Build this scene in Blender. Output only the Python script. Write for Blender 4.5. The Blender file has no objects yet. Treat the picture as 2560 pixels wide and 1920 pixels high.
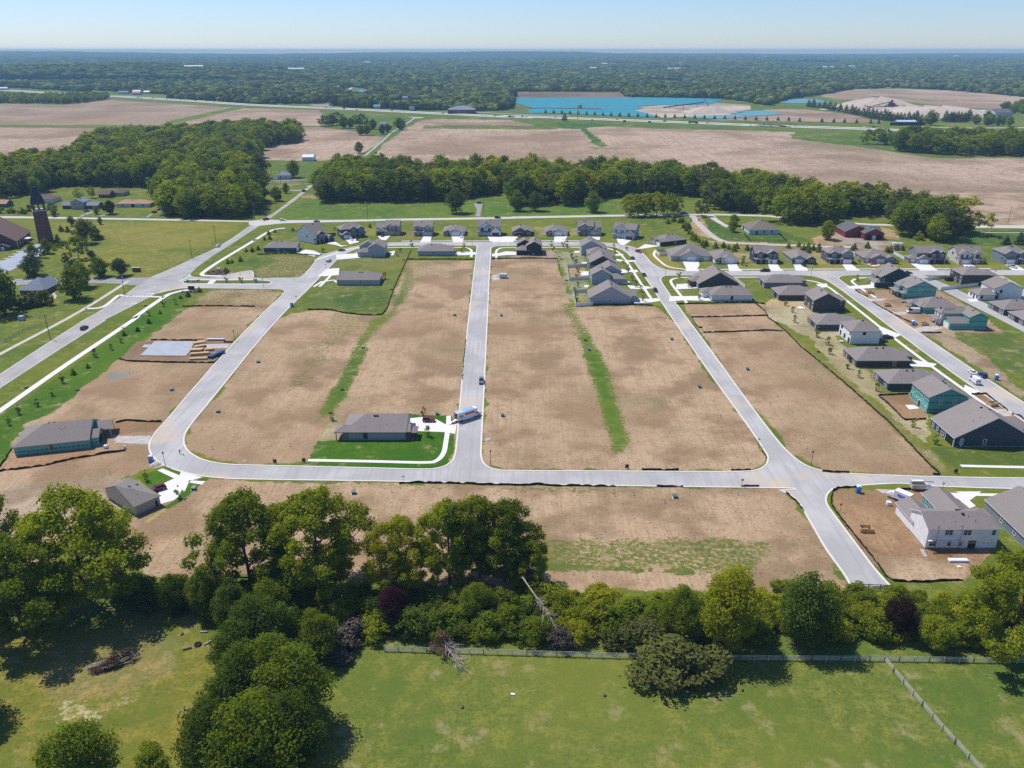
import bpy, bmesh, math, random
import numpy as np
from mathutils import Vector, Matrix
from mathutils.geometry import tessellate_polygon

# ------------------------------------------------------------------ camera
CAM_H, FPX, HORIZON = 118.0, 2000.0, 125.0
PITCH = math.atan((960 - HORIZON) / FPX)
scene = bpy.context.scene
C = scene.collection
camd = bpy.data.cameras.new('camera')
camd.sensor_width = 36.0
camd.lens = 36.0 * FPX / 2560
camd.clip_start, camd.clip_end = 1.0, 60000.0
cam = bpy.data.objects.new('camera', camd)
C.objects.link(cam)
cam.location = (0, 0, CAM_H)
cam.rotation_euler = (math.pi / 2 - PITCH, 0, 0)
scene.camera = cam

# ------------------------------------------------------------------ light
SUN_EL, SUN_DIR = math.radians(60), Vector((-0.80, 0.60, 0)).normalized()
world = bpy.data.worlds.new('World')
scene.world = world
world.use_nodes = True
wn = world.node_tree
bg = wn.nodes['Background']
sky = wn.nodes.new('ShaderNodeTexSky')
sky.sky_type = 'NISHITA'
sky.sun_disc = False
sky.sun_elevation = SUN_EL
sky.sun_rotation = math.atan2(SUN_DIR.x, SUN_DIR.y)
sky.altitude = 300
sky.air_density, sky.dust_density, sky.ozone_density = 1.0, 0.2, 3.0
tint = wn.nodes.new('ShaderNodeMix')
tint.data_type, tint.blend_type = 'RGBA', 'MULTIPLY'
tint.inputs[0].default_value = 1.0
tint.inputs[7].default_value = (.74, .86, 1.16, 1)
wn.links.new(sky.outputs['Color'], tint.inputs[6])
wn.links.new(tint.outputs[2], bg.inputs['Color'])
bg.inputs["Strength"].default_value = 0.12
sund = bpy.data.lights.new('sun', 'SUN')
sund.energy = 5.0
sund.angle = math.radians(0.53)
sund.color = (1.0, 0.955, 0.89)
sun = bpy.data.objects.new('sun', sund)
C.objects.link(sun)
tosun = SUN_DIR * math.cos(SUN_EL) + Vector((0, 0, math.sin(SUN_EL)))
sun.rotation_euler = tosun.to_track_quat('Z', 'Y').to_euler()
vs = scene.view_settings
vs.view_transform, vs.look, vs.exposure, vs.gamma = 'Standard', 'None', 0.0, 1.0
vs.use_curve_mapping = False
scene.render.engine = 'CYCLES'
cy = scene.cycles
cy.max_bounces, cy.diffuse_bounces, cy.glossy_bounces = 6, 3, 2
cy.transmission_bounces, cy.transparent_max_bounces, cy.volume_bounces = 3, 8, 0
cy.use_denoising = False
cy.caustics_reflective = cy.caustics_refractive = False

# ------------------------------------------------------------------ photo pixels -> ground points
TILES = {'p': (0, 0, 1), 'f': (0, 0, .864063), 'q1': (640, 530, 6.9125), 'q2': (930, 530, 6.9125), 'q3': (1230, 530, 6.9125),
         'q4': (1420, 560, 6.9125), 'q5': (1700, 560, 6.9125), 'q6': (1960, 560, 6.9125), 'q7': (2240, 560, 6.9125),
         'q8': (1940, 740, 6.9125), 'r1': (2240, 700, 6.9125), 'r2': (260, 1150, 7.373), 'r3': (280, 600, 5.53),
         'r5': (0, 640, 6.9125), 'w1': (1100, 980, 13.825), 'w2': (780, 980, 6.9125), 'w3': (2190, 1160, 5.924),
         'w4': (2240, 900, 6.9125), 'w5': (0, 1000, 6.9125), 'w6': (0, 460, 8.296), 'w7': (2120, 1190, 6.9125),
         'w8': (280, 820, 6.9125), 'v7': (1740, 500, 5.53), 'v6': (2060, 500, 4.424)}
for _i in range(4):
    TILES['a%d' % _i] = (640 * _i, 100, 3.45625)
    TILES['b%d' % _i] = (640 * _i, 440, 3.45625)
    TILES['c%d' % _i] = (640 * _i, 800, 3.45625)
    TILES['d%d' % _i] = (640 * _i, 1200, 2.30469)
SP, CP = math.sin(PITCH), math.cos(PITCH)


def ground(k, x, y, z=0.0):
    """The point at height z that a pixel of the photograph looks at."""
    t = TILES[k]
    X, Y = t[0] + x / t[2], t[1] + y / t[2]
    a, b = (X - 1280) / FPX, -(Y - 960) / FPX
    s = (z - CAM_H) / (-SP + b * CP)
    return (a * s, (CP + b * SP) * s)


def W(text, z=0.0):
    """'b1 10,20 30,40 c0 5,6 w 100,200' -> ground points (w: metres)."""
    k, out = 'p', []
    for tok in text.split():
        if ',' in tok:
            x, y = tok.split(',')
            out.append((float(x), float(y)) if k == 'w' else ground(k, float(x), float(y), z))
        else:
            k = tok
    return out


# ------------------------------------------------------------------ materials
MATS = {}


def nd(nt, kind, **kw):
    n = nt.nodes.new(kind)
    for k, v in kw.items():
        if k[0] == '_':
            setattr(n, k[1:], v)
        else:
            n.inputs[k.replace('__', ' ')].default_value = v
    return n


def mixc(nt, fac, a, b, mode='MIX'):
    m = nt.nodes.new('ShaderNodeMix')
    m.data_type, m.blend_type = 'RGBA', mode
    for i, v in ((0, fac), (6, a), (7, b)):
        if hasattr(v, 'node'):
            nt.links.new(v, m.inputs[i])
        elif v is not None:
            m.inputs[i].default_value = v if i == 0 else tuple(v[:3]) + (1,)
    return m.outputs[2]


def ramp(nt, src, p0, p1, c0=0.0, c1=1.0):
    r = nt.nodes.new('ShaderNodeMapRange')
    nt.links.new(src, r.inputs['Value'])
    r.inputs['From Min'].default_value, r.inputs['From Max'].default_value = p0, p1
    r.inputs['To Min'].default_value, r.inputs['To Max'].default_value = c0, c1
    return r.outputs['Result']


def coords(nt, scale=(1, 1, 1), kind='Object'):
    """Noise coordinates: 'Object' in the part's own space, 'Position' in metres of the place."""
    if kind == 'Position':
        src = nt.nodes.new('ShaderNodeNewGeometry').outputs['Position']
    else:
        src = nt.nodes.new('ShaderNodeTexCoord').outputs[kind]
    m = nt.nodes.new('ShaderNodeMapping')
    nt.links.new(src, m.inputs['Vector'])
    m.inputs['Scale'].default_value = scale
    return m.outputs['Vector']


def noise(nt, vec, scale, detail=3.0, rough=0.55):
    n = nt.nodes.new('ShaderNodeTexNoise')
    nt.links.new(vec, n.inputs['Vector'])
    n.inputs['Scale'].default_value, n.inputs['Detail'].default_value, n.inputs['Roughness'].default_value = scale, detail, rough
    return n.outputs['Fac']


def new_mat(name):
    m = bpy.data.materials.new(name)
    m.use_nodes = True
    nt = m.node_tree
    return m, nt, nt.nodes['Principled BSDF']


def mat(name, col, rough=0.7, var=0.12, scale=0.6, metal=0.0, kind='Object', bump=0.0, bscale=6.0, spec=0.35, stretch=(1, 1, 1), second=None):
    """Plain procedural surface: base colour broken up by two sizes of noise."""
    if name in MATS:
        return MATS[name]
    m, nt, b = new_mat(name)
    v = coords(nt, stretch, kind)
    n1, n2 = noise(nt, v, scale), noise(nt, v, scale * 7.3, 2)
    dark = [c * (1 - var) for c in col]
    lite = [min(1, c * (1 + var)) for c in col]
    c1 = mixc(nt, ramp(nt, n1, .3, .7), dark, lite if second is None else second)
    c2 = mixc(nt, ramp(nt, n2, .3, .7, 0, .5), c1, [c * (1 - var * .8) for c in col])
    nt.links.new(c2, b.inputs['Base Color'])
    b.inputs['Roughness'].default_value = rough
    b.inputs['Metallic'].default_value = metal
    b.inputs['Specular IOR Level'].default_value = spec
    if bump:
        bp = nd(nt, 'ShaderNodeBump', Strength=bump, Distance=0.05)
        nt.links.new(noise(nt, v, bscale), bp.inputs['Height'])
        nt.links.new(bp.outputs[0], b.inputs['Normal'])
    MATS[name] = m
    return m


def siding(name, col, lap=0.18, vert=False):
    """Lap or board siding: fine horizontal (or vertical) relief."""
    if name in MATS:
        return MATS[name]
    m, nt, b = new_mat(name)
    v = coords(nt)
    w = nt.nodes.new('ShaderNodeTexWave')
    w.wave_type, w.bands_direction, w.wave_profile = 'BANDS', 'X' if vert else 'Z', 'SAW'
    nt.links.new(v, w.inputs['Vector'])
    w.inputs['Scale'].default_value = 0.314 / lap
    n = noise(nt, v, 0.8)
    c = mixc(nt, ramp(nt, n, .3, .7), [x * .9 for x in col], [min(1, x * 1.1) for x in col])
    nt.links.new(c, b.inputs['Base Color'])
    b.inputs['Roughness'].default_value = 0.6
    bp = nd(nt, 'ShaderNodeBump', Strength=0.5, Distance=0.02)
    nt.links.new(w.outputs['Fac'], bp.inputs['Height'])
    nt.links.new(bp.outputs[0], b.inputs['Normal'])
    MATS[name] = m
    return m


def shingle(name, col, s=1.0):
    if name in MATS:
        return MATS[name]
    m, nt, b = new_mat(name)
    v = coords(nt)
    br = nt.nodes.new('ShaderNodeTexNoise')
    nt.links.new(coords(nt, (1, 1, 3)), br.inputs['Vector'])
    br.inputs['Scale'].default_value, br.inputs['Detail'].default_value = 2.4 * s, 2
    n = noise(nt, v, 0.25)
    c = mixc(nt, ramp(nt, br.outputs['Fac'], .3, .7), [x * .82 for x in col], [x * 1.16 for x in col])
    c = mixc(nt, ramp(nt, n, .35, .65, 0, .45), c, (col[0] * .85, col[1] * .85, col[2] * .9))
    oi = nt.nodes.new('ShaderNodeObjectInfo')
    c = mixc(nt, ramp(nt, oi.outputs['Random'], 0, 1, 0, .35), c, (col[0] * .78, col[1] * .76, col[2] * .74))
    nt.links.new(c, b.inputs['Base Color'])
    b.inputs['Roughness'].default_value = 0.9
    b.inputs['Specular IOR Level'].default_value = 0.2
    MATS[name] = m
    return m


def leafmat(name, col, trans=0.5, vary=0.25):
    """Foliage: each leaf clump has its own tone (lv), each tree its own shift."""
    if name in MATS:
        return MATS[name]
    m, nt, b = new_mat(name)
    nt.nodes.remove(b)
    at = nt.nodes.new('ShaderNodeAttribute')
    at.attribute_name = 'lv'
    oi = nt.nodes.new('ShaderNodeObjectInfo')
    d, l = [c * .5 for c in col], [min(1, col[0] * 1.6), min(1, col[1] * 1.4), col[2] * 1.2]
    c = mixc(nt, at.outputs['Fac'], d, l)
    c = mixc(nt, ramp(nt, oi.outputs['Random'], 0, 1, 0, vary), c, (col[0] * 1.45, col[1] * 1.35, col[2] * 1.3))
    hs = nt.nodes.new('ShaderNodeHueSaturation')
    nt.links.new(c, hs.inputs['Color'])
    ml = nd(nt, 'ShaderNodeMath', _operation='MULTIPLY')
    nt.links.new(oi.outputs['Random'], ml.inputs[0])
    ml.inputs[1].default_value = 7.31
    fr = nd(nt, 'ShaderNodeMath', _operation='FRACT')
    nt.links.new(ml.outputs[0], fr.inputs[0])
    nt.links.new(ramp(nt, fr.outputs[0], 0, 1, 1 - vary * 1.1, 1 + vary * .6), hs.inputs['Value'])
    df = nt.nodes.new('ShaderNodeBsdfDiffuse')
    tr = nt.nodes.new('ShaderNodeBsdfTranslucent')
    nt.links.new(hs.outputs[0], df.inputs['Color'])
    nt.links.new(mixc(nt, 0.4, hs.outputs[0], (col[0] * 1.7, col[1] * 1.8, col[2])), tr.inputs['Color'])
    mx = nt.nodes.new('ShaderNodeMixShader')
    mx.inputs[0].default_value = trans
    nt.links.new(df.outputs[0], mx.inputs[1])
    nt.links.new(tr.outputs[0], mx.inputs[2])
    nt.links.new(mx.outputs[0], nt.nodes['Material Output'].inputs['Surface'])
    MATS[name] = m
    return m


# ------------------------------------------------------------------ mesh and object helpers
class MB:
    """Collects faces for one mesh."""

    def __init__(s):
        s.v, s.f = [], []

    def poly(s, pts):
        n = len(s.v)
        s.v += [tuple(p) for p in pts]
        s.f.append(tuple(range(n, n + len(pts))))
        return s

    def box(s, x0, y0, z0, x1, y1, z1):
        n = len(s.v)
        s.v += [(x, y, z) for z in (z0, z1) for x, y in ((x0, y0), (x1, y0), (x1, y1), (x0, y1))]
        s.f += [tuple(n + i for i in q) for q in ((3, 2, 1, 0), (4, 5, 6, 7), (0, 1, 5, 4), (1, 2, 6, 5), (2, 3, 7, 6), (3, 0, 4, 7))]
        return s

    def loft(s, rings, cap=True):
        """Rings of equal length joined by quads."""
        n, k = len(s.v), len(rings[0])
        for r in rings:
            s.v += [tuple(p) for p in r]
        for i in range(len(rings) - 1):
            for j in range(k):
                a, b = n + i * k + j, n + i * k + (j + 1) % k
                s.f.append((a, b, b + k, a + k))
        if cap:
            s.f.append(tuple(n + j for j in reversed(range(k))))
            s.f.append(tuple(n + (len(rings) - 1) * k + j for j in range(k)))
        return s

    def cyl(s, p, q, r0, r1=None, k=8):
        p, q = Vector(p), Vector(q)
        r1 = r0 if r1 is None else r1
        d = (q - p).normalized()
        a = d.orthogonal().normalized()
        b = d.cross(a)
        ang = [2 * math.pi * i / k for i in range(k)]
        return s.loft([[p + (a * math.cos(t) + b * math.sin(t)) * r0 for t in ang], [q + (a * math.cos(t) + b * math.sin(t)) * r1 for t in ang]])

    def prism(s, pts, z0, z1):
        return s.loft([[(x, y, z0) for x, y in pts], [(x, y, z1) for x, y in pts]])

    def mesh(s, name='mesh', smooth=False):
        me = bpy.data.meshes.new(name)
        me.from_pydata(s.v, [], s.f)
        if smooth:
            me.polygons.foreach_set('use_smooth', [True] * len(me.polygons))
        me.update()
        return me


def obj(name, me, m=None, parent=None, loc=(0, 0, 0), rz=0.0, scale=None):
    if isinstance(me, MB):
        me = me.mesh(name)
    o = bpy.data.objects.new(name, me)
    C.objects.link(o)
    if m is not None:
        if not me.materials:
            me.materials.append(m)
        elif me.materials[0] != m:
            o.material_slots[0].link = 'OBJECT'
            o.material_slots[0].material = m
    if parent is not None:
        o.parent = parent
    o.location = loc
    o.rotation_euler = (0, 0, rz)
    if scale is not None:
        o.scale = scale if hasattr(scale, '__len__') else (scale,) * 3
    return o


def tag(o, label=None, cat=None, group=None, kind=None):
    for k, v in (('label', label), ('category', cat), ('group', group), ('kind', kind)):
        if v:
            o[k] = v
    return o


def thing(name, label, cat, loc=(0, 0, 0), rz=0.0, group=None, scale=None):
    o = bpy.data.objects.new(name, None)
    o.empty_display_size = 0.1
    C.objects.link(o)
    o.location = (loc[0], loc[1], loc[2] if len(loc) > 2 else 0)
    o.rotation_euler = (0, 0, rz)
    if scale is not None:
        o.scale = (scale,) * 3 if not hasattr(scale, '__len__') else scale
    return tag(o, label, cat, group)


def struct(name, me, m):
    return tag(obj(name, me, m), kind='structure')


def tess(loops, z=0.0):
    """Flat mesh of an outline with holes."""
    vecs = [[Vector((x, y, 0)) for x, y in l] for l in loops]
    tris = tessellate_polygon(vecs)
    flat = [(x, y, z) for l in loops for x, y in l]
    b = MB()
    b.v = flat
    for t in tris:
        p = [flat[i] for i in t]
        ar = (p[1][0] - p[0][0]) * (p[2][1] - p[0][1]) - (p[2][0] - p[0][0]) * (p[1][1] - p[0][1])
        b.f.append(tuple(t) if ar > 0 else tuple(reversed(t)))
    return b


def smooth_line(pts, n=6, closed=False):
    """Catmull-Rom through the points."""
    P = [Vector((p[0], p[1])) for p in pts]
    out, k = [], len(P)
    for i in range(k if closed else k - 1):
        if closed:
            a, b, c, d = P[i - 1], P[i], P[(i + 1) % k], P[(i + 2) % k]
        else:
            a, b, c, d = P[max(i - 1, 0)], P[i], P[i + 1], P[min(i + 2, k - 1)]
        for j in range(n):
            t = j / n
            out.append(tuple(0.5 * ((2 * b) + (c - a) * t + (2 * a - 5 * b + 4 * c - d) * t * t + (3 * b - a - 3 * c + d) * t ** 3)))
    if not closed:
        out.append(tuple(P[-1]))
    return out


def offset_line(pts, d, closed=False):
    """The line moved d metres to its left."""
    P = [Vector((p[0], p[1])) for p in pts]
    out, k = [], len(P)
    for i in range(k):
        a = P[i - 1] if (i or closed) else P[i]
        c = P[(i + 1) % k] if (i < k - 1 or closed) else P[i]
        e1, e2 = (P[i] - a), (c - P[i])
        e1 = e1.normalized() if e1.length > 1e-6 else e2.normalized()
        e2 = e2.normalized() if e2.length > 1e-6 else e1
        n = Vector((-(e1.y + e2.y), e1.x + e2.x))
        n = n.normalized() if n.length > 1e-6 else Vector((-e1.y, e1.x))
        m = max(0.45, n.dot(Vector((-e1.y, e1.x))))
        out.append(tuple(P[i] + n * (d / m)))
    return out


def strip(pts, w, z0, z1, closed=False, side=0):
    """A slab of width w along a line (side 0: centred, 1: to its left, -1: to its right)."""
    a = offset_line(pts, w / 2 if side == 0 else (w if side > 0 else 0), closed)
    b = offset_line(pts, -w / 2 if side == 0 else (0 if side > 0 else -w), closed)
    m = MB()
    rings = [[(q[0], q[1], z0), (q[0], q[1], z1), (p[0], p[1], z1), (p[0], p[1], z0)] for p, q in zip(a, b)]
    if closed:
        rings.append(rings[0])
    m.loft(rings, cap=not closed)
    return m


# ------------------------------------------------------------------ numpy noise and painted grounds
def vnoise(x, y, seed=0):
    """Smooth value noise, 0..1, one lattice cell per unit."""
    xi, yi = np.floor(x).astype(np.int64), np.floor(y).astype(np.int64)
    fx, fy = x - xi, y - yi
    fx, fy = fx * fx * (3 - 2 * fx), fy * fy * (3 - 2 * fy)

    def h(a, b):
        n = (a * 374761393 + b * 668265263 + seed * 144665) & 0x7fffffff
        n = ((n ^ (n >> 13)) * 1274126177) & 0x7fffffff
        return ((n ^ (n >> 16)) & 0xffff) / 65535.0
    return (h(xi, yi) * (1 - fx) + h(xi + 1, yi) * fx) * (1 - fy) + (h(xi, yi + 1) * (1 - fx) + h(xi + 1, yi + 1) * fx) * fy


def fbm(x, y, seed=0, o=4):
    r, a, t = 0, 1.0, 0
    for i in range(o):
        r, t, a = r + a * vnoise(x * 2 ** i, y * 2 ** i, seed + i * 7), t + a, a * .5
    return r / t


def sdist(px, py, poly):
    """Signed distance to a polygon, positive inside."""
    d = np.full(px.shape, 1e9)
    ins = np.zeros(px.shape, bool)
    n = len(poly)
    for i in range(n):
        x0, y0 = poly[i]
        x1, y1 = poly[(i + 1) % n]
        dx, dy = x1 - x0, y1 - y0
        t = np.clip(((px - x0) * dx + (py - y0) * dy) / (dx * dx + dy * dy + 1e-12), 0, 1)
        d = np.minimum(d, np.hypot(px - x0 - t * dx, py - y0 - t * dy))
        c = ((y0 > py) != (y1 > py))
        ins ^= c & (px < (x1 - x0) * (py - y0) / ((y1 - y0) if y1 != y0 else 1e-12) + x0)
    return np.where(ins, d, -d)


def painted_ground(name, xs_of_y, ys, z, base, zones, m, nseed=3, nscale=6.0):
    """A ground sheet whose vertices know the colour of the turf there (cover), of the soil (soil) and how bare it is (alpha)."""
    rows = [xs_of_y(y) for y in ys]
    nx, ny = len(rows[0]), len(ys)
    X, Y = np.array(rows).ravel(), np.repeat(np.array(ys), nx)
    col = np.zeros((len(X), 4))
    col[:] = base
    soil = np.ones((len(X), 4))
    soil[:, :3] = SOIL
    n = fbm(X / nscale, Y / nscale, nseed) - .5
    for poly, c, feather, rag, strength in zones:
        p = np.array(poly)
        pad = feather + rag + 1
        s = np.nonzero((X > p[:, 0].min() - pad) & (X < p[:, 0].max() + pad) & (Y > p[:, 1].min() - pad) & (Y < p[:, 1].max() + pad))[0]
        if not len(s):
            continue
        d = sdist(X[s], Y[s], poly) + n[s] * rag * 2.4
        w = np.clip(d / max(feather, .05) + .5, 0, 1)
        w = w * w * (3 - 2 * w) * strength
        tgt = soil if c[3] >= .5 else col
        k = np.clip(w * 2.5, 0, 1)[:, None] if c[3] >= .5 else w[:, None]
        tgt[s, :3] = tgt[s, :3] * (1 - k) + np.array(c[:3]) * k
        col[s, 3] = col[s, 3] * (1 - w) + c[3] * w
    me = bpy.data.meshes.new(name)
    idx = np.arange(nx * ny).reshape(ny, nx)
    q = np.stack([idx[:-1, :-1], idx[:-1, 1:], idx[1:, 1:], idx[1:, :-1]], -1).reshape(-1, 4)
    me.vertices.add(nx * ny)
    me.vertices.foreach_set('co', np.stack([X, Y, np.full(len(X), z)], -1).ravel())
    me.loops.add(q.size)
    me.loops.foreach_set('vertex_index', q.ravel())
    me.polygons.add(len(q))
    me.polygons.foreach_set('loop_start', np.arange(0, q.size, 4))
    me.update(calc_edges=True)
    for nm, arr in (('cover', col), ('soil', soil)):
        me.color_attributes.new(nm, 'FLOAT_COLOR', 'POINT').data.foreach_set('color', arr.ravel())
    return struct(name, me, m)


def ground_mat(name, k=1.0):
    """Turf and bare soil: tufts where they meet, mottling, wheel streaks and weeds (k: grain of the far sheet)."""
    m, nt, b = new_mat(name)
    at, so = nt.nodes.new('ShaderNodeAttribute'), nt.nodes.new('ShaderNodeAttribute')
    at.attribute_name, so.attribute_name = 'cover', 'soil'
    cov, bare, soil = at.outputs['Color'], at.outputs['Alpha'], so.outputs['Color']
    P = coords(nt, (1, 1, 1), 'Position')
    vast, big, mid, fine = noise(nt, P, .011 / k, 3), noise(nt, P, .045 / k, 4, .6), noise(nt, P, .28 / k, 5, .65), noise(nt, P, 1.3 / k, 4, .7)
    strk = noise(nt, coords(nt, (1, .03, 1), 'Position'), 1.1 / k, 4, .75)

    def scaled(col, f):
        return mixc(nt, 1.0, col, f, 'MULTIPLY')
    g = mixc(nt, ramp(nt, mid, .46, .60, 0, .8), cov, scaled(cov, (1.75, 1.35, 1.5)))
    g = mixc(nt, ramp(nt, fine, .46, .62, 0, .6), g, scaled(cov, (.5, .58, .5)))
    g = mixc(nt, ramp(nt, big, .48, .60, 0, .7), g, scaled(cov, (.60, .82, .7)))
    g = mixc(nt, ramp(nt, noise(nt, P, .12 / k, 5, .7), .57, .66, 0, .7), g, (.30, .245, .12))
    g = mixc(nt, ramp(nt, vast, .47, .60, 0, .5), g, scaled(cov, (1.5, 1.2, 1.0)))
    e = mixc(nt, ramp(nt, strk, .44, .60, 0, .6), soil, scaled(soil, (1.22, 1.27, 1.32)))
    e = mixc(nt, ramp(nt, strk, .42, .33, 0, .5), e, scaled(soil, (.66, .64, .6)))
    e = mixc(nt, ramp(nt, big, .46, .60, 0, .9), e, scaled(soil, (.60, .57, .52)))
    e = mixc(nt, ramp(nt, vast, .47, .60, 0, .6), e, scaled(soil, (.72, .68, .62)))
    olive = noise(nt, P, .021 / k, 5, .7)
    e = mixc(nt, ramp(nt, olive, .53, .65, 0, .5), e, (.20, .17, .08))
    e = mixc(nt, ramp(nt, mid, .50, .62, 0, .5), e, scaled(soil, (.72, .70, .66)))
    e = mixc(nt, ramp(nt, fine, .56, .64, 0, .85), e, (.105, .085, .04))
    wd = nd(nt, 'ShaderNodeMath', _operation='MULTIPLY_ADD')
    nt.links.new(noise(nt, P, .75 / k, 6, .75), wd.inputs[0])
    wd.inputs[1].default_value = -1.9
    ad = nd(nt, 'ShaderNodeMath', _operation='ADD')
    nt.links.new(bare, ad.inputs[0])
    ad.inputs[1].default_value = .95
    nt.links.new(ad.outputs[0], wd.inputs[2])
    c = mixc(nt, ramp(nt, wd.outputs[0], .40, .60), g, e)
    nt.links.new(c, b.inputs['Base Color'])
    b.inputs['Roughness'].default_value = .95
    b.inputs['Specular IOR Level'].default_value = .1
    bp = nd(nt, 'ShaderNodeBump', Strength=.7, Distance=.25 * k)
    nt.links.new(noise(nt, P, 1.6 / k, 5, .7), bp.inputs['Height'])
    nt.links.new(bp.outputs[0], b.inputs['Normal'])
    return m


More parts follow.
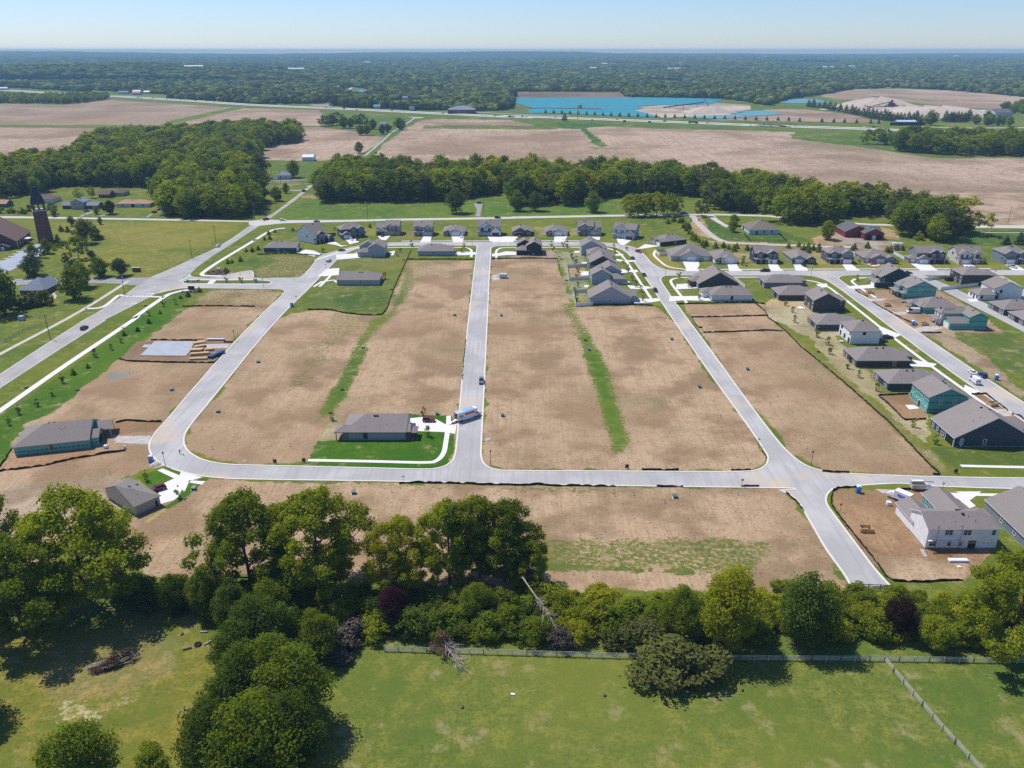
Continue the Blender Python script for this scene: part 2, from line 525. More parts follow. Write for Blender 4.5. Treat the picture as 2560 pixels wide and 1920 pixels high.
# ------------------------------------------------------------------ the land
SOIL = (.40, .265, .165)
G_ = (.115, .150, .020, 0)
VIVID = (.048, .122, .008, 0)
DIRT = (.40, .275, .165, 1)
PALE = (.41, .32, .235, 1)
RAW = (.33, .205, .11, 1)
FIELD = (.41, .295, .205, .9)
STRAW = (.42, .36, .20, .80)
MIX = (.125, .145, .03, .48)
DRY = (.21, .195, .04, .1)
near_zones = [
    # (outline, cover, feather m, raggedness m, strength)
    (W("p -400,1480 2960,1480 2960,2200 -400,2200"), (.122, .155, .028, 0), 6, 3, 1),
    (W("d0 -200,900 500,800 1000,760 1350,900 1380,1200 1150,1600 600,1900 -200,1900"), (.165, .165, .026, 0), 8, 5, .8),
    (W("d0 330,960 760,830 1010,900 1000,1120 700,1230 330,1260 180,1100"), (.22, .19, .065, .1), 4, 3, .75),
    (W("d0 230,1260 560,1310 860,1200 870,1240 640,1340 560,1400 300,1400"), (.42, .36, .19, .62), 5, 3, .8),
    (W("d0 980,770 1060,790 1060,830 980,830"), (.36, .28, .17, .6), 3, 2, .8),
    (W("d1 900,1470 1100,1500 1120,1620 1000,1600"), (.33, .25, .16, .6), 2, 3, .6),
    (W("d2 0,1180 50,1190 40,1240 0,1240"), (.33, .25, .16, .6), 2, 2, .6),
    (W("d3 520,1320 680,1330 640,1390 540,1380"), (.30, .24, .12, .5), 2, 3, .5),
    # west block: verge slope and bare lots
    (W("c0 0,840 1230,-30 1480,-30 1150,260 900,480 600,690 420,820 230,900 100,1110 0,1290 -200,1350 -200,950"), VIVID, 2, 1, .85),
    (W("b0 1180,1190 1480,1000 1640,1010 1560,1180 1380,1330 1200,1382 1000,1382"), VIVID, 2, 1, .8),
    (W("b1 240,1010 0,1230 c0 2000,190 1850,380 1420,880 1320,1080 1340,1170 1400,1250 1150,1330 900,1400 p 130,1400 -100,1400 -120,1160 c0 0,1280 130,1090 240,890 "
       "420,810 600,690 850,500 1050,330 1230,180 b0 1380,1330 1560,1180 1700,1090 1820,985 2212,980"), DIRT, 3, 2.5, 1),
    (W("b0 1640,1120 1820,985 2212,978 b1 230,985 60,1150 b0 2100,1130"), MIX, 3, 3, .85),
    (W("c0 1330,180 2010,180 1860,370 1030,345 1180,190"), (.30, .20, .125, 1), .6, .3, .9),
    (W("c0 950,460 1150,440 1130,500 960,520"), (.30, .28, .26, 1), 2, 2, .6),
    (W("c0 1000,880 1400,880 1330,960 960,990"), RAW, 1, .6, .9),
    (W("c0 960,1000 1310,1000 1310,1080 1000,1060"), (.42, .37, .32, 1), 1, .6, .9),
    (W("w5 250,980 900,880 1700,870 2150,880 1650,980 900,1110 100,1200 -100,1240"), (.36, .22, .12, 1), 1, .6, .8),
    (W("p -120,1230 300,1190 380,1210 330,1300 120,1330 -120,1400"), (.40, .30, .20, 1), 4, 3, .6),
    # block between the loop and the middle street
    (W("b1 1300,735 1885,730 c1 1830,0 1760,700 1730,1240 0,1245 c0 2050,1240 1760,1190 1620,1080 1600,1000 1640,930 1900,620 b1 60,1370 200,1225 430,1165 "
       "640,1160 780,1190 1090,1205 1190,1000 1280,800"), DIRT, 3, 2.5, 1),
    (W("b1 650,1180 1000,1200 800,1382 c1 640,300 420,560 200,700 380,420 560,130"), MIX, 4, 4, .85),
    (W("b1 1130,1190 1230,1000 1290,800 1330,760 1380,900 1200,1200 1000,1382 c1 900,300 830,560 700,760 520,900 560,760 740,420 860,200 980,0"), (.115, .145, .03, .1), 9, 1.5, .9),
    (W("c1 930,240 990,240 860,500 800,620 640,790 620,700 760,480"), VIVID, 5, 1, .6),
    (W("b1 1310,740 1700,740 1750,800 1500,900 1300,1000 1250,900"), MIX, 6, 5, .7),
    (W("b1 340,830 640,760 1280,620 1310,660 1180,1000 1090,1195 640,1165 440,1150 560,960"), (.125, .15, .034, .2), 3, 2, .9),
    (W("b1 700,1000 1150,990 1120,1170 800,1180 680,1120"), (.055, .105, .016, 0), 4, 3, .7),
    (W("b1 630,740 1200,720 1240,790 700,800"), (.24, .20, .085, .5), 4, 3, .6),
    (W("c1 455,1200 530,1040 690,1035 1400,1035 1310,815 1640,825 1700,830 1722,1120 1640,1260 1500,1288 450,1262"), VIVID, .3, .1, 1),
    (W("c1 540,1040 640,850 720,760 760,800 700,1040"), STRAW, 1.5, 1.5, .8),
    # block between middle and east streets
    (W("b1 2030,722 b2 0,712 390,712 420,830 470,960 520,1130 1240,1125 1400,1270 c2 1700,480 1960,810 2170,1150 2150,1260 2060,1298 1000,1302 c1 2130,1294 1980,1245 1950,1180 1975,700 2000,0"), DIRT, 2.5, 2, 1),
    (W("c2 480,-140 590,0 700,150 860,480 960,850 1020,1050 950,1160 860,1130 800,900 720,620 600,260 540,60 420,-150"), (.095, .145, .022, .05), 9, 1.2, .95),
    (W("b2 380,740 440,900 520,1130 600,1200 640,1382 520,1382 430,1100 360,800"), MIX, 4, 3, .7),
    (W("c2 650,300 740,300 860,700 930,950 860,960 760,640"), VIVID, 5, 1, .6),
    (W("c2 0,1240 420,1250 400,1295 0,1290"), MIX, 2, 3, .7),
    (W("c2 1080,1230 2050,1260 2050,1300 1080,1295"), MIX, 2, 3, .6),
    (W("b2 390,640 640,650 660,1100 540,1130 460,930 400,720"), (.30, .29, .17, .62), 2, 2, .95),
    (W("b2 470,790 640,780 660,880 490,890"), (.36, .26, .14, .8), 1, 1, .7),
    (W("b2 540,1000 640,1000 660,1090 560,1100"), (.24, .21, .08, .4), 1, 1, .7),
    (W("b1 2060,640 b2 250,610 600,610 580,660 270,650 260,690 b1 2060,720"), (.16, .16, .05, .3), 2, 1, .9),
    (W("b2 250,640 380,640 390,712 0,712 0,690 250,690"), (.34, .27, .19, .9), 1.5, 1, .9),
    # block east of the east street
    (W("b2 1475,1110 2212,1105 c3 60,20 150,95 440,360 880,740 1240,1090 1480,1330 1100,1335 480,1300 200,1150 0,870 c2 2070,740 1900,530 1730,260"), DIRT, 2, 1.5, 1),
    (W("c3 150,95 240,150 520,380 960,740 1330,1060 1600,1330 1480,1330 1240,1090 880,740 440,360"), (.15, .16, .045, .3), 2, 2, .95),
    (W("c3 260,330 480,450 700,600 640,620 380,540 250,420"), MIX, 5, 5, .8),
    (W("c3 330,110 560,100 760,300 860,420 1000,640 1370,640 1370,860 1400,1100 1330,1060 960,720 520,370"), STRAW, 3, 2, .95),
    (W("b3 0,1070 560,1080 640,1382 300,1382 0,1210"), (.43, .37, .22, .82), 2, 1.5, .95),
    (W("b3 -20,1060 300,1070 320,1110 80,1130"), (.47, .37, .17, .9), 1.5, 1, .8),
    (W("c3 960,650 1220,640 1370,820 1370,860 1190,865 1040,740"), RAW, .5, .3, 1),
    (W("c3 1400,1100 2300,1100 2300,1285 1570,1285"), (.075, .115, .02, 0), .6, .3, .9),
    (W("c3 1400,1105 1570,1285 1490,1330 1330,1130"), (.33, .27, .15, .7), 1.5, 1, .8),
    (W("c3 1760,650 1880,640 2110,800 2212,880 2212,900 1900,850 1740,720"), RAW, .6, .4, 1),
    # far east lots
    (W("b3 760,985 1050,985 1250,1060 1460,990 1600,1050 1890,1230 2100,1400 1560,1382 1330,1382 1000,1170"), (.37, .25, .16, 1), 1, .8, 1),
    (W("c3 1330,100 1620,100 1640,160 1880,300 1980,400 2212,640 2212,700 1700,340 1450,180"), (.33, .25, .15, .9), 2, 2, .9),
    (W("c3 1640,110 2212,110 2400,500 2212,520 1900,290 1650,180"), (.11, .14, .032, .15), 3, 3, .9),
    (W("b3 1500,990 1700,985 1760,1080 1870,1090 1800,1110 1600,1060"), (.10, .13, .03, 0), 2, 1, .8),
    # south of the bottom street
    (W("c0 1560,1340 1800,1380 2212,1395 c1 2212,1428 c2 2212,1450 c3 60,1462 d3 110,85 165,130 330,405 480,630 p 2125,1490 1500,1478 1350,1475 900,1440 560,1440 380,1440 300,1330 c0 1300,1560"), DIRT, 2.5, 2, 1),
    (W("d2 0,330 1475,340 1475,560 100,520"), (.125, .145, .03, .40), 5, 3, .95),
    (W("d2 150,480 1050,520 1040,545 130,520"), (.10, .13, .03, .1), 1.5, 1.5, .9),
    (W("c1 0,1405 2212,1432 c2 900,1445 900,1500 c1 2212,1480 0,1440"), MIX, 2, 3, .7),
    (W("d2 0,45 1475,45 1475,75 0,75"), MIX, 2, 3, .6),
    (W("d1 0,460 600,520 0,560"), MIX, 3, 3, .6),
    (W("d3 370,75 420,52 1000,65 1050,110 1280,180 1280,420 1120,585 720,582 600,470 440,250 375,130"), RAW, .8, .5, 1),
    (W("d3 560,420 1120,480 1120,585 720,582"), (.40, .28, .17, 1), 2, 1.5, .8),
    (W("r2 600,310 960,190 1290,340 1000,480 830,515"), VIVID, .3, .1, 1),
    (W("r2 1560,415 1790,460 1500,700 1200,912 1090,880 1300,740 1500,560"), VIVID, .3, .1, 1),
    (W("r2 1080,150 1180,110 1420,215 1390,280"), VIVID, .3, .1, 1),
    (W("r2 1660,365 1820,325 1940,345 1880,400"), VIVID, .3, .1, 1),
    (W("r2 700,1130 1090,890 1200,915 800,1190"), (.34, .30, .12, .4), .6, .3, 1),
    # north side: yards, verge, park
    (W("b1 940,440 1040,440 1030,520 960,520"), DRY, 2, 2, .8),
    (W("b1 1270,480 1440,480 1440,555 1150,555"), (.17, .16, .042, .2), 2, 2, .8),
    (W("b1 1540,480 1620,470 1690,555 1500,555"), DRY, 2, 2, .8),
    (W("b2 190,440 290,450 340,500 240,520"), (.24, .22, .09, .4), 2, 2, .8),
    (W("b2 490,460 570,450 570,500 500,520"), (.27, .23, .10, .4), 2, 2, .8),
    (W("b2 1140,620 1230,620 1500,805 1300,805 1230,770"), DRY, 1.5, 1, .9),
    (W("b2 1500,560 1560,560 1650,650 1700,740 1650,760 1600,650"), (.31, .27, .13, .5), 2, 1, .9),
    (W("b2 1910,660 2060,660 2070,750 1950,750"), (.38, .30, .16, .7), 1.5, 1, .95),
    (W("b3 350,640 470,640 560,760 400,760"), (.25, .22, .10, .4), 2, 2, .8),
    (W("b2 1880,745 2212,745 b3 2212,745 2212,800 b2 1950,805"), DRY, 2, 1, .7),
    (W("b2 1560,355 1630,345 1700,440 1720,540 1560,500 1540,400"), (.42, .29, .14, .9), 1.5, 1.5, .9),
    (W("b2 1640,540 1720,560 2212,570 2212,590 1740,590"), (.42, .30, .16, .9), 1, 1, .9),
    (W("b3 0,585 400,590 380,545 480,500 590,480 700,560 680,640 0,605"), (.43, .30, .16, .95), 2, 2, .9),
    (W("b3 640,560 560,500 600,440 760,470 830,560 1090,560 1180,600 1160,640 720,640"), (.36, .30, .24, .95), 1.5, 1, .95),
    (W("b3 970,440 1090,470 1160,560 1010,540"), (.40, .29, .16, .9), 2, 2, .9),
    (W("b3 960,600 1170,600 1170,660 980,650"), RAW, 1, 1, .8),
    (W("b2 1830,590 2212,600 b3 900,620 1000,660 b2 2050,660"), (.17, .15, .07, .4), 3, 3, .8),
    (W("b2 1650,350 1860,450 2080,545 2050,572 1800,545 1700,450"), (.055, .11, .015, 0), 1, .5, .9),
    (W("b3 1200,60 3200,60 3200,424 1720,428 1500,400 1350,330"), FIELD, 3, 2, 1),
    (W("b3 -60,420 400,570 60,575 -260,560"), (.06, .115, .016, 0), 1, 1, .9),
    (W("b3 1740,470 2600,470 2600,720 1900,600 1700,600"), (.06, .115, .018, 0), 4, 2, .9),
    (W("b1 150,350 560,150 600,270 1200,260 2212,180 b2 900,230 1000,330 0,350 b1 1260,365 240,385"), (.085, .15, .022, 0), 4, 2, .9),
    (W("b0 900,430 1300,450 1700,470 1650,570 1250,600 1000,560"), (.27, .22, .10, .45), 12, 6, .9),
    (W("b0 500,400 2100,400 1650,700 1300,870 700,870 500,600"), (.165, .175, .03, 0), 8, 4, .9),
    (W("b0 0,1250 500,1200 900,950 1150,960 300,1382 0,1382"), (.13, .165, .024, 0), 4, 3, .8),
    (W("b0 820,1100 980,1020 1010,1040 850,1130"), (.24, .18, .10, .7), 1, .5, .8),
    (W("b1 390,165 540,160 520,200 380,190"), (.36, .27, .16, .8), 2, 2, .9),
    (W("b1 0,690 540,690 400,855 330,872 0,872"), MIX, 3, 3, .85),
    (W("b0 1980,780 2212,690 b1 0,700 200,720 0,800"), (.08, .13, .02, 0), 4, 3, .8),
]
MUD = ground_mat('earth_and_grass')
ys, y = [], 92.0
while y < 730:
    ys.append(y)
    y += 0.5 + y * .0021
painted_ground('ground', lambda y: np.linspace(-1, 1, 470) * (y * .71 + 45), ys, 0.0, G_, near_zones, MUD)


FIELD2 = (.37, .27, .185, .85)
FGRASS = (.10, .145, .022, 0)
far_zones = [
    (W("a0 -300,545 550,558 950,515 1400,545 2020,580 1500,690 1350,735 -300,730"), FIELD2, 8, 6, 1),
    (W("a0 -300,670 900,675 1200,690 900,705 -300,700"), (.34, .26, .07, .4), 20, 20, .55),
    (W("a0 -300,600 500,600 1600,620 500,630"), (.34, .26, .07, .4), 20, 20, .45),
    (W("a0 1450,735 2100,590 a1 0,590 560,605 560,740 250,745 0,735"), FIELD, 8, 6, 1),
    (W("a0 -300,755 1250,762 1850,748 a1 250,752 560,752 870,790 1110,840 920,985 600,1040 0,1040 a0 1500,1000 400,1000 -300,1000"), FIELD, 8, 6, 1),
    (W("a1 1020,985 1240,790 1430,690 1600,680 2212,690 a2 300,760 640,752 850,745 1300,765 2212,785 a3 0,790 250,792 200,850 700,910 1200,990 1500,1022 2212,1022 3200,1030 "
       "b3 3200,425 1700,428 1480,330 1000,250 b2 1900,250 1000,100 0,60 b1 1500,40"), FIELD, 8, 5, 1),
    (W("a1 1440,735 2212,735 a2 380,745 380,770 0,770 a1 1440,765"), (.11, .15, .035, .1), 6, 5, .8),
    (W("a2 380,715 700,715 850,735 640,760 800,900 830,915 770,920 660,880 700,870 580,770 400,760"), (.05, .12, .02, 0), 5, 2, 1),
    (W("a2 630,920 1000,930 1000,940 700,945"), (.13, .15, .04, .2), 6, 5, .6),
    (W("a3 180,815 300,815 450,880 1100,920 1140,970 800,905 300,860"), (.075, .14, .025, 0), 6, 4, 1),
    (W("a2 -10,450 950,455 1030,495 -10,497"), (.21, .14, .105, .9), 6, 3, 1),
    (W("a3 440,480 560,460 750,424 1100,420 1600,435 2000,465 2400,495 2400,600 1650,586 1100,520 600,515"), FIELD, 6, 4, 1),
    (W("a3 760,480 1100,485 1500,515 1700,530 1400,530 1000,505"), (.11, .15, .05, .3), 15, 8, .7),
    (W("a3 -40,600 300,597 700,640 1000,712 -40,698"), (.36, .25, .185, .9), 5, 3, 1),
    (W("a2 1850,672 2212,650 2212,695 1700,690"), (.36, .25, .185, .9), 5, 3, 1),
    (W("a3 530,600 690,590 830,565 1260,570 1650,580 1720,660 1350,690 1100,690 900,650"), (.50, .42, .33, 1), 6, 3, 1),
    (W("a3 1650,600 2000,600 2100,640 1900,660 1700,640"), (.52, .45, .36, 1), 6, 3, 1),
    (W("a2 1075,577 1300,562 1600,558 1750,540 2060,560 2060,600 1850,620 1900,645 1300,670 1045,608"), (.50, .41, .32, 1), 4, 3, 1),
    (W("a2 150,585 765,590 770,605 400,605 180,597"), (.17, .14, .07, .5), 4, 2, 1),
    (W("a2 -60,505 20,505 160,580 140,640 -60,630"), (.10, .145, .04, 0), 5, 3, 1),
    (W("a1 1160,520 1330,515 1240,580 1160,575"), (.09, .15, .03, 0), 6, 3, 1),
    (W("a1 1080,590 1340,600 1340,615 1080,605"), (.10, .15, .035, 0), 6, 3, 1),
    (W("a1 470,555 650,550 640,575 480,570"), (.33, .25, .18, .8), 6, 3, .9),
    (W("a0 1000,470 1470,490 1470,508 1000,488"), (.11, .15, .045, 0), 6, 3, 1),
    (W("a3 1560,705 1900,730 1960,750 1560,750"), (.12, .155, .035, 0), 6, 3, 1),
    (W("a2 1170,345 1210,340 1200,370 1480,370 1480,385 1350,400 1340,372 1180,368"), (.36, .28, .21, .8), 6, 3, 1),
    (W("a2 870,268 1560,262 1560,275 880,280"), (.36, .30, .22, .8), 8, 3, .9),
    (W("a3 130,225 330,215 640,245 640,258 300,258 140,255"), (.11, .17, .05, 0), 8, 5, 1),
    (W("a2 0,250 230,250 230,272 0,272"), (.42, .35, .30, .8), 8, 3, .9),
    (W("a0 1210,245 2212,245 a1 420,250 420,285 0,265 a0 1230,262"), (.38, .32, .26, .8), 8, 3, .9),
    (W("a0 480,985 660,995 620,1025 500,1010"), (.12, .17, .04, 0), 4, 2, 1),
]
FARM = ground_mat('farmland_soil', 7.0)
ys, y = [], 640.0
while y < 9500:
    ys.append(y)
    y += y * .0062
painted_ground('farmland', lambda y: np.linspace(-1, 1, 400) * (y * .74 + 60), ys, -0.25, FGRASS, far_zones, FARM, 9, 60.0)

# the land beyond, out to the horizon, and the ridges that close it
m, nt, b = new_mat('wooded_land')
P = coords(nt, (1, 1, 1), 'Position')
c = mixc(nt, ramp(nt, noise(nt, P, .012, 6, .7), .35, .65), (.022, .04, .012), (.075, .11, .03))
c = mixc(nt, ramp(nt, noise(nt, P, .0011, 4), .55, .75, 0, .6), c, (.10, .125, .05))
nt.links.new(c, b.inputs['Base Color'])
b.inputs['Roughness'].default_value = 1
b.inputs['Specular IOR Level'].default_value = 0
bp = nd(nt, 'ShaderNodeBump', Strength=1.0, Distance=12)
nt.links.new(noise(nt, P, .035, 6, .75), bp.inputs['Height'])
nt.links.new(bp.outputs[0], b.inputs['Normal'])
WOODLAND = m
struct('terrain', MB().poly([(-26000, -6000, -1), (26000, -6000, -1), (26000, 30000, -1), (-26000, 30000, -1)]), WOODLAND)


def hill_z(x, y):
    """Height of the rolling wooded hills."""
    r = np.clip((y - 3300) / 8500, 0, 1)
    ridge = fbm(x / 1900 + 3.1, y / 1300, 21, 4)
    far = fbm(x / 4200 + 9, y * 0 + .5, 5, 4)
    side = np.exp(-((x + 1900) / 900) ** 2 - ((y - 3900) / 900) ** 2) * 40
    z = r * 58 + r * (ridge - .5) * 60 + side + np.clip((y - 9500) / 2500, 0, 1) * (far - .34) * 75
    z = np.minimum(z, 100)
    return np.where(y > 14200, z - (y - 14200) * .03, z)


hx, hy = np.linspace(-1, 1, 240), np.geomspace(3300, 15500, 170)
HX, HY = (hx[None, :] * (hy[:, None] * .8 + 200)), np.repeat(hy[:, None], 240, 1)
HZ = hill_z(HX, HY) + (fbm(HX / 60, HY / 60, 2, 3) - .5) * 16 * np.clip((HY - 3300) / 2000, 0, 1) - 2
me = bpy.data.meshes.new('hills')
idx = np.arange(HX.size).reshape(HX.shape)
q = np.stack([idx[:-1, :-1], idx[:-1, 1:], idx[1:, 1:], idx[1:, :-1]], -1).reshape(-1, 4)
me.from_pydata(np.stack([HX.ravel(), HY.ravel(), HZ.ravel()], -1).tolist(), [], q.tolist())
struct('hills', me, WOODLAND)

# water
m, nt, b = new_mat('quarry_water')
n = noise(nt, coords(nt, (1, 3, 1), 'Position'), .008, 4)
nt.links.new(mixc(nt, ramp(nt, n, .35, .7), (.035, .22, .26), (.05, .26, .30)), b.inputs['Base Color'])
b.inputs['Roughness'].default_value = .5
b.inputs['Specular IOR Level'].default_value = .06
bp = nd(nt, 'ShaderNodeBump', Strength=.4, Distance=.3)
nt.links.new(noise(nt, coords(nt, (1, 1, 1), 'Position'), .3, 3), bp.inputs['Height'])
nt.links.new(bp.outputs[0], b.inputs['Normal'])
QW = m
PW = mat('pond_water', (.10, .22, .36), .25, .15, .02, kind='Position', spec=.4)
SHALLOW = mat('shallow_water', (.12, .29, .32), .5, .12, .02, kind='Position', spec=.08)
struct('lake', tess([W("a2 25,503 400,500 700,500 1060,497 1100,487 1500,494 1840,509 1765,535 1742,552 1560,562 1250,563 1090,576 1140,590 1050,606 1280,664 1240,668 900,657 500,637 220,630 150,637 140,612 180,590 40,545")], .35), QW)
struct('lake', tess([W("a2 1395,668 1900,645 2000,628 1850,615 2212,611 a3 130,640 0,652 a2 2000,665 1800,682")], .36), SHALLOW)
struct('pond', tess([W("a3 180,515 300,508 430,515 540,540 400,546 220,549 120,545")], .35), SHALLOW)
struct('pond', tess([W("a1 820,455 870,435 975,430 960,475 900,470")], .35), PW)
struct('pond', tess([W("a0 1340,243 1950,250 1950,265 1400,260")], .5), QW)
struct('spit', strip(smooth_line(W("a2 160,592 300,590 450,594 600,595 768,598")), 9, -.2, 1.4), mat('reedy_bank', (.16, .14, .06), .9, .3, .05, kind='Position'))

# ------------------------------------------------------------------ streets
m, nt, b = new_mat('pale_asphalt')
P = coords(nt, (1, 1, 1), 'Position')
c = mixc(nt, ramp(nt, noise(nt, P, .05, 4), .42, .6), (.36, .35, .335), (.45, .435, .415))
c = mixc(nt, ramp(nt, noise(nt, coords(nt, (1, .04, 1), 'Position'), .9, 3), .48, .62, 0, .5), c, (.31, .30, .295))
c = mixc(nt, ramp(nt, noise(nt, P, .035, 3), .56, .66, 0, .7), c, (.53, .42, .30))
c = mixc(nt, ramp(nt, noise(nt, P, 2.2, 4, .8), .55, .66, 0, .4), c, (.25, .245, .24))
nt.links.new(c, b.inputs['Base Color'])
b.inputs['Roughness'].default_value = .9
b.inputs['Specular IOR Level'].default_value = .2
ASPH = m
OLDA = mat('worn_asphalt', (.36, .35, .335), .9, .18, .08, kind='Position', spec=.2)
PATCH = mat('cracked_asphalt', (.29, .285, .275), .9, .25, .3, kind='Position', spec=.2)
CONC = mat('new_concrete', (.68, .66, .62), .85, .06, .2, kind='Position', spec=.2)
KERB = mat('kerb_concrete', (.64, .60, .53), .85, .1, .25, kind='Position', spec=.2)
OLDC = mat('old_concrete', (.50, .46, .39), .9, .12, .25, kind='Position', spec=.2)
CONCR = mat('concrete_road', (.50, .48, .44), .9, .08, .15, kind='Position', spec=.2)
GRAVEL = mat('gravel', (.46, .42, .38), .95, .25, .5, kind='Position', spec=.1)
WHITE = mat('white_paint', (.80, .80, .78), .7, .06, 1, kind='Position')
YELLOW = mat('yellow_paint', (.62, .40, .12), .7, .1, 1, kind='Position')

BLOCK_A = smooth_line([(-26, 517.2), (-46, 517.4), (-64, 517.3), (-82, 516), (-91.5, 513.5), (-99, 507.5), (-103.7, 497), (-106.2, 484), (-107.4, 455), (-108.6, 415),
                       (-110.6, 375), (-111, 330), (-110.2, 290), (-109.6, 262), (-109.4, 248), (-108.4, 238.5), (-105.3, 230.6), (-100.6, 224.8), (-94.5, 220.6),
                       (-87, 218.5), (-78, 217.9), (-63, 217.2), (-43, 216.2), (-29, 215.5), (-23.4, 215.9), (-20, 218.4), (-18.4, 223), (-18.3, 235), (-19.2, 270), (-20.6, 345),
                       (-22, 440), (-22.8, 500), (-22.9, 512), (-23.8, 516)], 4, True)
BLOCK_B = smooth_line([(-13.3, 509), (-13.1, 495), (-12.4, 430), (-11.3, 350), (-10.2, 270), (-9.7, 232), (-9.3, 222.5), (-7.5, 217.4), (-3.6, 214.9), (3, 214.5), (30, 214.2),
                       (60, 213.9), (72, 214.3), (76.5, 216.4), (79.4, 220.8), (80.4, 228), (79.6, 256), (78, 295), (76.6, 345), (75.6, 390), (74.8, 432), (73.7, 470),
                       (72.6, 495), (69.3, 507.5), (63.5, 514.5), (54, 517), (40, 517.2), (15, 516.4), (-7, 515.8), (-11.5, 513.8)], 4, True)
BLOCK_C = smooth_line([(83.2, 434), (82.6, 425), (82.9, 395), (83.9, 355), (85, 315), (85.9, 270), (87, 238), (88.3, 225.5), (90.6, 218), (95, 214.2), (103, 212.6), (116, 211.4),
                       (130, 210.6), (153, 209.9), (166, 210.5), (173, 214), (176, 222), (176, 248), (175, 270), (174.2, 300), (174.2, 335), (174.8, 372), (175.2, 402), (175, 424),
                       (173.4, 435), (169, 441), (160, 442.6), (130, 442), (104, 442.3), (91, 442), (85.6, 440)], 4, True)
OUT = smooth_line(W("b0 1642,850 1660,868 1720,876 1850,877") + [(-152, 453.6)] + W("b1 0,879 200,879 340,877 400,860 470,790 560,690") + [(-108, 508), (-99, 518), (-88, 524.5), (-75, 527)]
                  + [(-40, 527.6), (0, 527.4), (40, 528), (60, 526.5), (72, 521), (80.5, 509), (83, 490), (84.3, 470), (87.6, 458.5), (94, 453.3), (104, 452), (140, 452.6), (180, 453.2), (300, 454)], 4)
OUT += [(300, 443)]
OUT += smooth_line([(290, 443), (205, 442.8), (190, 442), (184.4, 438.6), (182.6, 432), (183, 410), (183.7, 380), (184.2, 340), (184.6, 300), (185.6, 270), (187, 245), (190, 226), (196, 219), (206, 217), (260, 216)], 4)
OUT += smooth_line([(260, 206), (190, 204), (153, 203), (125, 204.5), (113, 206.2)] + W("d3 420,46 370,60 342,95 345,140 390,205 500,352 620,510 705,605"), 4)
OUT += smooth_line(W("d3 482,632 430,540 330,400 250,262 170,128 115,82 60,58") + [(82, 203.3), (67, 203.9), (40, 204.6), (0, 206), (-40, 207.6), (-75, 208.6), (-88, 209.6), (-97, 212),
                   (-105.5, 216.2), (-112.6, 222.5), (-117.4, 230.5), (-119.4, 240), (-119.6, 252), (-120.6, 280), (-121.6, 320), (-121.4, 365), (-120.2, 400)]
                   + W("b1 225,1020 246,1000 232,985 190,979 0,976 b0 1900,972 1640,970 1540,977 1440,998 1340,1020"), 4)
struct('street', tess([OUT, BLOCK_A, BLOCK_B, BLOCK_C], .022), ASPH)


def kerb(line, closed=False, side=1, w=.55):
    struct('kerb', strip(line, w, 0, .11, closed, side), KERB)


for blk in (BLOCK_A, BLOCK_B, BLOCK_C):
    ar = sum(blk[i - 1][0] * blk[i][1] - blk[i][0] * blk[i - 1][1] for i in range(len(blk)))
    kerb(blk, True, -1 if ar > 0 else 1)
cut = [i for i in range(len(OUT)) if OUT[i] in ((300, 443), (260, 206))]
ar = sum(OUT[i - 1][0] * OUT[i][1] - OUT[i][0] * OUT[i - 1][1] for i in range(len(OUT)))
inside = 1 if ar > 0 else -1
e1 = OUT.index((300, 443))
e2 = [i for i in range(len(OUT)) if OUT[i][0] > 259.9 and OUT[i][1] < 217]
s3 = [i for i, p in enumerate(OUT) if (p[0] - W("d3 705,605")[0][0]) ** 2 + (p[1] - W("d3 705,605")[0][1]) ** 2 < 1e-6][0]
for seg in (OUT[:e1], OUT[e1 + 1:e2[0] + 1], OUT[e2[1]:s3 + 1], OUT[s3 + 1:]):
    kerb(seg, False, inside)
struct('street', strip(W("q7 1700,900 1900,1000 2212,1220 2500,1400"), 9, 0, .026), ASPH)
struct('street', strip([(228, 452), (233, 420), (236, 360), (238, 300)], 9, 0, .027), ASPH)

# county road with its centre line and edge lines
roadW = W("c0 -300,660 0,465 360,230 720,0 b0 820,1190 1060,1040 1180,950 1310,870 1500,790 1660,715 1860,625 2000,540 2160,430 b1 40,375 140,330 300,208 460,85 a1 640,1160 800,1060 930,1000 1060,890 1160,800 1240,755 1370,670")
roadE = W("c0 -300,790 0,590 460,290 920,0 b0 900,1245 1200,1095 1345,1018 1480,985 1570,960 1575,880 1640,850 1700,790 1830,695 2000,590 2180,470 b1 80,400 180,325 340,210 490,85 a1 660,1160 830,1060 955,1000 1085,890 1180,800 1256,760 1385,672")
struct('road', tess([roadW + roadE[::-1]], .017), OLDA)
struct('road', tess([W("a1 1310,665 1450,668 1440,674 1385,676 1360,672")], -.05), CONCR)
mid = smooth_line(W("c0 -300,725 0,520 420,248 800,0 b0 990,1150 1180,1040 1300,960 1420,885 1600,790 1760,700 1900,620 2080,500"), 5)


def dashes(name, line, w, z, m, on=None, gap=0.0):
    struct(name, strip(line, w, z - .003, z), m)


cutA, cutB = [p for p in mid if p[1] < W("b0 1290,965")[0][1]], [p for p in mid if p[1] > W("b0 1440,870")[0][1]]
for d in (-.16, .16):
    dashes('road_marking', offset_line(cutA, d), .13, .023, YELLOW)
    dashes('road_marking', offset_line(cutB, d), .13, .023, YELLOW)
dashes('road_marking', offset_line(smooth_line(W("c0 -300,660 0,465 360,230 720,0 b0 820,1190 1060,1040 1180,950"), 3), -.35), .12, .023, WHITE)
dashes('road_marking', offset_line(smooth_line(W("c0 -300,790 0,590 460,290 780,85"), 3), .35), .12, .023, WHITE)
dashes('road_marking', offset_line(smooth_line(W("c0 780,85 920,0 b0 900,1245 1200,1095 1330,1025"), 3), .35), .12, .023, WHITE)
dashes('road_marking', offset_line(smooth_line(W("b0 1310,870 1500,790 1660,715 1860,625 2000,540 2140,440"), 3), -.35), .12, .023, WHITE)
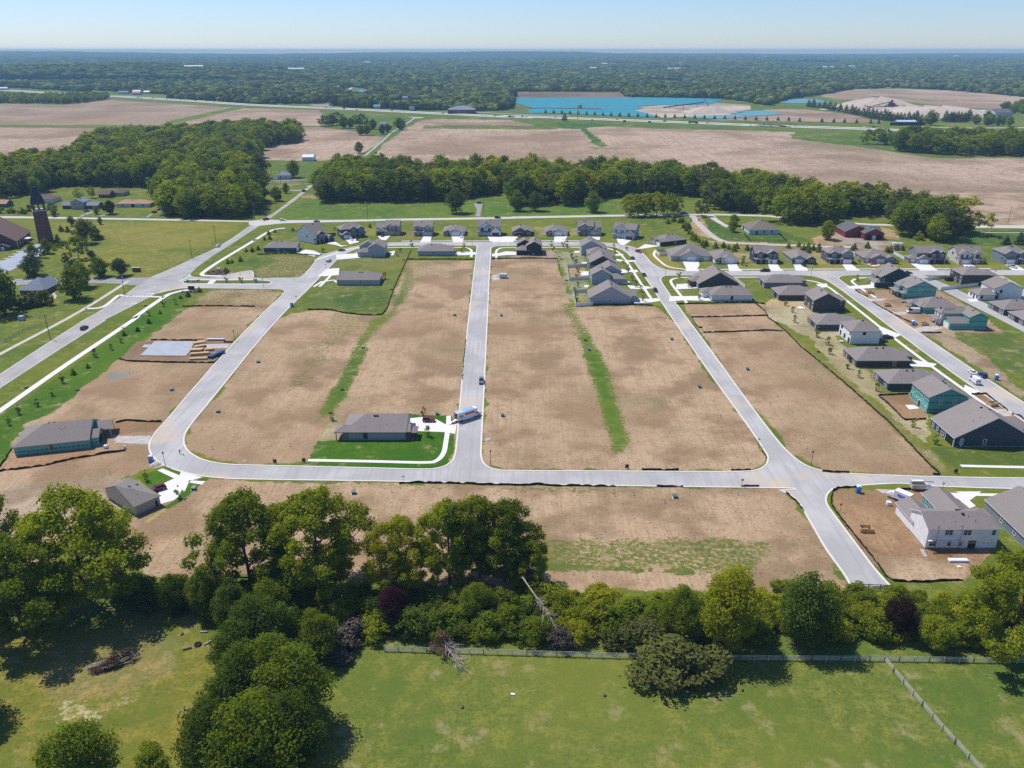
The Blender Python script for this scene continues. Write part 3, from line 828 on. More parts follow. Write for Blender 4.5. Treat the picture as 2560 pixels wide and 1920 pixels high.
dashes('road_marking', W("b0 1175,1020 1350,955"), .14, .024, WHITE)
dashes('road_marking', W("b0 1545,912 1640,858"), .45, .03, WHITE)
for k in range(8):                                   # crosswalk bars
    p, q = W("b0 1090,1038 1300,1042")
    t = (k + .5) / 8
    c0 = (p[0] + (q[0] - p[0]) * t, p[1] + (q[1] - p[1]) * t)
    struct('road_marking', MB().box(c0[0] - .35, c0[1] - 1.2, .02, c0[0] + .35, c0[1] + 1.2, .026), WHITE)


def turn_arrow(p):
    x, y = p
    b = MB().box(x - .12, y - 2.2, .02, x + .12, y + .6, .027)
    b.box(x + .12, y + .1, .02, x + 1.4, y + .6, .027)
    b.loft([[(x + 1.4, y - .5, z), (x + 2.6, y + .35, z), (x + 1.4, y + 1.2, z)] for z in (.02, .027)])
    struct('road_marking', b, WHITE)


for p in W("b0 1140,1100 1290,1018"):
    turn_arrow(p)

# crossing road, side drives
struct('road', tess([W("b0 -300,345 130,348 600,356 1400,370 2170,388 b1 60,375 240,382 700,380 1260,368 2212,353 b2 0,350 1000,333 1450,328 1750,328 1750,336 1500,343 1000,348 0,368 b1 2212,370 1260,385 700,398 240,408 0,432 b0 2150,420 2150,398 1400,384 600,370 130,364 -300,362")], .02), CONCR)
struct('road', tess([W("b3 1500,427 1780,428 2212,425 3000,420 3000,452 2212,452 1780,447 1500,440")], .02), CONCR)
struct('road', strip(W("b2 1750,332 2212,345 b3 300,380 900,420 1500,433"), 6, 0, .018), CONCR)
struct('drive', strip(smooth_line(W("b2 1560,345 1580,375 1640,440 1720,510 1800,555 1900,578 2060,585 b3 100,595 500,612 760,615")), 5, 0, .05), GRAVEL)
struct('drive', tess([W("b2 1640,330 1740,330 1780,375 1850,420 1900,430 1850,445 1760,395 1690,350")], .045), CONCR)
struct('drive', tess([W("b1 1890,350 1910,290 1880,240 1960,232 1950,280 1935,350")], .04), PATCH)
struct('drive', tess([W("b0 -200,930 140,890 550,880 900,885 1310,875 1180,945 1000,930 800,925 540,940 300,930 -200,980")], .021), PATCH)
struct('car_park', tess([W("b0 -300,760 20,740 100,700 230,620 310,590 400,580 400,640 340,690 200,770 60,830 -300,900")], .03), mat('blue_grey_asphalt', (.33, .36, .42), .9, .15, .2, kind='Position'))
for t in range(5):
    p, q = W("b0 20,735 160,655")
    struct('road_marking', MB().box(p[0] + (q[0] - p[0]) * t / 4 - 1.5, p[1] + (q[1] - p[1]) * t / 4 - .5, .031, p[0] + (q[0] - p[0]) * t / 4 + 1.5, p[1] + (q[1] - p[1]) * t / 4 + .5, .036), WHITE)
for s in ("b0 700,352 760,330 840,305 800,302 740,322 680,350", "b0 860,352 960,330 1030,318 960,318 850,345", "b0 1280,358 1340,318 1420,300 1390,295 1300,330 1260,352"):
    struct('drive', tess([W(s)], .035), PATCH)
struct('drive', tess([W("b1 430,90 480,75 540,75 540,82 470,90")], .02), GRAVEL)
struct('drive', strip(W("a1 90,1215 200,1215 440,1210"), 5, 0, .03), PATCH)
struct('drive', strip(W("a1 290,1300 400,1298"), 4, 0, .03), GRAVEL)

# highway and frontage road
hw = smooth_line(W("a0 -700,395 60,435 700,473 1100,492 1650,525 2212,562 a1 700,592 1280,620 2212,665 a2 0,658 1100,697 2212,741 a3 0,741 750,764 1400,790 1960,815 3000,860"), 6)
HWY = mat('highway_concrete', (.60, .57, .51), .9, .05, .02, kind='Position', spec=.2)
for d in (-12.5, 12.5):
    struct('highway', strip(offset_line(hw, d), 13, -.3, .12), HWY)
struct('road', strip(smooth_line(W("a1 1130,580 1280,585 1450,598 1600,607 a2 0,640 500,655")), 7, -.3, .1), CONCR)
struct('road', strip(smooth_line(W("a3 1280,745 1560,758 2000,760 2600,752")), 9, -.3, .1), CONCR)
struct('road', strip(smooth_line(W("a1 700,455 790,435 830,410")), 9, -.2, .2), CONCR)
struct('drive', strip(W("a1 1240,575 1340,530"), 6, -.2, .1), PATCH)

# ------------------------------------------------------------------ pavements and driveways
SWZ = .06


def pavement(line, w=1.5, m=None, n=4, name='pavement'):
    struct(name, strip(smooth_line(line, n), w, 0, SWZ), m or CONC)


for s, w_ in (("c0 -400,1060 0,785 560,395 1150,0 b0 1180,1210 1420,1045 1500,1010 1600,988 1680,985", 2.6), ("b1 -30,560 0,548 80,498 160,462 250,450", 2.4),
              ("b0 2212,548 1900,735 1760,830 1745,850 1770,862 1920,864", 2.4), ("b0 1060,1037 1020,1035 890,1132 740,1145", 2.0), ("b0 1295,1042 1420,1048", 2.0)):
    pavement(W(s), w_)
pavement(W("c0 -400,525 0,295 560,0 b0 840,1080 1060,940 1110,905"), 2.2, OLDC)
pavement(W("r5 930,740 960,690 920,650 1000,590 1020,570 960,560"), 1.2, OLDC)
pavement(W("c1 450,1212 1000,1222 1450,1232 1560,1215 1620,1150 1640,1060 1660,920 1665,828"), 1.6)
pavement(W("b3 1830,490 2212,490 2800,490"), 1.6, OLDC, name='path')
YS = [(-26, 519.3), (-82, 518.2), (-95, 513)]
for line in ([(-30, 531.2), (-60, 531), (-74, 530.6)], [(-30, 531.2), (30, 531.6), (56, 531.2)], [(-25.2, 486), (-25.6, 500), (-27.5, 508.5), (-34, 512.2), (-62, 512.5), (-80, 511.5), (-90, 509), (-95, 504), (-98.5, 497)],
             [(-9.5, 480), (-10, 500), (-8.2, 508.5), (-2, 511.5), (30, 512.4), (56, 512.3), (64, 506.5), (67.6, 496), (69.5, 470), (70.5, 430), (71.6, 396)],
             [(-120, 478), (-112.5, 492), (-106.5, 504), (-97, 514.6)], [(-104, 419), (-103.3, 430), (-102.6, 447)],
             [(88.5, 388), (87.6, 410), (87.4, 426), (89, 433.5), (95, 437.5), (110, 438.6), (160, 438.4)], [(170.8, 256), (169.6, 300), (169.6, 340), (170.4, 375), (170.8, 405), (170.4, 420), (167, 429.5), (158, 434.5)],
             [(92, 505), (88.6, 492), (89.6, 476), (92, 463), (99, 457), (110, 456), (180, 456.6), (280, 457.5)], [(187.8, 398), (187.2, 425), (190, 433), (198, 437.4), (218, 438)],
             [(138, 217.3), (152, 216.6), (172, 216)], [(118, 200.5), (150, 199.5), (180, 198.4)]):
    pavement(line)


def drive(s, name='driveway', m=None):
    struct(name, tess([W(s)], .075), m or CONC)


for s in ("c1 1330,850 1350,960 1640,970 1720,985 1735,900 1640,905 1560,860 1440,840",
          "r2 1010,640 1000,480 1290,345 1390,290 1420,220 1820,320 1660,365 1560,415 1500,560 1300,740 1050,815",
          "r2 985,195 1085,160 1390,285 1300,345", "r2 1560,380 1870,395 1810,458 1560,415",
          "q1 700,705 860,650 1000,670 1150,735 1180,710 1010,770 930,755", "q1 1190,545 1330,490 1480,580 1600,570 1470,600 1380,570",
          "q1 1540,470 1760,460 1780,520 1620,560", "q1 1380,740 1740,715 1810,790 1400,825", "q1 1060,1115 1220,985 1440,970 1430,1090 1200,1110", "q1 1360,1160 1440,1160 1420,1240 1340,1200",
          "q1 980,1290 1120,1200 1380,1165 1380,1180 1160,1210 1010,1300",
          "q2 85,400 330,400 240,490 150,480", "q2 890,420 1030,420 1010,520 830,525", "q2 1370,415 1590,415 1570,525 1400,520", "q2 1990,415 2212,415 2212,525 2050,520",
          "q3 370,420 460,420 360,525 0,525 135,520 140,425 370,425", "q3 1080,420 1310,410 1240,520 1070,525", "q3 1640,430 1870,430 1860,485 1700,470",
          "q4 840,255 1120,265 1000,350 930,370 860,320", "q4 1230,410 1330,350 1590,380 1280,430 1180,430", "q2 1450,690 1690,690 1800,700 1800,735 1680,745 1410,750",
          "q3 0,720 80,720 250,680 420,690 420,745 250,745 0,770", "q4 820,520 950,520 960,545 820,550", "q4 800,605 1060,630 1180,620 1170,650 1020,660 830,640",
          "q4 885,775 1100,800 1190,790 1220,830 1080,840 890,850", "q4 1020,1060 1270,1075 1390,1080 1460,1110 1300,1130 1080,1120", "q4 1110,1280 1420,1295 1550,1280 1600,1330 1440,1355 1140,1370",
          "q5 40,640 310,635 340,700 300,780 340,820 90,820 110,780", "q5 820,690 970,685 1030,780 1100,820 850,820", "q5 1520,690 1680,685 1740,780 1800,815 1560,815", "q5 1960,690 2090,690 2200,770 2212,810 2000,810",
          "q6 1000,690 1160,685 1260,770 1330,810 1080,805", "q6 1420,690 1650,690 1640,720 1540,730", "q7 250,685 570,690 690,780 740,810 420,810 380,770", "q7 1130,690 1300,690 1430,775 1490,805 1260,800",
          "q7 1880,690 2050,700 2212,780 2212,810 2010,800", "q5 -60,1040 210,1030 310,1110 170,1120 -70,1130", "q5 -180,1250 480,1245 530,1330 60,1320 -190,1340",
          "q6 1070,1080 1640,1040 1650,1105 1300,1120 1140,1120", "q6 560,1040 740,1030 760,1090 600,1110", "c3 1225,340 1460,380 1420,410 1225,400", "c3 960,50 1150,130 1060,170 960,110",
          "w7 1700,325 2000,325 1850,270 2300,270 2250,320 2100,430 2212,520 2100,560 1900,400", "c3 1700,560 1830,620 1760,640 1690,610"):
    drive(s)
for s in ("q3 1530,1030 1670,1025 1670,1095 1545,1100", "q3 1550,870 1640,865 1640,890 1550,892", "q4 110,470 200,465 200,495 110,500", "q4 280,1060 370,1055 340,1095 285,1095", "q2 300,690 400,670 370,750 310,750",
          "c3 1185,735 1260,735 1310,765 1220,775", "q8 350,185 440,180 510,215 400,220", "r1 1225,330 1370,335 1440,370 1280,380"):
    drive(s, 'patio')
for s in ("c0 1300,1230 1390,1215 1420,1260 1330,1280", "w8 1600,280 2060,270 1990,350 1640,350", "q6 1450,1290 1780,1290 1700,1330 1500,1330", "r1 250,860 420,810 700,800 820,830 640,880 420,900",
          "r1 -60,560 170,550 190,600 0,600", "q3 0,1090 140,1085 130,1170 0,1190", "c3 1860,770 2080,770 2110,830 1950,840", "w7 470,225 800,240 760,290 600,300", "c0 970,1005 1300,1000 1310,1075 1010,1060"):
    struct('gravel_pad', tess([W(s)], .03), GRAVEL)
# planted island at the entrance
for s, mm, z in (("b0 1570,918 1590,902 1640,895 2200,895 b1 100,900 150,918 120,940 b0 1640,938 1590,932", KERB, .12), ("b0 1582,918 1600,906 1640,901 1815,903 1790,930 1640,931 1600,927", None, .125), ("b0 1870,903 2200,901 b1 95,906 138,918 110,932 b0 1840,931", None, .126)):
    struct('traffic_island', tess([W(s)], z), mm or mat('island_grass', (.09, .125, .03), .95, .3, .5, kind='Position'))
# ------------------------------------------------------------------ trees
rng = np.random.default_rng(11)
BARK = mat('bark', (.11, .085, .065), .9, .3, 1.5)
PALEBARK = mat('pale_dead_wood', (.42, .37, .31), .9, .2, 1.5)
GREEN = leafmat('foliage_green', (.180, .245, .022))
YGREEN = leafmat('foliage_yellow_green', (.245, .300, .022))
BRIGHT = leafmat('foliage_bright', (.315, .345, .02))
DARK = leafmat('foliage_dark', (.105, .160, .022), .45)
OLIVE = leafmat('foliage_olive', (.140, .165, .05))
BLUISH = leafmat('foliage_bluish', (.078, .125, .05), .4)
PURPLE = leafmat('foliage_purple', (.048, .016, .022), .2)
MAROON = leafmat('foliage_dark_red', (.04, .022, .016), .2)
BROWN = leafmat('foliage_brown', (.12, .075, .05), .2)
GREYTWIG = leafmat('twigs_grey', (.095, .088, .075), .1)


def cards(pts, nrm, size, lv, seed):
    """A mesh of small bent leaf clumps, one quad each."""
    r = np.random.default_rng(seed)
    n = len(pts)
    nn = nrm + r.normal(0, .55, (n, 3))
    nn /= np.linalg.norm(nn, axis=1)[:, None] + 1e-9
    t = np.cross(nn, r.normal(0, 1, (n, 3)))
    t /= np.linalg.norm(t, axis=1)[:, None] + 1e-9
    b = np.cross(nn, t)
    s = (size * r.uniform(.6, 1.3, n))[:, None]
    asp = r.uniform(.45, .8, n)[:, None]
    v = np.stack([pts - t * s, pts - b * s * asp + nn * s * .18, pts + t * s, pts + b * s * asp + nn * s * .18], 1).reshape(-1, 3)
    me = bpy.data.meshes.new('crown')
    me.vertices.add(4 * n)
    me.vertices.foreach_set('co', v.ravel())
    me.loops.add(4 * n)
    me.loops.foreach_set('vertex_index', np.arange(4 * n))
    me.polygons.add(n)
    me.polygons.foreach_set('loop_start', np.arange(0, 4 * n, 4))
    me.update(calc_edges=True)
    a = me.attributes.new('lv', 'FLOAT', 'FACE')
    a.data.foreach_set('value', lv.astype(np.float32))
    return me


def crown_lobes(seed, shape, nl):
    """Centres and radii of the leaf masses of a crown that fits a unit tree (height 1)."""
    r = np.random.default_rng(seed)
    L = []
    tries = 0
    while len(L) < nl and tries < 4000:
        tries += 1
        u = r.uniform(0, 1)
        ang = r.uniform(0, 2 * math.pi)
        if shape == 'cone':
            z = .10 + .86 * u
            R = .30 * (1 - u) ** .85 + .015
            rad = max(.035, R * .42)
            d = R * r.uniform(.45, 1)
        elif shape == 'oval':
            z = .10 + .82 * u
            R = .37 * (1 + .15 * math.sin(ang * 2 + seed) + .13 * math.sin(ang * 3 + z * 9)) * math.sin(math.pi * min(1, (u * .88 + .10))) ** .75
            rad = r.uniform(.075, .125)
            d = max(0, R - rad * .6) * math.sqrt(r.uniform(.12, 1))
        elif shape == 'open':
            z = .17 + .76 * u
            R = .52 * math.sin(math.pi * min(1, (u * .80 + .17))) ** .7 * (1 + .18 * math.sin(ang * 2 + seed) + .12 * math.sin(ang * 3 + seed * 2))
            rad = r.uniform(.045, .10)
            d = max(0, R - rad * .5) * math.sqrt(r.uniform(.15, 1))
        else:                                          # round bush
            z = .10 + .74 * u
            R = .60 * math.sin(math.pi * min(1, (u * .72 + .26))) ** .6 * (1 + .22 * math.sin(ang * 2 + seed) + .16 * math.sin(ang * 3 + seed * 3))
            rad = r.uniform(.08, .2)
            z *= 1 + .18 * math.sin(ang + seed * 2)
            d = max(0, R - rad * .7) * math.sqrt(r.uniform(.15, 1))
        c = np.array([d * math.cos(ang), d * math.sin(ang), z])
        if all(np.linalg.norm(c - q) > (rad + s) * .48 for q, s in L):
            L.append((c, rad))
    return L


def make_crown(seed, shape, nl, ncard, size, flat=.75, hollow=.55):
    r = np.random.default_rng(seed + 900)
    L = crown_lobes(seed, shape, nl)
    w = np.array([s ** 2 for _, s in L])
    cnt = np.maximum(4, (ncard * w / w.sum()).astype(int))
    P, N, V = [], [], []
    for (c, s), k in zip(L, cnt):
        d = r.normal(0, 1, (k, 3))
        d /= np.linalg.norm(d, axis=1)[:, None]
        rad = s * (hollow + (1.12 - hollow) * r.uniform(0, 1, k) ** .7) * np.where(r.uniform(0, 1, k) < .14, r.uniform(1, 1.55, k), 1)
        q = d * rad[:, None]
        q[:, 2] *= flat
        P.append(c + q)
        out = d * .9 + np.array([0, 0, .45])
        N.append(out)
        V.append(np.clip(r.normal(.42 + r.uniform(-.16, .2), .16, k), 0, 1))
    return cards(np.concatenate(P), np.concatenate(N), size, np.concatenate(V), seed), L


def make_trunk(seed, L, r0, nlimb=9, top=.62, k=6, z0=0.0):
    r = np.random.default_rng(seed + 77)
    b = MB()
    pts = [(0, 0, z0), (r.normal(0, .006), r.normal(0, .006), top * .35), (r.normal(0, .015), r.normal(0, .015), top * .7), (r.normal(0, .02), r.normal(0, .02), top)]
    rad = [r0, r0 * .75, r0 * .5, r0 * .18]
    ang = [2 * math.pi * i / k for i in range(k)]
    b.loft([[(p[0] + q * math.cos(t), p[1] + q * math.sin(t), p[2]) for t in ang] for p, q in zip(pts, rad)])
    for c, s in sorted(L, key=lambda q: -q[1])[:nlimb]:
        h = max(.12, min(top * .9, c[2] - .14 - r.uniform(0, .1)))
        f = h / top
        st = Vector((pts[2][0] * f, pts[2][1] * f, h))
        e = Vector(c)
        mpt = st.lerp(e, .55) + Vector((0, 0, -.03))
        q = r0 * (.42 - .22 * f)
        b.cyl(st, mpt, q, q * .6, 4)
        b.cyl(mpt, e, q * .6, q * .2, 4)
    return b.mesh('trunk')


PROTO = {}


def proto(key, shape, seeds, nl, ncard, size, r0=.022, flat=.75, hollow=.55, nlimb=9, top=.62):
    PROTO[key] = []
    for s in seeds:
        c, L = make_crown(s, shape, nl, ncard, size, flat, hollow)
        PROTO[key].append((c, make_trunk(s, L, r0, nlimb, top)))


proto('big', 'open', (1, 2, 3, 4), 95, 26000, .0130, .023, .7, .35, 20, .7)          # tall airy field trees, close up
proto('maple', 'oval', (11, 12, 13), 80, 17000, .0140, .02, .8, .5, 8, .75)        # dense rounded trees, close up
proto('bush', 'bush', (21, 22, 23, 24), 40, 5000, .034, .012, .85, .5, 6, .4)      # hedgerow shrubs
proto('fir', 'cone', (31, 32), 60, 1500, .034, .02, .6, .3, 4, .8)                 # small planted conifers
proto('sap', 'oval', (41, 42, 43), 14, 420, .045, .012, .9, .3, 4, .75)            # young street trees
proto('mid', 'oval', (51, 52, 53, 54, 55, 56), 54, 2700, .029, .018, .8, .5, 5, .6)  # trees some hundred metres off
proto('midopen', 'open', (61, 62, 63, 64), 56, 2500, .029, .018, .75, .45, 8, .6)
proto('midbush', 'bush', (71, 72, 73), 20, 700, .07, .01, .85, .5, 3, .3)


def tree(name, label, loc, h, kind, m, w=1.0, group=None, rz=None, seed=None, cat='tree', bark=None):
    r = random.Random(seed if seed is not None else int(loc[0] * 13 + loc[1] * 7))
    ps = PROTO[kind]
    c, t = ps[r.randrange(len(ps))]
    o = thing(name, label, cat, loc, r.uniform(0, 6.28) if rz is None else rz, group)
    o.scale = (h * w, h * w, h)
    obj('trunk', t, bark or BARK, o)
    obj('crown' if kind not in ('bush', 'midbush') else 'foliage', c, m, o)
    return o


def inside_poly(x, y, poly):
    r = False
    for i in range(len(poly)):
        x0, y0 = poly[i - 1]
        x1, y1 = poly[i]
        if (y0 > y) != (y1 > y) and x < (x1 - x0) * (y - y0) / (y1 - y0) + x0:
            r = not r
    return r


def scatter_in(poly, spacing, seed, keep_out=()):
    """Jittered points inside an outline."""
    r = random.Random(seed)
    xs, ys_ = [p[0] for p in poly], [p[1] for p in poly]
    out = []
    y = min(ys_)
    k = 0
    while y < max(ys_):
        x = min(xs) + (spacing / 2 if k % 2 else 0)
        while x < max(xs):
            px_, py_ = x + r.uniform(-.42, .42) * spacing, y + r.uniform(-.42, .42) * spacing
            if inside_poly(px_, py_, poly) and not any(inside_poly(px_, py_, q) for q in keep_out):
                out.append((px_, py_))
            x += spacing
        y += spacing * .87
        k += 1
    return out


def scatter_mesh(name, pts, protos, m_list, label, cat, hs, ws):
    """One object of many trees nobody could count: points that each carry a tree."""
    me = bpy.data.meshes.new(name)
    me.from_pydata([(p[0], p[1], p[2] if len(p) > 2 else 0) for p in pts], [], [])
    for nm, arr in (('h', hs), ('w', ws)):
        a = me.attributes.new(nm, 'FLOAT', 'POINT')
        a.data.foreach_set('value', np.asarray(arr, dtype=np.float32))
    o = obj(name, me)
    tag(o, label, cat, None, 'stuff')
    ng = bpy.data.node_groups.new(name, 'GeometryNodeTree')
    ng.interface.new_socket('Geometry', in_out='INPUT', socket_type='NodeSocketGeometry')
    ng.interface.new_socket('Geometry', in_out='OUTPUT', socket_type='NodeSocketGeometry')
    N, Lk = ng.nodes, ng.links
    gi, go = N.new('NodeGroupInput'), N.new('NodeGroupOutput')
    col = bpy.data.collections.new(name + '_kinds')
    for i, (me_, m_) in enumerate(zip(protos, m_list)):
        c = bpy.data.objects.new('kind_of_tree', me_)
        if not me_.materials:
            me_.materials.append(m_)
        c.material_slots[0].link = 'OBJECT'
        c.material_slots[0].material = m_
        col.objects.link(c)
    ci = N.new('GeometryNodeCollectionInfo')
    ci.inputs['Collection'].default_value = col
    ci.inputs['Separate Children'].default_value = True
    ci.inputs['Reset Children'].default_value = True
    ip = N.new('GeometryNodeInstanceOnPoints')
    ip.inputs['Pick Instance'].default_value = True
    Lk.new(gi.outputs[0], ip.inputs['Points'])
    Lk.new(ci.outputs[0], ip.inputs['Instance'])
    ri = N.new('FunctionNodeRandomValue')
    ri.data_type = 'INT'
    ri.inputs[4].default_value, ri.inputs[5].default_value = 0, len(protos) - 1
    Lk.new(ri.outputs[2], ip.inputs['Instance Index'])
    rr = N.new('FunctionNodeRandomValue')
    rr.data_type = 'FLOAT'
    rr.inputs[2].default_value, rr.inputs[3].default_value = 0, 6.283
    cx = N.new('ShaderNodeCombineXYZ')
    Lk.new(rr.outputs[1], cx.inputs[2])
    er = N.new('FunctionNodeEulerToRotation')
    Lk.new(cx.outputs[0], er.inputs[0])
    Lk.new(er.outputs[0], ip.inputs['Rotation'])
    ah, aw = N.new('GeometryNodeInputNamedAttribute'), N.new('GeometryNodeInputNamedAttribute')
    for a, nm in ((ah, 'h'), (aw, 'w')):
        a.data_type = 'FLOAT'
        a.inputs[0].default_value = nm
    sx = N.new('ShaderNodeCombineXYZ')
    Lk.new(aw.outputs[0], sx.inputs[0])
    Lk.new(aw.outputs[0], sx.inputs[1])
    Lk.new(ah.outputs[0], sx.inputs[2])
    Lk.new(sx.outputs[0], ip.inputs['Scale'])
    Lk.new(ip.outputs[0], go.inputs[0])
    md = o.modifiers.new('trees', 'NODES')
    md.node_group = ng
    return o


# --- the wood behind the north road and the wood to the west: the front trees one by one, the mass behind as one
WOODS = [
    ('belt', W("b1 560,230 900,215 1300,220 1750,200 2212,140 b2 0,250 250,260 560,250 780,190 960,170 1500,175 1640,200 1800,300 b3 0,330 200,420 560,430 600,350 960,330 1100,420 1120,520 1330,560 1600,580 1720,500 1650,430 1400,380 900,300 400,250 b2 1900,130 1100,30 0,20 b1 1300,10 700,-20 620,60 560,100")),
    ('west', W("p -150,400 20,400 90,420 170,415 230,365 300,350 420,350 600,330 745,335 750,352 650,372 645,425 655,470 640,520 600,545 420,545 400,490 330,470 200,475 130,485 0,500 -150,500")),
]
KEEP = [W("a1 0,1060 520,1060 640,1160 480,1300 0,1300 a0 2100,1090 1900,1110 2000,1060"), W("a0 -60,1010 300,1010 300,1100 -60,1120"), W("a0 400,960 700,960 700,1040 480,1040"),
        W("b0 500,90 1400,90 1400,320 500,330"), roadW + roadE[::-1], W("b0 400,110 680,90 640,190 380,200"), W("b3 560,410 900,410 1010,450 1010,560 560,560"), W("b2 1880,410 b3 120,400 130,520 b2 1900,520"), W("b0 -60,190 480,150 480,280 -60,290")]
rest, front = [], []
for wi, (wn_, poly) in enumerate(WOODS):
    pts = scatter_in(poly, 10.6, 5 + wi, KEEP)
    pts.sort(key=lambda p: p[1] - .10 * abs(p[0]))
    k = 150 if wn_ == 'belt' else 90
    # along the front edge: nearest of each column
    cols = {}
    for p in pts:
        cols.setdefault(round(math.atan2(p[0], p[1]) * (150 if wi == 0 else 130)), []).append(p)
    fr = []
    for c_ in cols.values():
        c_.sort(key=lambda p: p[1])
        fr += c_[:2]
    fr = sorted(fr, key=lambda p: p[1])[:k]
    sset = set(fr)
    front += [(wn_, p) for p in fr]
    rest += [p for p in pts if p not in sset]
R_ = random.Random(4)
for wn_, p in front:
    g = 'trees along the front of the north wood' if wn_ == 'belt' else 'trees along the front of the west wood'
    lb = 'leafy green tree standing in the front rows of the wood behind the north road' if wn_ == 'belt' else 'dense green tree standing in the front rows of the wood near the church'
    kd = R_.choice(['mid', 'mid', 'midopen'])
    mm = R_.choice([GREEN, GREEN, YGREEN, YGREEN, DARK, BRIGHT, OLIVE] if wn_ == 'belt' else [GREEN, DARK, GREEN, BLUISH, GREEN, YGREEN, OLIVE])
    tree('wood_tree', lb, p, R_.uniform(15, 27), kd, mm, R_.uniform(.9, 1.3), g)
mk = [c for c, _ in PROTO['mid']] + [c for c, _ in PROTO['midopen']]
mm = [GREEN, YGREEN, GREEN, DARK, YGREEN, GREEN, BRIGHT, OLIVE, GREEN, YGREEN]
hs = [R_.uniform(12, 26) for _ in rest]
scatter_mesh('woods', rest, mk, mm, 'mass of green treetops behind the front trees of the woods', 'woods', hs, [h * R_.uniform(.9, 1.3) for h in hs])
# undergrowth at the foot of the wood
ug = scatter_in(WOODS[0][1], 9, 77)
ug = [p for p in ug if R_.random() < .5]
hs = [R_.uniform(3, 6) for _ in ug]
scatter_mesh('undergrowth', ug, [c for c, _ in PROTO['midbush']], [GREEN, DARK, YGREEN], 'low green undergrowth at the foot of the north wood', 'undergrowth', hs, [h * 1.3 for h in hs])

# --- clumps and single trees out in the fields
CL = [("a1 600,745", 24, 'midopen', OLIVE), ("a1 655,735", 25, 'mid', GREEN), ("a1 700,735", 28, 'midopen', OLIVE), ("a1 760,760", 24, 'mid', DARK), ("a1 820,762", 22, 'mid', DARK), ("a1 870,745", 25, 'midopen', GREEN),
      ("a1 920,745", 26, 'midopen', OLIVE), ("a1 905,820", 20, 'mid', DARK), ("a1 960,822", 21, 'mid', DARK), ("a1 1010,770", 21, 'mid', DARK), ("a1 1095,810", 18, 'mid', BLUISH), ("a1 1140,800", 17, 'mid', BLUISH),
      ("a1 1242,775", 25, 'mid', DARK), ("a1 890,975", 18, 'mid', GREEN)]
LBL = ['broad olive tree at the edge of the farmhouse clump in the fields', 'tall green tree in the farmhouse clump, second from its edge', 'tall thin olive tree rising behind the farmhouse clump', 'dark rounded tree in the middle of the farmhouse clump',
       'dark green tree beside the grass strip in the farmhouse clump', 'grey green tree at the back of the farmhouse clump', 'airy olive tree behind the farmhouse in the fields', 'wide dark tree standing in front of the farmhouse clump',
       'dark bushy tree in front of the farmhouse', 'dark tree shading the white farmhouse', 'bluish conifer beside the field road farmhouse', 'small bluish conifer nearest the field road', 'single dark round tree beside the field road',
       'lone bushy tree beside the field road near the wood']
for (s, h, kd, m_), lb in zip(CL, LBL):
    tree('field_tree', lb, W(s)[0], h * .8, kd, m_, 1.25)
pts = scatter_in(W("a3 290,850 420,860 560,870 680,890 900,900 1080,910 1140,965 1400,990 1800,1000 2400,1000 2400,900 1950,810 1500,800 1350,740 1080,760 800,850 740,790 640,760 560,800 430,800 330,760"), 14, 31)
for i, p in enumerate(sorted(pts, key=lambda p: p[1])[:150]):
    h = R_.uniform(16, 27)
    tree('hedgerow_tree', 'dark green tree in the long clump between field and highway', p, h, R_.choice(['mid', 'midopen']), R_.choice([GREEN, DARK, GREEN, YGREEN]), 1.1, 'trees in the clump between field and highway')
pts = scatter_in(W("a0 1850,760 2212,750 a1 60,760 240,800 380,850 380,858 0,862 a0 2212,862 1950,850"), 9, 33)
hs = [R_.uniform(9, 14) for _ in pts]
scatter_mesh('thicket', pts, mk, mm, 'low green thicket reaching out between the western fields', 'thicket', hs, hs)
pts = scatter_in(W("a0 -300,545 180,548 560,552 720,545 930,515 930,500 600,505 300,505 0,500 -300,500"), 14, 35)
hs = [R_.uniform(13, 19) for _ in pts]
scatter_mesh('hedgerow_thicket', pts, mk, mm, 'dark hedgerow below the western highway', 'hedgerow', hs, [h * 1.15 for h in hs])
pts = scatter_in(W("a3 1770,690 2100,720 2100,745 1800,745"), 15, 36) + scatter_in(W("a3 2020,600 2300,560 2300,640 2060,640"), 15, 37)
for p in pts[::3]:
    tree('hedgerow_tree', 'dark green tree beside the grey sheds by the highway', p, R_.uniform(14, 20), 'mid', R_.choice([GREEN, DARK]), 1.2, 'trees by the highway sheds')
tree('field_tree', 'broad lone tree beside the blue barn at the highway', W("a3 1400,735")[0], 26, 'mid', GREEN, 1.25)
tree('field_tree', 'small dark tree on the green wedge beside the highway', W("a2 455,700")[0], 16, 'fir', DARK, 1.0)
row = smooth_line(W("a3 350,580 440,592 530,605 620,620 720,640 780,648 860,670 930,680 1000,692 1050,698 1110,703 1170,703 1250,702 1320,712 1530,705 1570,708 1600,705 1630,708 1690,708 1730,690"), 2)
for i, p in enumerate(row):
    tree('conifer', 'dark conifer in the row screening the gravel works', p, R_.uniform(14, 21), 'fir', R_.choice([DARK, BLUISH]), 1.25, 'conifer row below the gravel works')
for p in W("a2 290,632 360,634 430,637 500,641 572,645 645,648 715,650 785,654 855,656 932,658 1010,661 1088,663 1167,666 1245,669 1323,671 1405,674 1490,677 1578,679 1662,681 1750,683 1838,685 1925,687 2015,690 2108,693 2200,695 a3 85,697 178,699 272,706 465,710 568,713 660,714 765,719 885,721 955,722"):
    tree('shelter_conifer', 'small dark conifer in the spaced row along the highway verge', p, 8, 'fir', DARK, 1.2, 'spaced conifers along the highway verge')

# --- far woods: crowns by the ten thousand
r = np.random.default_rng(5)


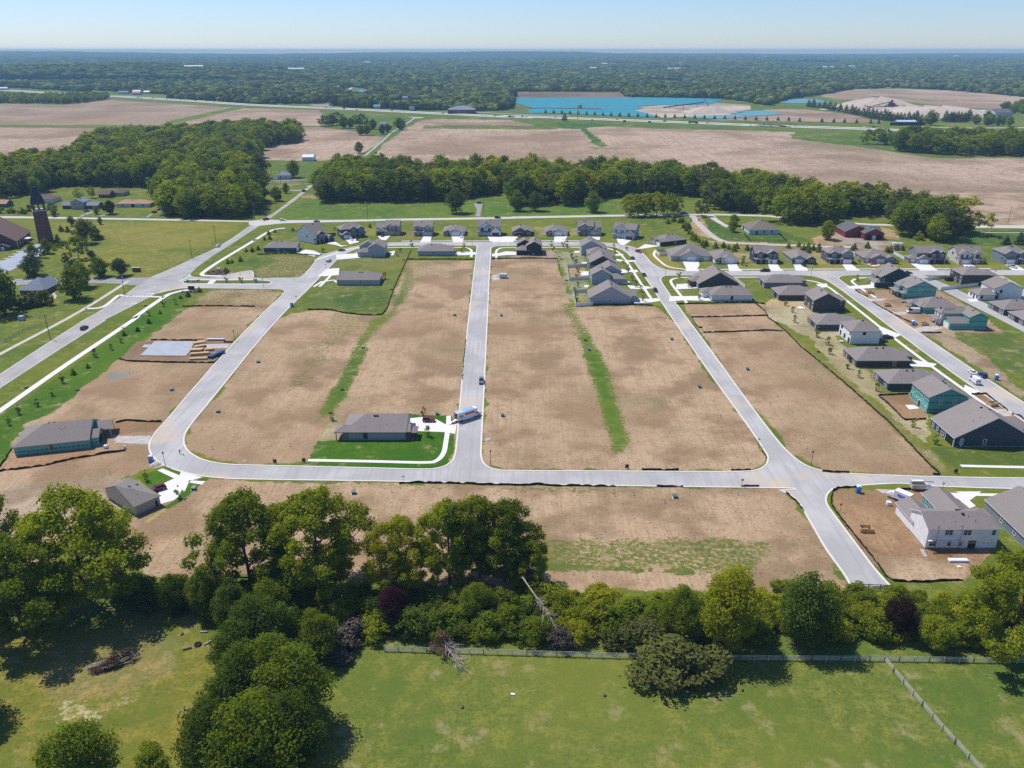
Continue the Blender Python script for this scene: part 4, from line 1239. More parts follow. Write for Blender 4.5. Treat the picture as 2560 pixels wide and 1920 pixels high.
def blob(seed, sub=2):
    bm = bmesh.new()
    bmesh.ops.create_icosphere(bm, subdivisions=sub, radius=1)
    for v in bm.verts:
        n = fbm(np.array([v.co.x * 1.6 + seed * 7.1 + v.co.z]), np.array([v.co.y * 1.6 - v.co.z * 1.3 + seed]), seed, 3)[0]
        v.co *= .72 + .6 * n
        v.co.z = v.co.z * .55 + .5
    me = bpy.data.meshes.new('far_crown')
    bm.to_mesh(me)
    bm.free()
    a = me.attributes.new('lv', 'FLOAT', 'FACE')
    a.data.foreach_set('value', np.random.default_rng(seed).uniform(.15, .75, len(me.polygons)).astype(np.float32))
    return me


FG = leafmat('far_foliage', (.110, .155, .036), .35, .65)
FD = leafmat('far_foliage_dark', (.060, .100, .032), .3, .55)
FY = leafmat('far_foliage_light', (.165, .200, .045), .35, .65)
base_line = [(-600, 210), (-150, 217), (0, 219), (168, 227), (230, 230), (420, 246), (550, 254), (640, 260), (800, 259), (870, 269), (960, 271), (1020, 275), (1190, 277), (1259, 275), (1278, 271), (1284, 229), (1420, 229),
             (1555, 229), (1562, 241), (1590, 243), (1770, 246), (1830, 249), (1920, 264), (1955, 252), (2060, 236), (2135, 222), (2240, 220), (2350, 224), (2470, 234), (2560, 242), (3200, 262)]
fpoly = [ground('p', *p) for p in base_line]
BX = np.array([math.atan2(p[0], p[1]) for p in fpoly])
BY = np.array([p[1] for p in fpoly])
clear = [W("a1 700,435 840,405 990,425 990,480 820,485"), W("a1 1150,525 1330,510 1460,520 1450,590 1160,592"), W("a2 1165,335 1490,355 1500,402 1170,385"), W("a3 120,222 640,222 650,262 130,262"), W("a2 860,262 1560,258 1560,280 870,280"),
         W("a0 1200,236 2212,236 a1 430,245 430,288 0,268 a0 1210,266"), W("a2 -30,246 240,246 240,274 -30,274"), W("a0 740,430 1470,478 1470,510 940,480"), W("a1 640,535 670,535 660,575 470,575 480,552")]
FAR = [('a0 1680,252', 130, 90, 1), ('a0 1420,240', 160, 60, 1), ('a1 350,272', 120, 160, 1), ('a1 80,262', 260, 120, 0), ('a2 120,262', 260, 140, 0), ('a2 700,262', 60, 160, 1), ('a2 1200,270', 420, 110, 0), ('a2 1400,268', 120, 120, 1), ('a2 800,222', 60, 120, 1), ('a3 515,254', 110, 200, 1), ('a3 720,246', 60, 160, 1),
       ('a3 330,236', 300, 260, 2), ('a3 1620,150', 80, 100, 1), ('a2 2000,240', 160, 240, 2), ('a1 960,208', 90, 120, 1), ('a3 1060,125', 90, 120, 1), ('a2 1330,385', 170, 60, 0), ('a3 300,342', 90, 50, 0), ('a1 2100,255', 330, 120, 0)]
far_spots = []
for s, w_, d_, kd in FAR:
    z = 0.0
    for _ in range(14):
        k_, q_ = s.split()
        p = ground(k_, *[float(v) for v in q_.split(',')], z=z)
        z = z * .5 + .5 * (float(hill_z(np.array([p[0]]), np.array([p[1]]))[0]) if p[1] > 3300 else 0.0)
    far_spots.append((p[0], p[1], w_, d_, kd))
P3, S3 = [], []
y = 1650.0
while y < 9000:
    s = 9.0 + y * .0028
    x = np.arange(-y * .72, y * .72, s)
    X = x + r.uniform(-.45, .45, len(x)) * s
    Y = y + r.uniform(-.45, .45, len(x)) * s
    ok = Y > np.interp(np.arctan2(X, Y), BX, BY)
    ok &= r.uniform(0, 1, len(X)) > .06 + .5 * (fbm(X / 420, Y / 420, 8, 3) > .67)
    for c_ in clear:
        ok &= sdist(X, Y, c_) < 0
    for fx, fy, w_, d_, kd in far_spots:
        ok &= (abs(X - fx) > w_ / 2 + 6) | (Y > fy + d_ / 2) | (Y < fy - d_ * 1.1)
    X, Y = X[ok], Y[ok]
    P3.append(np.stack([X, Y, np.where(Y > 3300, hill_z(X, Y), 0) - 1], -1))
    S3.append(np.full(len(X), s))
    y += s * .86
P3, S3 = np.concatenate(P3), np.concatenate(S3)
wv = S3 * r.uniform(.42, .95, len(S3))
hv = r.uniform(8, 17, len(S3)) * (.6 + .9 * fbm(P3[:, 0] / 90, P3[:, 1] / 90, 3, 2))
scatter_mesh('forest', P3, [blob(i) for i in range(1, 10)], [FG, FD, FY, FG, FD, FG, FY, FG, FD], 'wide green forest reaching to the hills', 'forest', hv, wv)

for fx, fy, w_, d_, kd in far_spots:
    gx, gy = np.meshgrid(np.linspace(fx - w_ / 2, fx + w_ / 2, 7), np.linspace(fy - d_ * 1.1, fy + d_ / 2, 9))
    gz = np.where(gy > 3300, hill_z(gx, gy), 0) + 4.0
    ix = np.arange(63).reshape(9, 7)
    me = bpy.data.meshes.new('clearing')
    me.from_pydata(np.stack([gx.ravel(), gy.ravel(), gz.ravel()], -1).tolist(), [], np.stack([ix[:-1, :-1], ix[:-1, 1:], ix[1:, 1:], ix[1:, :-1]], -1).reshape(-1, 4).tolist())
    struct('clearing', me, mat('pale_clearing', (.42, .35, .27), .95, .15, .01, kind='Position') if kd == 0 else mat('grass_clearing', (.13, .18, .05), .95, .2, .01, kind='Position'))
    if kd == 1:
        o = thing('far_building', 'pale building in a clearing of the far woods', 'building', (fx, fy, float(gz[7, 3])), .2, 'buildings in the far woods')
        obj('wall', MB().box(-w_ * .3, -9, -2, w_ * .3, 9, 9), mat('far_wall', (.62, .62, .60), .8), o)
        obj('roof', MB().loft([[(-w_ * .32, -10, 9), (w_ * .32, -10, 9), (w_ * .32, 10, 9), (-w_ * .32, 10, 9)], [(-w_ * .32, -.3, 13), (w_ * .32, -.3, 13), (w_ * .32, .3, 13), (-w_ * .32, .3, 13)]]), mat('far_roof', (.68, .69, .70), .6), o)
# ------------------------------------------------------------------ houses
ROOF = shingle('grey_shingles', (.245, .215, .195))
ROOFD = shingle('dark_shingles', (.12, .12, .125))
ROOFB = shingle('brown_shingles', (.17, .11, .095))
ROOFT = shingle('tan_shingles', (.42, .25, .16))
ROOFBL = shingle('blue_grey_shingles', (.20, .23, .29))
TRIM = mat('white_trim', (.74, .74, .72), .6, .05)
TRIMG = mat('grey_trim', (.36, .35, .34), .6, .06)
TRIMD = mat('dark_trim', (.035, .035, .04), .6, .1)
GLASS = mat('window_glass', (.02, .025, .035), .12, .2, .3, spec=.6)
GLASSB = mat('bright_window_glass', (.22, .25, .28), .1, .2, .3, spec=.6)
GDOOR = siding('garage_door_white', (.76, .75, .72), .5)
GDOORD = siding('garage_door_dark', (.03, .03, .032), .5)
GDOORG = siding('garage_door_grey', (.32, .33, .34), .5)
WOODM = mat('raw_lumber', (.56, .38, .20), .8, .15, 1)
METALD = mat('dark_metal', (.03, .03, .033), .5, .15, 2, .3)
S = {'white': siding('white_siding', (.80, .80, .79)), 'pale': siding('pale_grey_siding', (.40, .43, .46)), 'grey': siding('grey_siding', (.22, .235, .25)),
     'lblue': siding('light_blue_grey_siding', (.33, .38, .42)), 'navy': siding('navy_siding', (.028, .045, .075)), 'teal': siding('teal_navy_siding', (.02, .075, .10)),
     'char': siding('charcoal_siding', (.045, .047, .052)), 'black': siding('black_siding', (.02, .022, .026)), 'olive': siding('dark_olive_siding', (.045, .045, .036)), 'slate': siding('slate_siding', (.085, .10, .125)),
     'blue': siding('blue_grey_siding', (.17, .225, .26)), 'tan': siding('tan_siding', (.42, .39, .34)), 'cream': siding('cream_siding', (.62, .60, .54)), 'brick': mat('red_brown_brick', (.17, .075, .055), .85, .2, 2),
     'red': siding('red_metal_siding', (.19, .018, .018), .3, True), 'dgreen': siding('dark_green_grey_siding', (.075, .085, .075)), 'aqua': siding('blue_white_siding', (.52, .60, .66))}
# printed green sheathing: rows of dark label panels
m, nt, b = new_mat('green_sheathing')
tc = nt.nodes.new('ShaderNodeTexCoord')
sx = nt.nodes.new('ShaderNodeSeparateXYZ')
nt.links.new(tc.outputs['Object'], sx.inputs[0])
ad = nd(nt, 'ShaderNodeMath', _operation='ADD')
nt.links.new(sx.outputs[0], ad.inputs[0])
nt.links.new(sx.outputs[1], ad.inputs[1])


def saw(src, period, lo, hi, phase=0.0):
    a = nd(nt, 'ShaderNodeMath', _operation='ADD')
    nt.links.new(src, a.inputs[0])
    a.inputs[1].default_value = phase
    f = nd(nt, 'ShaderNodeMath', _operation='PINGPONG')
    nt.links.new(a.outputs[0], f.inputs[0])
    f.inputs[1].default_value = period / 2
    c_ = nd(nt, 'ShaderNodeMath', _operation='LESS_THAN')
    nt.links.new(f.outputs[0], c_.inputs[0])
    c_.inputs[1].default_value = hi
    return c_.outputs[0]


mu = nd(nt, 'ShaderNodeMath', _operation='MULTIPLY')
nt.links.new(saw(ad.outputs[0], 1.3, 0, .48), mu.inputs[0])
nt.links.new(saw(sx.outputs[2], 2.5, 0, .22, -1.1), mu.inputs[1])
gcol = mixc(nt, ramp(nt, noise(nt, coords(nt), 1.2), .3, .7), (.10, .38, .31), (.16, .48, .40))
nt.links.new(mixc(nt, ramp(nt, mu.outputs[0], 0, 1, 0, .85), gcol, (.02, .07, .15)), b.inputs['Base Color'])
b.inputs['Roughness'].default_value = .55
S['green'] = m
WINF = {}


def window_meshes(w, h):
    if (w, h) not in WINF:
        f, t = MB(), .17
        for x0, z0, x1, z1 in ((-w / 2 - t, -t, w / 2 + t, 0), (-w / 2 - t, h, w / 2 + t, h + t), (-w / 2 - t, 0, -w / 2, h), (w / 2, 0, w / 2 + t, h), (-w / 2, h / 2 - .035, w / 2, h / 2 + .035)):
            f.box(x0, -.07, z0, x1, .03, z1)
        if w > 1.3:
            f.box(-.05, -.07, 0, .05, .03, h / 2 - .035).box(-.05, -.07, h / 2 + .035, .05, .03, h)
        WINF[(w, h)] = (f.mesh('frame'), MB().box(-w / 2, -.035, 0, w / 2, .02, h).mesh('pane'))
    return WINF[(w, h)]


def wall_mesh(b, tops=True):
    u0, v0, u1, v1, h, rt, p = b
    z0 = -.05
    m = MB()
    ridge = 'U' if rt[0] == 'U' else 'V'
    half = (v1 - v0) / 2 if ridge == 'U' else (u1 - u0) / 2
    hz_ = h + p * half
    q = [(u0, v0), (u1, v0), (u1, v1), (u0, v1)]
    for i, (s_, axis) in enumerate((('N', 'V'), ('R', 'U'), ('F', 'V'), ('L', 'U'))):
        a, c_ = q[i], q[(i + 1) % 4]
        pts = [(a[0], a[1], z0), (c_[0], c_[1], z0), (c_[0], c_[1], h)]
        if ridge == axis and s_ not in rt[1:]:
            pts.append(((a[0] + c_[0]) / 2, (a[1] + c_[1]) / 2, hz_))
        pts.append((a[0], a[1], h))
        m.poly(pts)
    return m


def roof_mesh(b, oh=.42, t=.2, trim=None, m_roof=None):
    u0, v0, u1, v1, h, rt, p = b
    z = h + .03
    swap = rt[0] == 'V'
    if swap:
        u0, v0, u1, v1 = v0, u0, v1, u1
    lo_end, hi_end = ('N', 'F') if swap else ('L', 'R')
    half = (v1 - v0) / 2
    vm, zr = (v0 + v1) / 2, z + p * half
    ze = z - p * oh
    a0, a1, b0, b1 = u0 - oh, u1 + oh, v0 - oh, v1 + oh
    hipL, hipR = lo_end in rt[1:], hi_end in rt[1:]
    rl = (u0 + half) if hipL else a0
    rr = (u1 - half) if hipR else a1
    if rl > rr:
        rl = rr = (rl + rr) / 2
    top = [(a0, b0, ze), (a1, b0, ze), (a1, b1, ze), (a0, b1, ze), (rl, vm, zr), (rr, vm, zr)]
    fs = [(0, 1, 5, 4), (2, 3, 4, 5)]
    rim = [0, 1]
    rim += [2] if hipR else [5, 2]
    rim += [3] if hipL else [3, 4]
    if hipR:
        fs.append((1, 2, 5))
    if hipL:
        fs.append((3, 0, 4))
    v = [(y, x, zz) if swap else (x, y, zz) for x, y, zz in top]
    n = len(v)
    v += [(x, y, zz - t) for x, y, zz in v]
    faces = [tuple(reversed(f)) if swap else f for f in fs]
    ntop = len(faces)
    faces += [tuple(n + i for i in (f if swap else reversed(f))) for f in fs]
    for i in range(len(rim)):
        a, c_ = rim[i], rim[(i + 1) % len(rim)]
        faces.append((a, c_, c_ + n, a + n) if swap else (a, a + n, c_ + n, c_))
    me = bpy.data.meshes.new('roof')
    me.from_pydata(v, [], faces)
    me.materials.append(m_roof)
    me.materials.append(trim)
    me.polygons.foreach_set('material_index', [0] * ntop + [1] * (len(faces) - ntop))
    return me


VENT = MB().box(-.3, -.3, -.1, .3, .3, .28).mesh('vent')
PIPE = MB().cyl((0, 0, -.2), (0, 0, .38), .07, .07, 6).mesh('vent_pipe')
BASEH = mat('foundation_concrete', (.30, .29, .27), .9, .1)


def on_roof(b, u, v):
    u0, v0, u1, v1, h, rt, p = b
    d = min(v - v0, v1 - v) if rt[0] == 'U' else min(u - u0, u1 - u)
    z = h + .03 + p * d
    if 'L' in rt[1:]:
        z = min(z, h + .03 + p * (u - u0))
    if 'R' in rt[1:]:
        z = min(z, h + .03 + p * (u1 - u))
    if 'N' in rt[1:]:
        z = min(z, h + .03 + p * (v - v0))
    if 'F' in rt[1:]:
        z = min(z, h + .03 + p * (v1 - v))
    return z


def house(name, label, base, D, blocks, wall, openings=(), posts=(), roof=None, trim=None, rot=False, gmat=None, frame=None, walls2=None, W_=None, cat='house', vents=True, seed=0, postm=None):
    """base: the two near ground corners in the photograph; blocks(W, D) in metres from the near left corner."""
    A, B = W(base)[:2]
    if rot:
        ang = math.atan2(B[1] - A[1], B[0] - A[0])
        wid = math.hypot(B[0] - A[0], B[1] - A[1])
        loc = A
    else:
        ang, wid = 0.0, B[0] - A[0]
        loc = (A[0], (A[1] + B[1]) / 2)
    if W_:
        wid = W_
    h0 = thing(name, label, cat, (loc[0], loc[1], 0), ang)
    h0.scale = (1, 1, 1.09)
    bl = blocks(wid, D)
    trim = trim or TRIMG
    for i, b_ in enumerate(bl):
        wm = (walls2 or {}).get(i, wall)
        op = len(b_) > 7
        rf = obj('roof', roof_mesh(b_[:7], .42 if b_[4] > 2.5 else .35, .2, trim, roof or ROOF), None, h0)
        if not op:
            obj('wall', wall_mesh(b_), S[wm], h0)
            if i == 0:
                obj('foundation', MB().box(b_[0] - .03, b_[1] - .03, -.1, b_[2] + .03, b_[3] + .03, .22), BASEH, h0)
        if i == 0 and vents:
            u0, v0, u1, v1 = b_[:4]
            rr_ = random.Random(int(loc[0] * 3 + loc[1]))
            um, vm = (u0 + u1) / 2, (v0 + v1) / 2
            for k in range(2):
                if b_[5][0] == 'U':
                    u, v = um + (k - .5) * 1.7 + rr_.uniform(-1.5, 1.5), vm + rr_.choice((-.9, .9))
                else:
                    u, v = um + rr_.choice((-.9, .9)), vm + (k - .5) * 1.7
                obj('vent', VENT, METALD, rf, (u, v, on_roof(b_, u, v)))
            for k in range(3):
                u, v = u0 + (u1 - u0) * rr_.uniform(.25, .75), v0 + (v1 - v0) * rr_.uniform(.12, .35)
                obj('vent_pipe', PIPE, TRIMG if k % 2 else METALD, rf, (u, v, on_roof(b_, u, v)))
    for o in openings:
        bi, side, pos, z, w, h, kind = o[:7]
        u0, v0, u1, v1 = bl[bi][:4]
        if side in 'nf':
            p = (u0 + (u1 - u0) * pos, v0 if side == 'n' else v1, z)
            rz = 0 if side == 'n' else math.pi
        else:
            p = (u0 if side == 'l' else u1, v0 + (v1 - v0) * pos, z)
            rz = -math.pi / 2 if side == 'l' else math.pi / 2
        if kind in 'wb':
            f, pn = window_meshes(w, h)
            fo = obj('window', f, frame or TRIM, h0, p, rz)
            obj('pane', pn, GLASS if kind == 'w' else GLASSB, fo)
        elif kind == 'g':
            g = obj('garage_door', MB().box(-w / 2, -.05, 0, w / 2, .02, h), gmat or GDOOR, h0, p, rz)
            fr = MB()
            for x0, z0, x1, z1 in ((-w / 2 - .14, 0, -w / 2, h + .14), (w / 2, 0, w / 2 + .14, h + .14), (-w / 2, h, w / 2, h + .14)):
                fr.box(x0, -.08, z0, x1, .02, z1)
            obj('door_frame', fr, frame or TRIM, g)
        elif kind == 'o':
            obj('opening', MB().box(-w / 2, -.03, 0, w / 2, .02, h), mat('dark_interior', (.012, .012, .014), .9), h0, p, rz)
        else:
            d_ = obj('door', MB().box(-w / 2, -.05, 0, w / 2, .02, h), TRIMD if kind == 'd' else GLASS, h0, p, rz)
            fr = MB()
            for x0, z0, x1, z1 in ((-w / 2 - .12, 0, -w / 2, h + .12), (w / 2, 0, w / 2 + .12, h + .12), (-w / 2, h, w / 2, h + .12)):
                fr.box(x0, -.08, z0, x1, .02, z1)
            obj('door_frame', fr, frame or TRIM, d_)
    for (u, v, hh) in posts(wid, D) if callable(posts) else posts:
        obj('porch_post', MB().box(u - .12, v - .12, -.05, u + .12, v + .12, hh), postm or TRIM, h0)
    return h0


# ---- shapes shared by houses of the same plan
P5 = .5


def long_ranch(front='R', porch=True):
    def f(W, D):
        if front == 'R':
            return [(0, 0, W - 1.2, D, 2.9, 'ULR', .42), (W - 6, .45, W + .9, D * .45, 2.86, 'UL', .42), (W - 6, D * .55, W + .2, D - .4, 2.83, 'UL', .42)]
        return [(1.2, 0, W, D, 2.9, 'ULR', .42), (-.9, .45, 6, D * .45, 2.86, 'UR', .42), (-.2, D * .55, 6, D - .4, 2.83, 'UR', .42)]
    return f


def rear_ranch(W, D):
    return [(0, 0, W, D, 2.95, 'ULR', .42), (W - 5, D * .35, W + 3.4, D * .85, 2.9, 'ULR', .42)]


def front_ranch(W, D):
    return [(0, 0, W, D, 2.9, 'VNF', .40), (W * .28, -.5, W * .80, D * .45, 3.0, 'V', .42), (W * .02, -.9, W * .40, D * .25, 2.86, 'V', .34, 'open')]


def two_front(mirror=False, hip=False):
    """Two storeys facing the street: gabled bays, a garage that stands forward, a porch roof."""
    def f(W, D):
        o = [(0, 1.6, W, D, 5.7, 'ULR' if hip else 'U', .5), (W * .52, .1, W - .35, D * .5, 5.55, 'V', .55), (W * .06, .7, W * .36, D * .45, 5.6, 'V', .5), (W * .5, -1.0, W - .2, D * .25, 2.9, 'UL', .3), (.1, -.9, W * .5, 2.4, 2.8, 'UL', .28, 'open')]
        if mirror:
            o = [(W - b[2], b[1], W - b[0], b[3], b[4], b[5].replace('L', 'X').replace('R', 'L').replace('X', 'R'), b[6]) + tuple(b[7:]) for b in o]
        return o
    return f


def two_wide(W, D):
    """Wide two-storey front: one-storey garage wing beside the main block."""
    return [(W * .40, 1.2, W, D, 5.8, 'U', .5), (W * .42, .3, W * .78, D * .5, 5.65, 'V', .5), (W * .74, .5, W - .3, D * .5, 5.7, 'V', .5), (0, 2.6, W * .46, D - 1, 4.6, 'U', .5), (.1, -.9, W * .39, D * .5, 2.95, 'V', .5), (W * .40, -.8, W - .2, 2.6, 2.8, 'UL', .28, 'open')]


def side_gable(h=3.1, p=.5):
    return lambda W, D: [(0, 0, W, D, h, 'V', p)]


def split_gable(W, D):
    """Seen from its side: tall gable at one end, lower stepped gable at the other."""
    return [(W * .40, 0, W, D, 5.5, 'V', .5), (W * .02, D * .45, W * .66, D * .98, 5.2, 'V', .5), (0, .35, W * .52, D * .55, 2.95, 'UL', .5)]


TF_OPEN = [(1, 'n', .28, 3.5, 1.0, 1.4, 'w'), (1, 'n', .72, 3.5, 1.0, 1.4, 'w'), (2, 'n', .5, 3.5, 1.8, 1.4, 'w'), (3, 'n', .5, 0, 4.9, 2.2, 'g'), (0, 'n', .14, .8, 1.8, 1.5, 'w'), (0, 'n', .36, 0, 1.0, 2.1, 'd'), (0, 'l', .5, 4.0, .9, 1.2, 'w'), (0, 'r', .5, 4.0, .9, 1.2, 'w')]
TF_POST = lambda W, D: [(.25, -.7, 2.72), (W * .25, -.7, 2.72), (W * .47, -.7, 2.72)]
TFM_POST = lambda W, D: [(W - .25, -.7, 2.72), (W * .75, -.7, 2.72), (W * .53, -.7, 2.72)]
TW_OPEN = [(1, 'n', .3, 3.6, 1.8, 1.4, 'w'), (1, 'n', .75, 3.6, .9, 1.4, 'w'), (2, 'n', .5, 3.6, 1.8, 1.4, 'w'), (4, 'n', .5, 0, 4.9, 2.2, 'g'), (0, 'n', .75, .8, 1.8, 1.5, 'w'), (0, 'n', .35, 0, 1.0, 2.1, 'd'), (0, 'r', .5, 4.0, .9, 1.2, 'w')]
TW_POST = lambda W, D: [(W * .42, -.6, 2.72), (W * .7, -.6, 2.72), (W - .3, -.6, 2.72)]
FR_OPEN = [(1, 'n', .55, 0, 4.9, 2.2, 'g'), (0, 'n', .90, 0, 2.4, 2.2, 'g'), (0, 'n', .10, .8, 1.6, 1.5, 'w'), (0, 'n', .24, 0, 1.0, 2.1, 'd'), (0, 'l', .3, .9, .9, 1.3, 'w')]
FR_POST = lambda W, D: [(W * .04, -.7, 2.8), (W * .38, -.7, 2.8)]
REAR_OPEN = [(0, 'l', .18, .8, 1.8, 1.5, 'w'), (0, 'l', .45, 0, 2.6, 2.3, 'o'), (0, 'l', .72, .8, .9, 1.5, 'w'), (0, 'l', .9, .8, .9, 1.5, 'w'), (0, 'n', .72, .8, .9, 1.5, 'w')]

# ---- row north of the top street
house('house', 'teal ranch house with white double garage beside the curve of the street', "q1 150,690 670,705", 12.5, long_ranch('R'), 'teal',
      [(0, 'n', .48, .8, 1.0, 1.5, 'w'), (1, 'r', .5, 0, 4.6, 2.2, 'g'), (2, 'r', .3, 0, 2.6, 2.2, 'g'), (0, 'n', .7, .1, .9, .7, 'b')], lambda W, D: [(W + 2.2, D * .6, 2.7), (W + 2.2, D * .9, 2.7)])
house('house', 'two-storey house with white gable wall and black stone front beside the teal ranch', "q1 715,495 1005,556", 15, lambda W, D: [(0, 0, W, D * .72, 5.6, 'V', .62), (W * .4, D * .2, W + .7, D * .62, 5.5, 'UL', .5), (W * .3, D * .66, W + 2.6, D, 2.95, 'UL', .5), (W - .5, .4, W + 1.7, D * .5, 2.8, 'VNF', .3, 'open')], 'white',
      [(0, 'n', .62, 3.2, .9, 1.5, 'w'), (1, 'r', .3, 3.5, 1.8, 1.4, 'w'), (1, 'r', .75, 3.5, 1.8, 1.4, 'w'), (2, 'r', .5, 0, 4.6, 2.2, 'g'), (0, 'r', .3, .7, 1.8, 1.5, 'w')], lambda W, D: [(W + 1.5, .6, 2.7), (W + 1.5, D * .25, 2.7), (W + 1.5, D * .48, 2.7)], rot=True, walls2={1: 'black', 2: 'black'}, gmat=GDOORD)
house('house', 'two-storey navy house with white triple garage and two cars on its drive', "q1 1490,468 1890,428", 12, lambda W, D: [(0, 2, W, D, 5.7, 'ULR', .5), (W * .35, .8, W * .68, D * .5, 5.6, 'V', .5), (W * .7, .6, W - .2, D * .5, 5.55, 'V', .5), (-.3, -1.6, W * .42, D * .4, 2.95, 'V', .45), (W * .5, -.9, W, 2.6, 2.8, 'UL', .28, 'open')], 'slate',
      [(3, 'n', .5, 0, 4.6, 2.2, 'g'), (0, 'n', .5, 0, 2.5, 2.2, 'g'), (1, 'n', .5, 3.5, 1.8, 1.4, 'w'), (2, 'n', .5, 3.5, 1.8, 1.4, 'w'), (0, 'n', .85, .8, 1.8, 1.5, 'w')], lambda W, D: [(W * .55, -.7, 2.72), (W * .75, -.7, 2.72), (W - .2, -.7, 2.72)], rot=True)
house('house', 'large taupe two-storey house with dark car by its open garage', "q2 75,402 475,402", 12, two_wide, 'tan', TW_OPEN, TW_POST, gmat=GDOORD, frame=TRIMG)
house('house', 'grey two-storey house with taupe garage, fourth behind the top street', "q2 722,412 1045,412", 12, two_front(), 'lblue', TF_OPEN, TF_POST, gmat=GDOORG, frame=TRIMG)
house('house', 'light ranch house with white garage and white car on its drive', "q2 1232,412 1600,412", 15, front_ranch, 'lblue', FR_OPEN, FR_POST, walls2={1: 'pale'})
house('house', 'pale blue two-storey house with brown trim on its gables, opposite the middle street', "b1 1915,518 2115,518", 12, lambda W, D: [(0, 1.4, W, D, 5.8, 'U', .62), (W * .04, .5, W * .62, D * .5, 5.7, 'V', .75), (W * .36, .2, W * .66, D * .4, 5.0, 'V', .7), (W * .56, -1.2, W - .1, D * .4, 3.0, 'V', .75), (.1, -1.0, W * .55, 2.4, 2.8, 'ULR', .28, 'open')], 'aqua',
      [(1, 'n', .28, 3.5, 1.8, 1.4, 'w'), (2, 'n', .5, 3.4, 1.4, 1.5, 'w'), (3, 'n', .5, 0, 4.6, 2.2, 'g'), (0, 'n', .18, .8, 1.8, 1.5, 'w'), (0, 'n', .45, 0, 1.6, 2.1, 'd')], TF_POST, gmat=GDOORD, trim=mat('brown_trim', (.10, .075, .065), .7), frame=TRIMD)
house('house', 'dark green-grey ranch house with front gable and red car by its garage', "q3 352,412 690,412", 14, lambda W, D: [(0, 0, W, D, 2.9, 'VNF', .44), (W * .02, -.8, W * .75, D * .5, 3.0, 'V', .5), (W * .5, -.5, W * .98, D * .3, 2.86, 'V', .4)], 'dgreen', [(1, 'n', .38, 0, 4.9, 2.2, 'g'), (2, 'n', .3, 0, 1.0, 2.1, 'd'), (2, 'n', .7, .8, 1.6, 1.5, 'w')], gmat=GDOORD)
house('house', 'pale ranch house with wide white garage doors behind the top street', "q3 925,415 1305,410", 15, front_ranch, 'cream', FR_OPEN, FR_POST, walls2={1: 'pale'})
house('house', 'grey two-storey house with grey garage doors behind the top street', "q3 1485,408 1890,412", 12, lambda W, D: [(0, 1.2, W * .66, D, 5.8, 'U', .5), (W * .04, .3, W * .50, D * .5, 5.7, 'V', .5), (W * .38, .1, W * .62, D * .4, 5.5, 'V', .5), (W * .6, 2.5, W, D - 1, 5.0, 'U', .5), (W * .52, -1.0, W - .1, D * .5, 2.95, 'V', .5), (.1, -.9, W * .52, 2.2, 2.8, 'UL', .28, 'open')], 'grey',
      [(1, 'n', .3, 3.5, 1.6, 1.4, 'w'), (2, 'n', .5, 3.4, 1.4, 1.4, 'w'), (4, 'n', .62, 0, 4.0, 2.2, 'g'), (4, 'n', .16, 0, 1.8, 2.2, 'g'), (0, 'n', .2, .8, 1.8, 1.5, 'w')], TF_POST, gmat=GDOORG)
house('house', 'blue-grey two-storey house with black garage doors at the street bend', "q4 770,238 1150,268", 12.5, lambda W, D: [(0, 1.4, W, D, 5.8, 'U', .5), (W * .02, .5, W * .60, D * .5, 5.7, 'V', .65), (W * .55, -2.2, W - .1, D * .4, 3.1, 'V', .65), (.1, -.9, W * .4, 2.4, 2.8, 'ULR', .28, 'open')], 'aqua',
      [(1, 'n', .2, 3.5, 1.6, 1.5, 'w'), (1, 'n', .7, 3.5, 2.4, 1.5, 'w'), (2, 'n', .5, 0, 4.6, 2.2, 'g'), (0, 'n', .45, 0, 2.4, 2.2, 'g'), (0, 'n', .15, .8, 1.8, 1.5, 'w'), (0, 'r', .5, 3.6, .9, 1.3, 'w')], TF_POST, rot=True, gmat=GDOORD, walls2={0: 'lblue', 2: 'lblue'})
house('house', 'black ranch house with white gabled entry at the outside of the bend', "q4 1620,388 2040,340", 13, long_ranch('L'), 'black', [(0, 'n', .52, .8, .9, 1.5, 'w'), (1, 'l', .5, 0, 4.4, 2.2, 'g'), (2, 'l', .5, .8, 1.6, 1.5, 'w')], lambda W, D: [(-2.3, D * .5, 2.7), (-2.3, D * .75, 2.7), (-2.3, D, 2.7)], rot=True, walls2={1: 'slate', 2: 'pale'})
house('house', 'grey ranch house with small white fence and wide pale drive at the corner', "q4 1780,640 2480,636", 17, lambda W, D: [(0, 0, W, D, 2.95, 'VNF', .42), (W * .22, -.45, W * .70, D * .45, 3.1, 'V', .5)], 'pale', [(0, 'n', .17, .8, 1.5, 1.3, 'w'), (1, 'n', .58, 0, 4.9, 2.2, 'g'), (0, 'n', .86, 0, 2.6, 2.2, 'g'), (0, 'n', .3, 0, 1.0, 2.1, 'd')], frame=TRIM)
house('house', 'white ranch house with a bare yard beside it, east of the corner ranch', "q5 600,685 985,682", 18, front_ranch, 'white', FR_OPEN[:1] + FR_OPEN[2:], FR_POST)
house('house', 'navy two-storey house with grey side wall and round gable vent', "q5 1285,678 1695,688", 12, two_front(), 'slate', TF_OPEN, TF_POST, walls2={0: 'navy', 1: 'navy'})
house('house', 'grey ranch house with arched white garage door and dark car on its drive', "q6 140,690 515,678", 18, lambda W, D: [(0, 0, W, D, 2.9, 'VNF', .42), (.1, -.5, W * .55, D * .4, 2.95, 'V', .5), (W * .62, -.9, W + .3, D * .4, 2.86, 'V', .5)], 'grey', [(1, 'n', .55, 0, 4.6, 2.2, 'g'), (2, 'n', .5, .8, 2.2, 1.4, 'w'), (0, 'n', .58, 0, 1.0, 2.1, 'd'), (0, 'l', .35, .9, .9, 1.4, 'w')], walls2={2: 'char'})
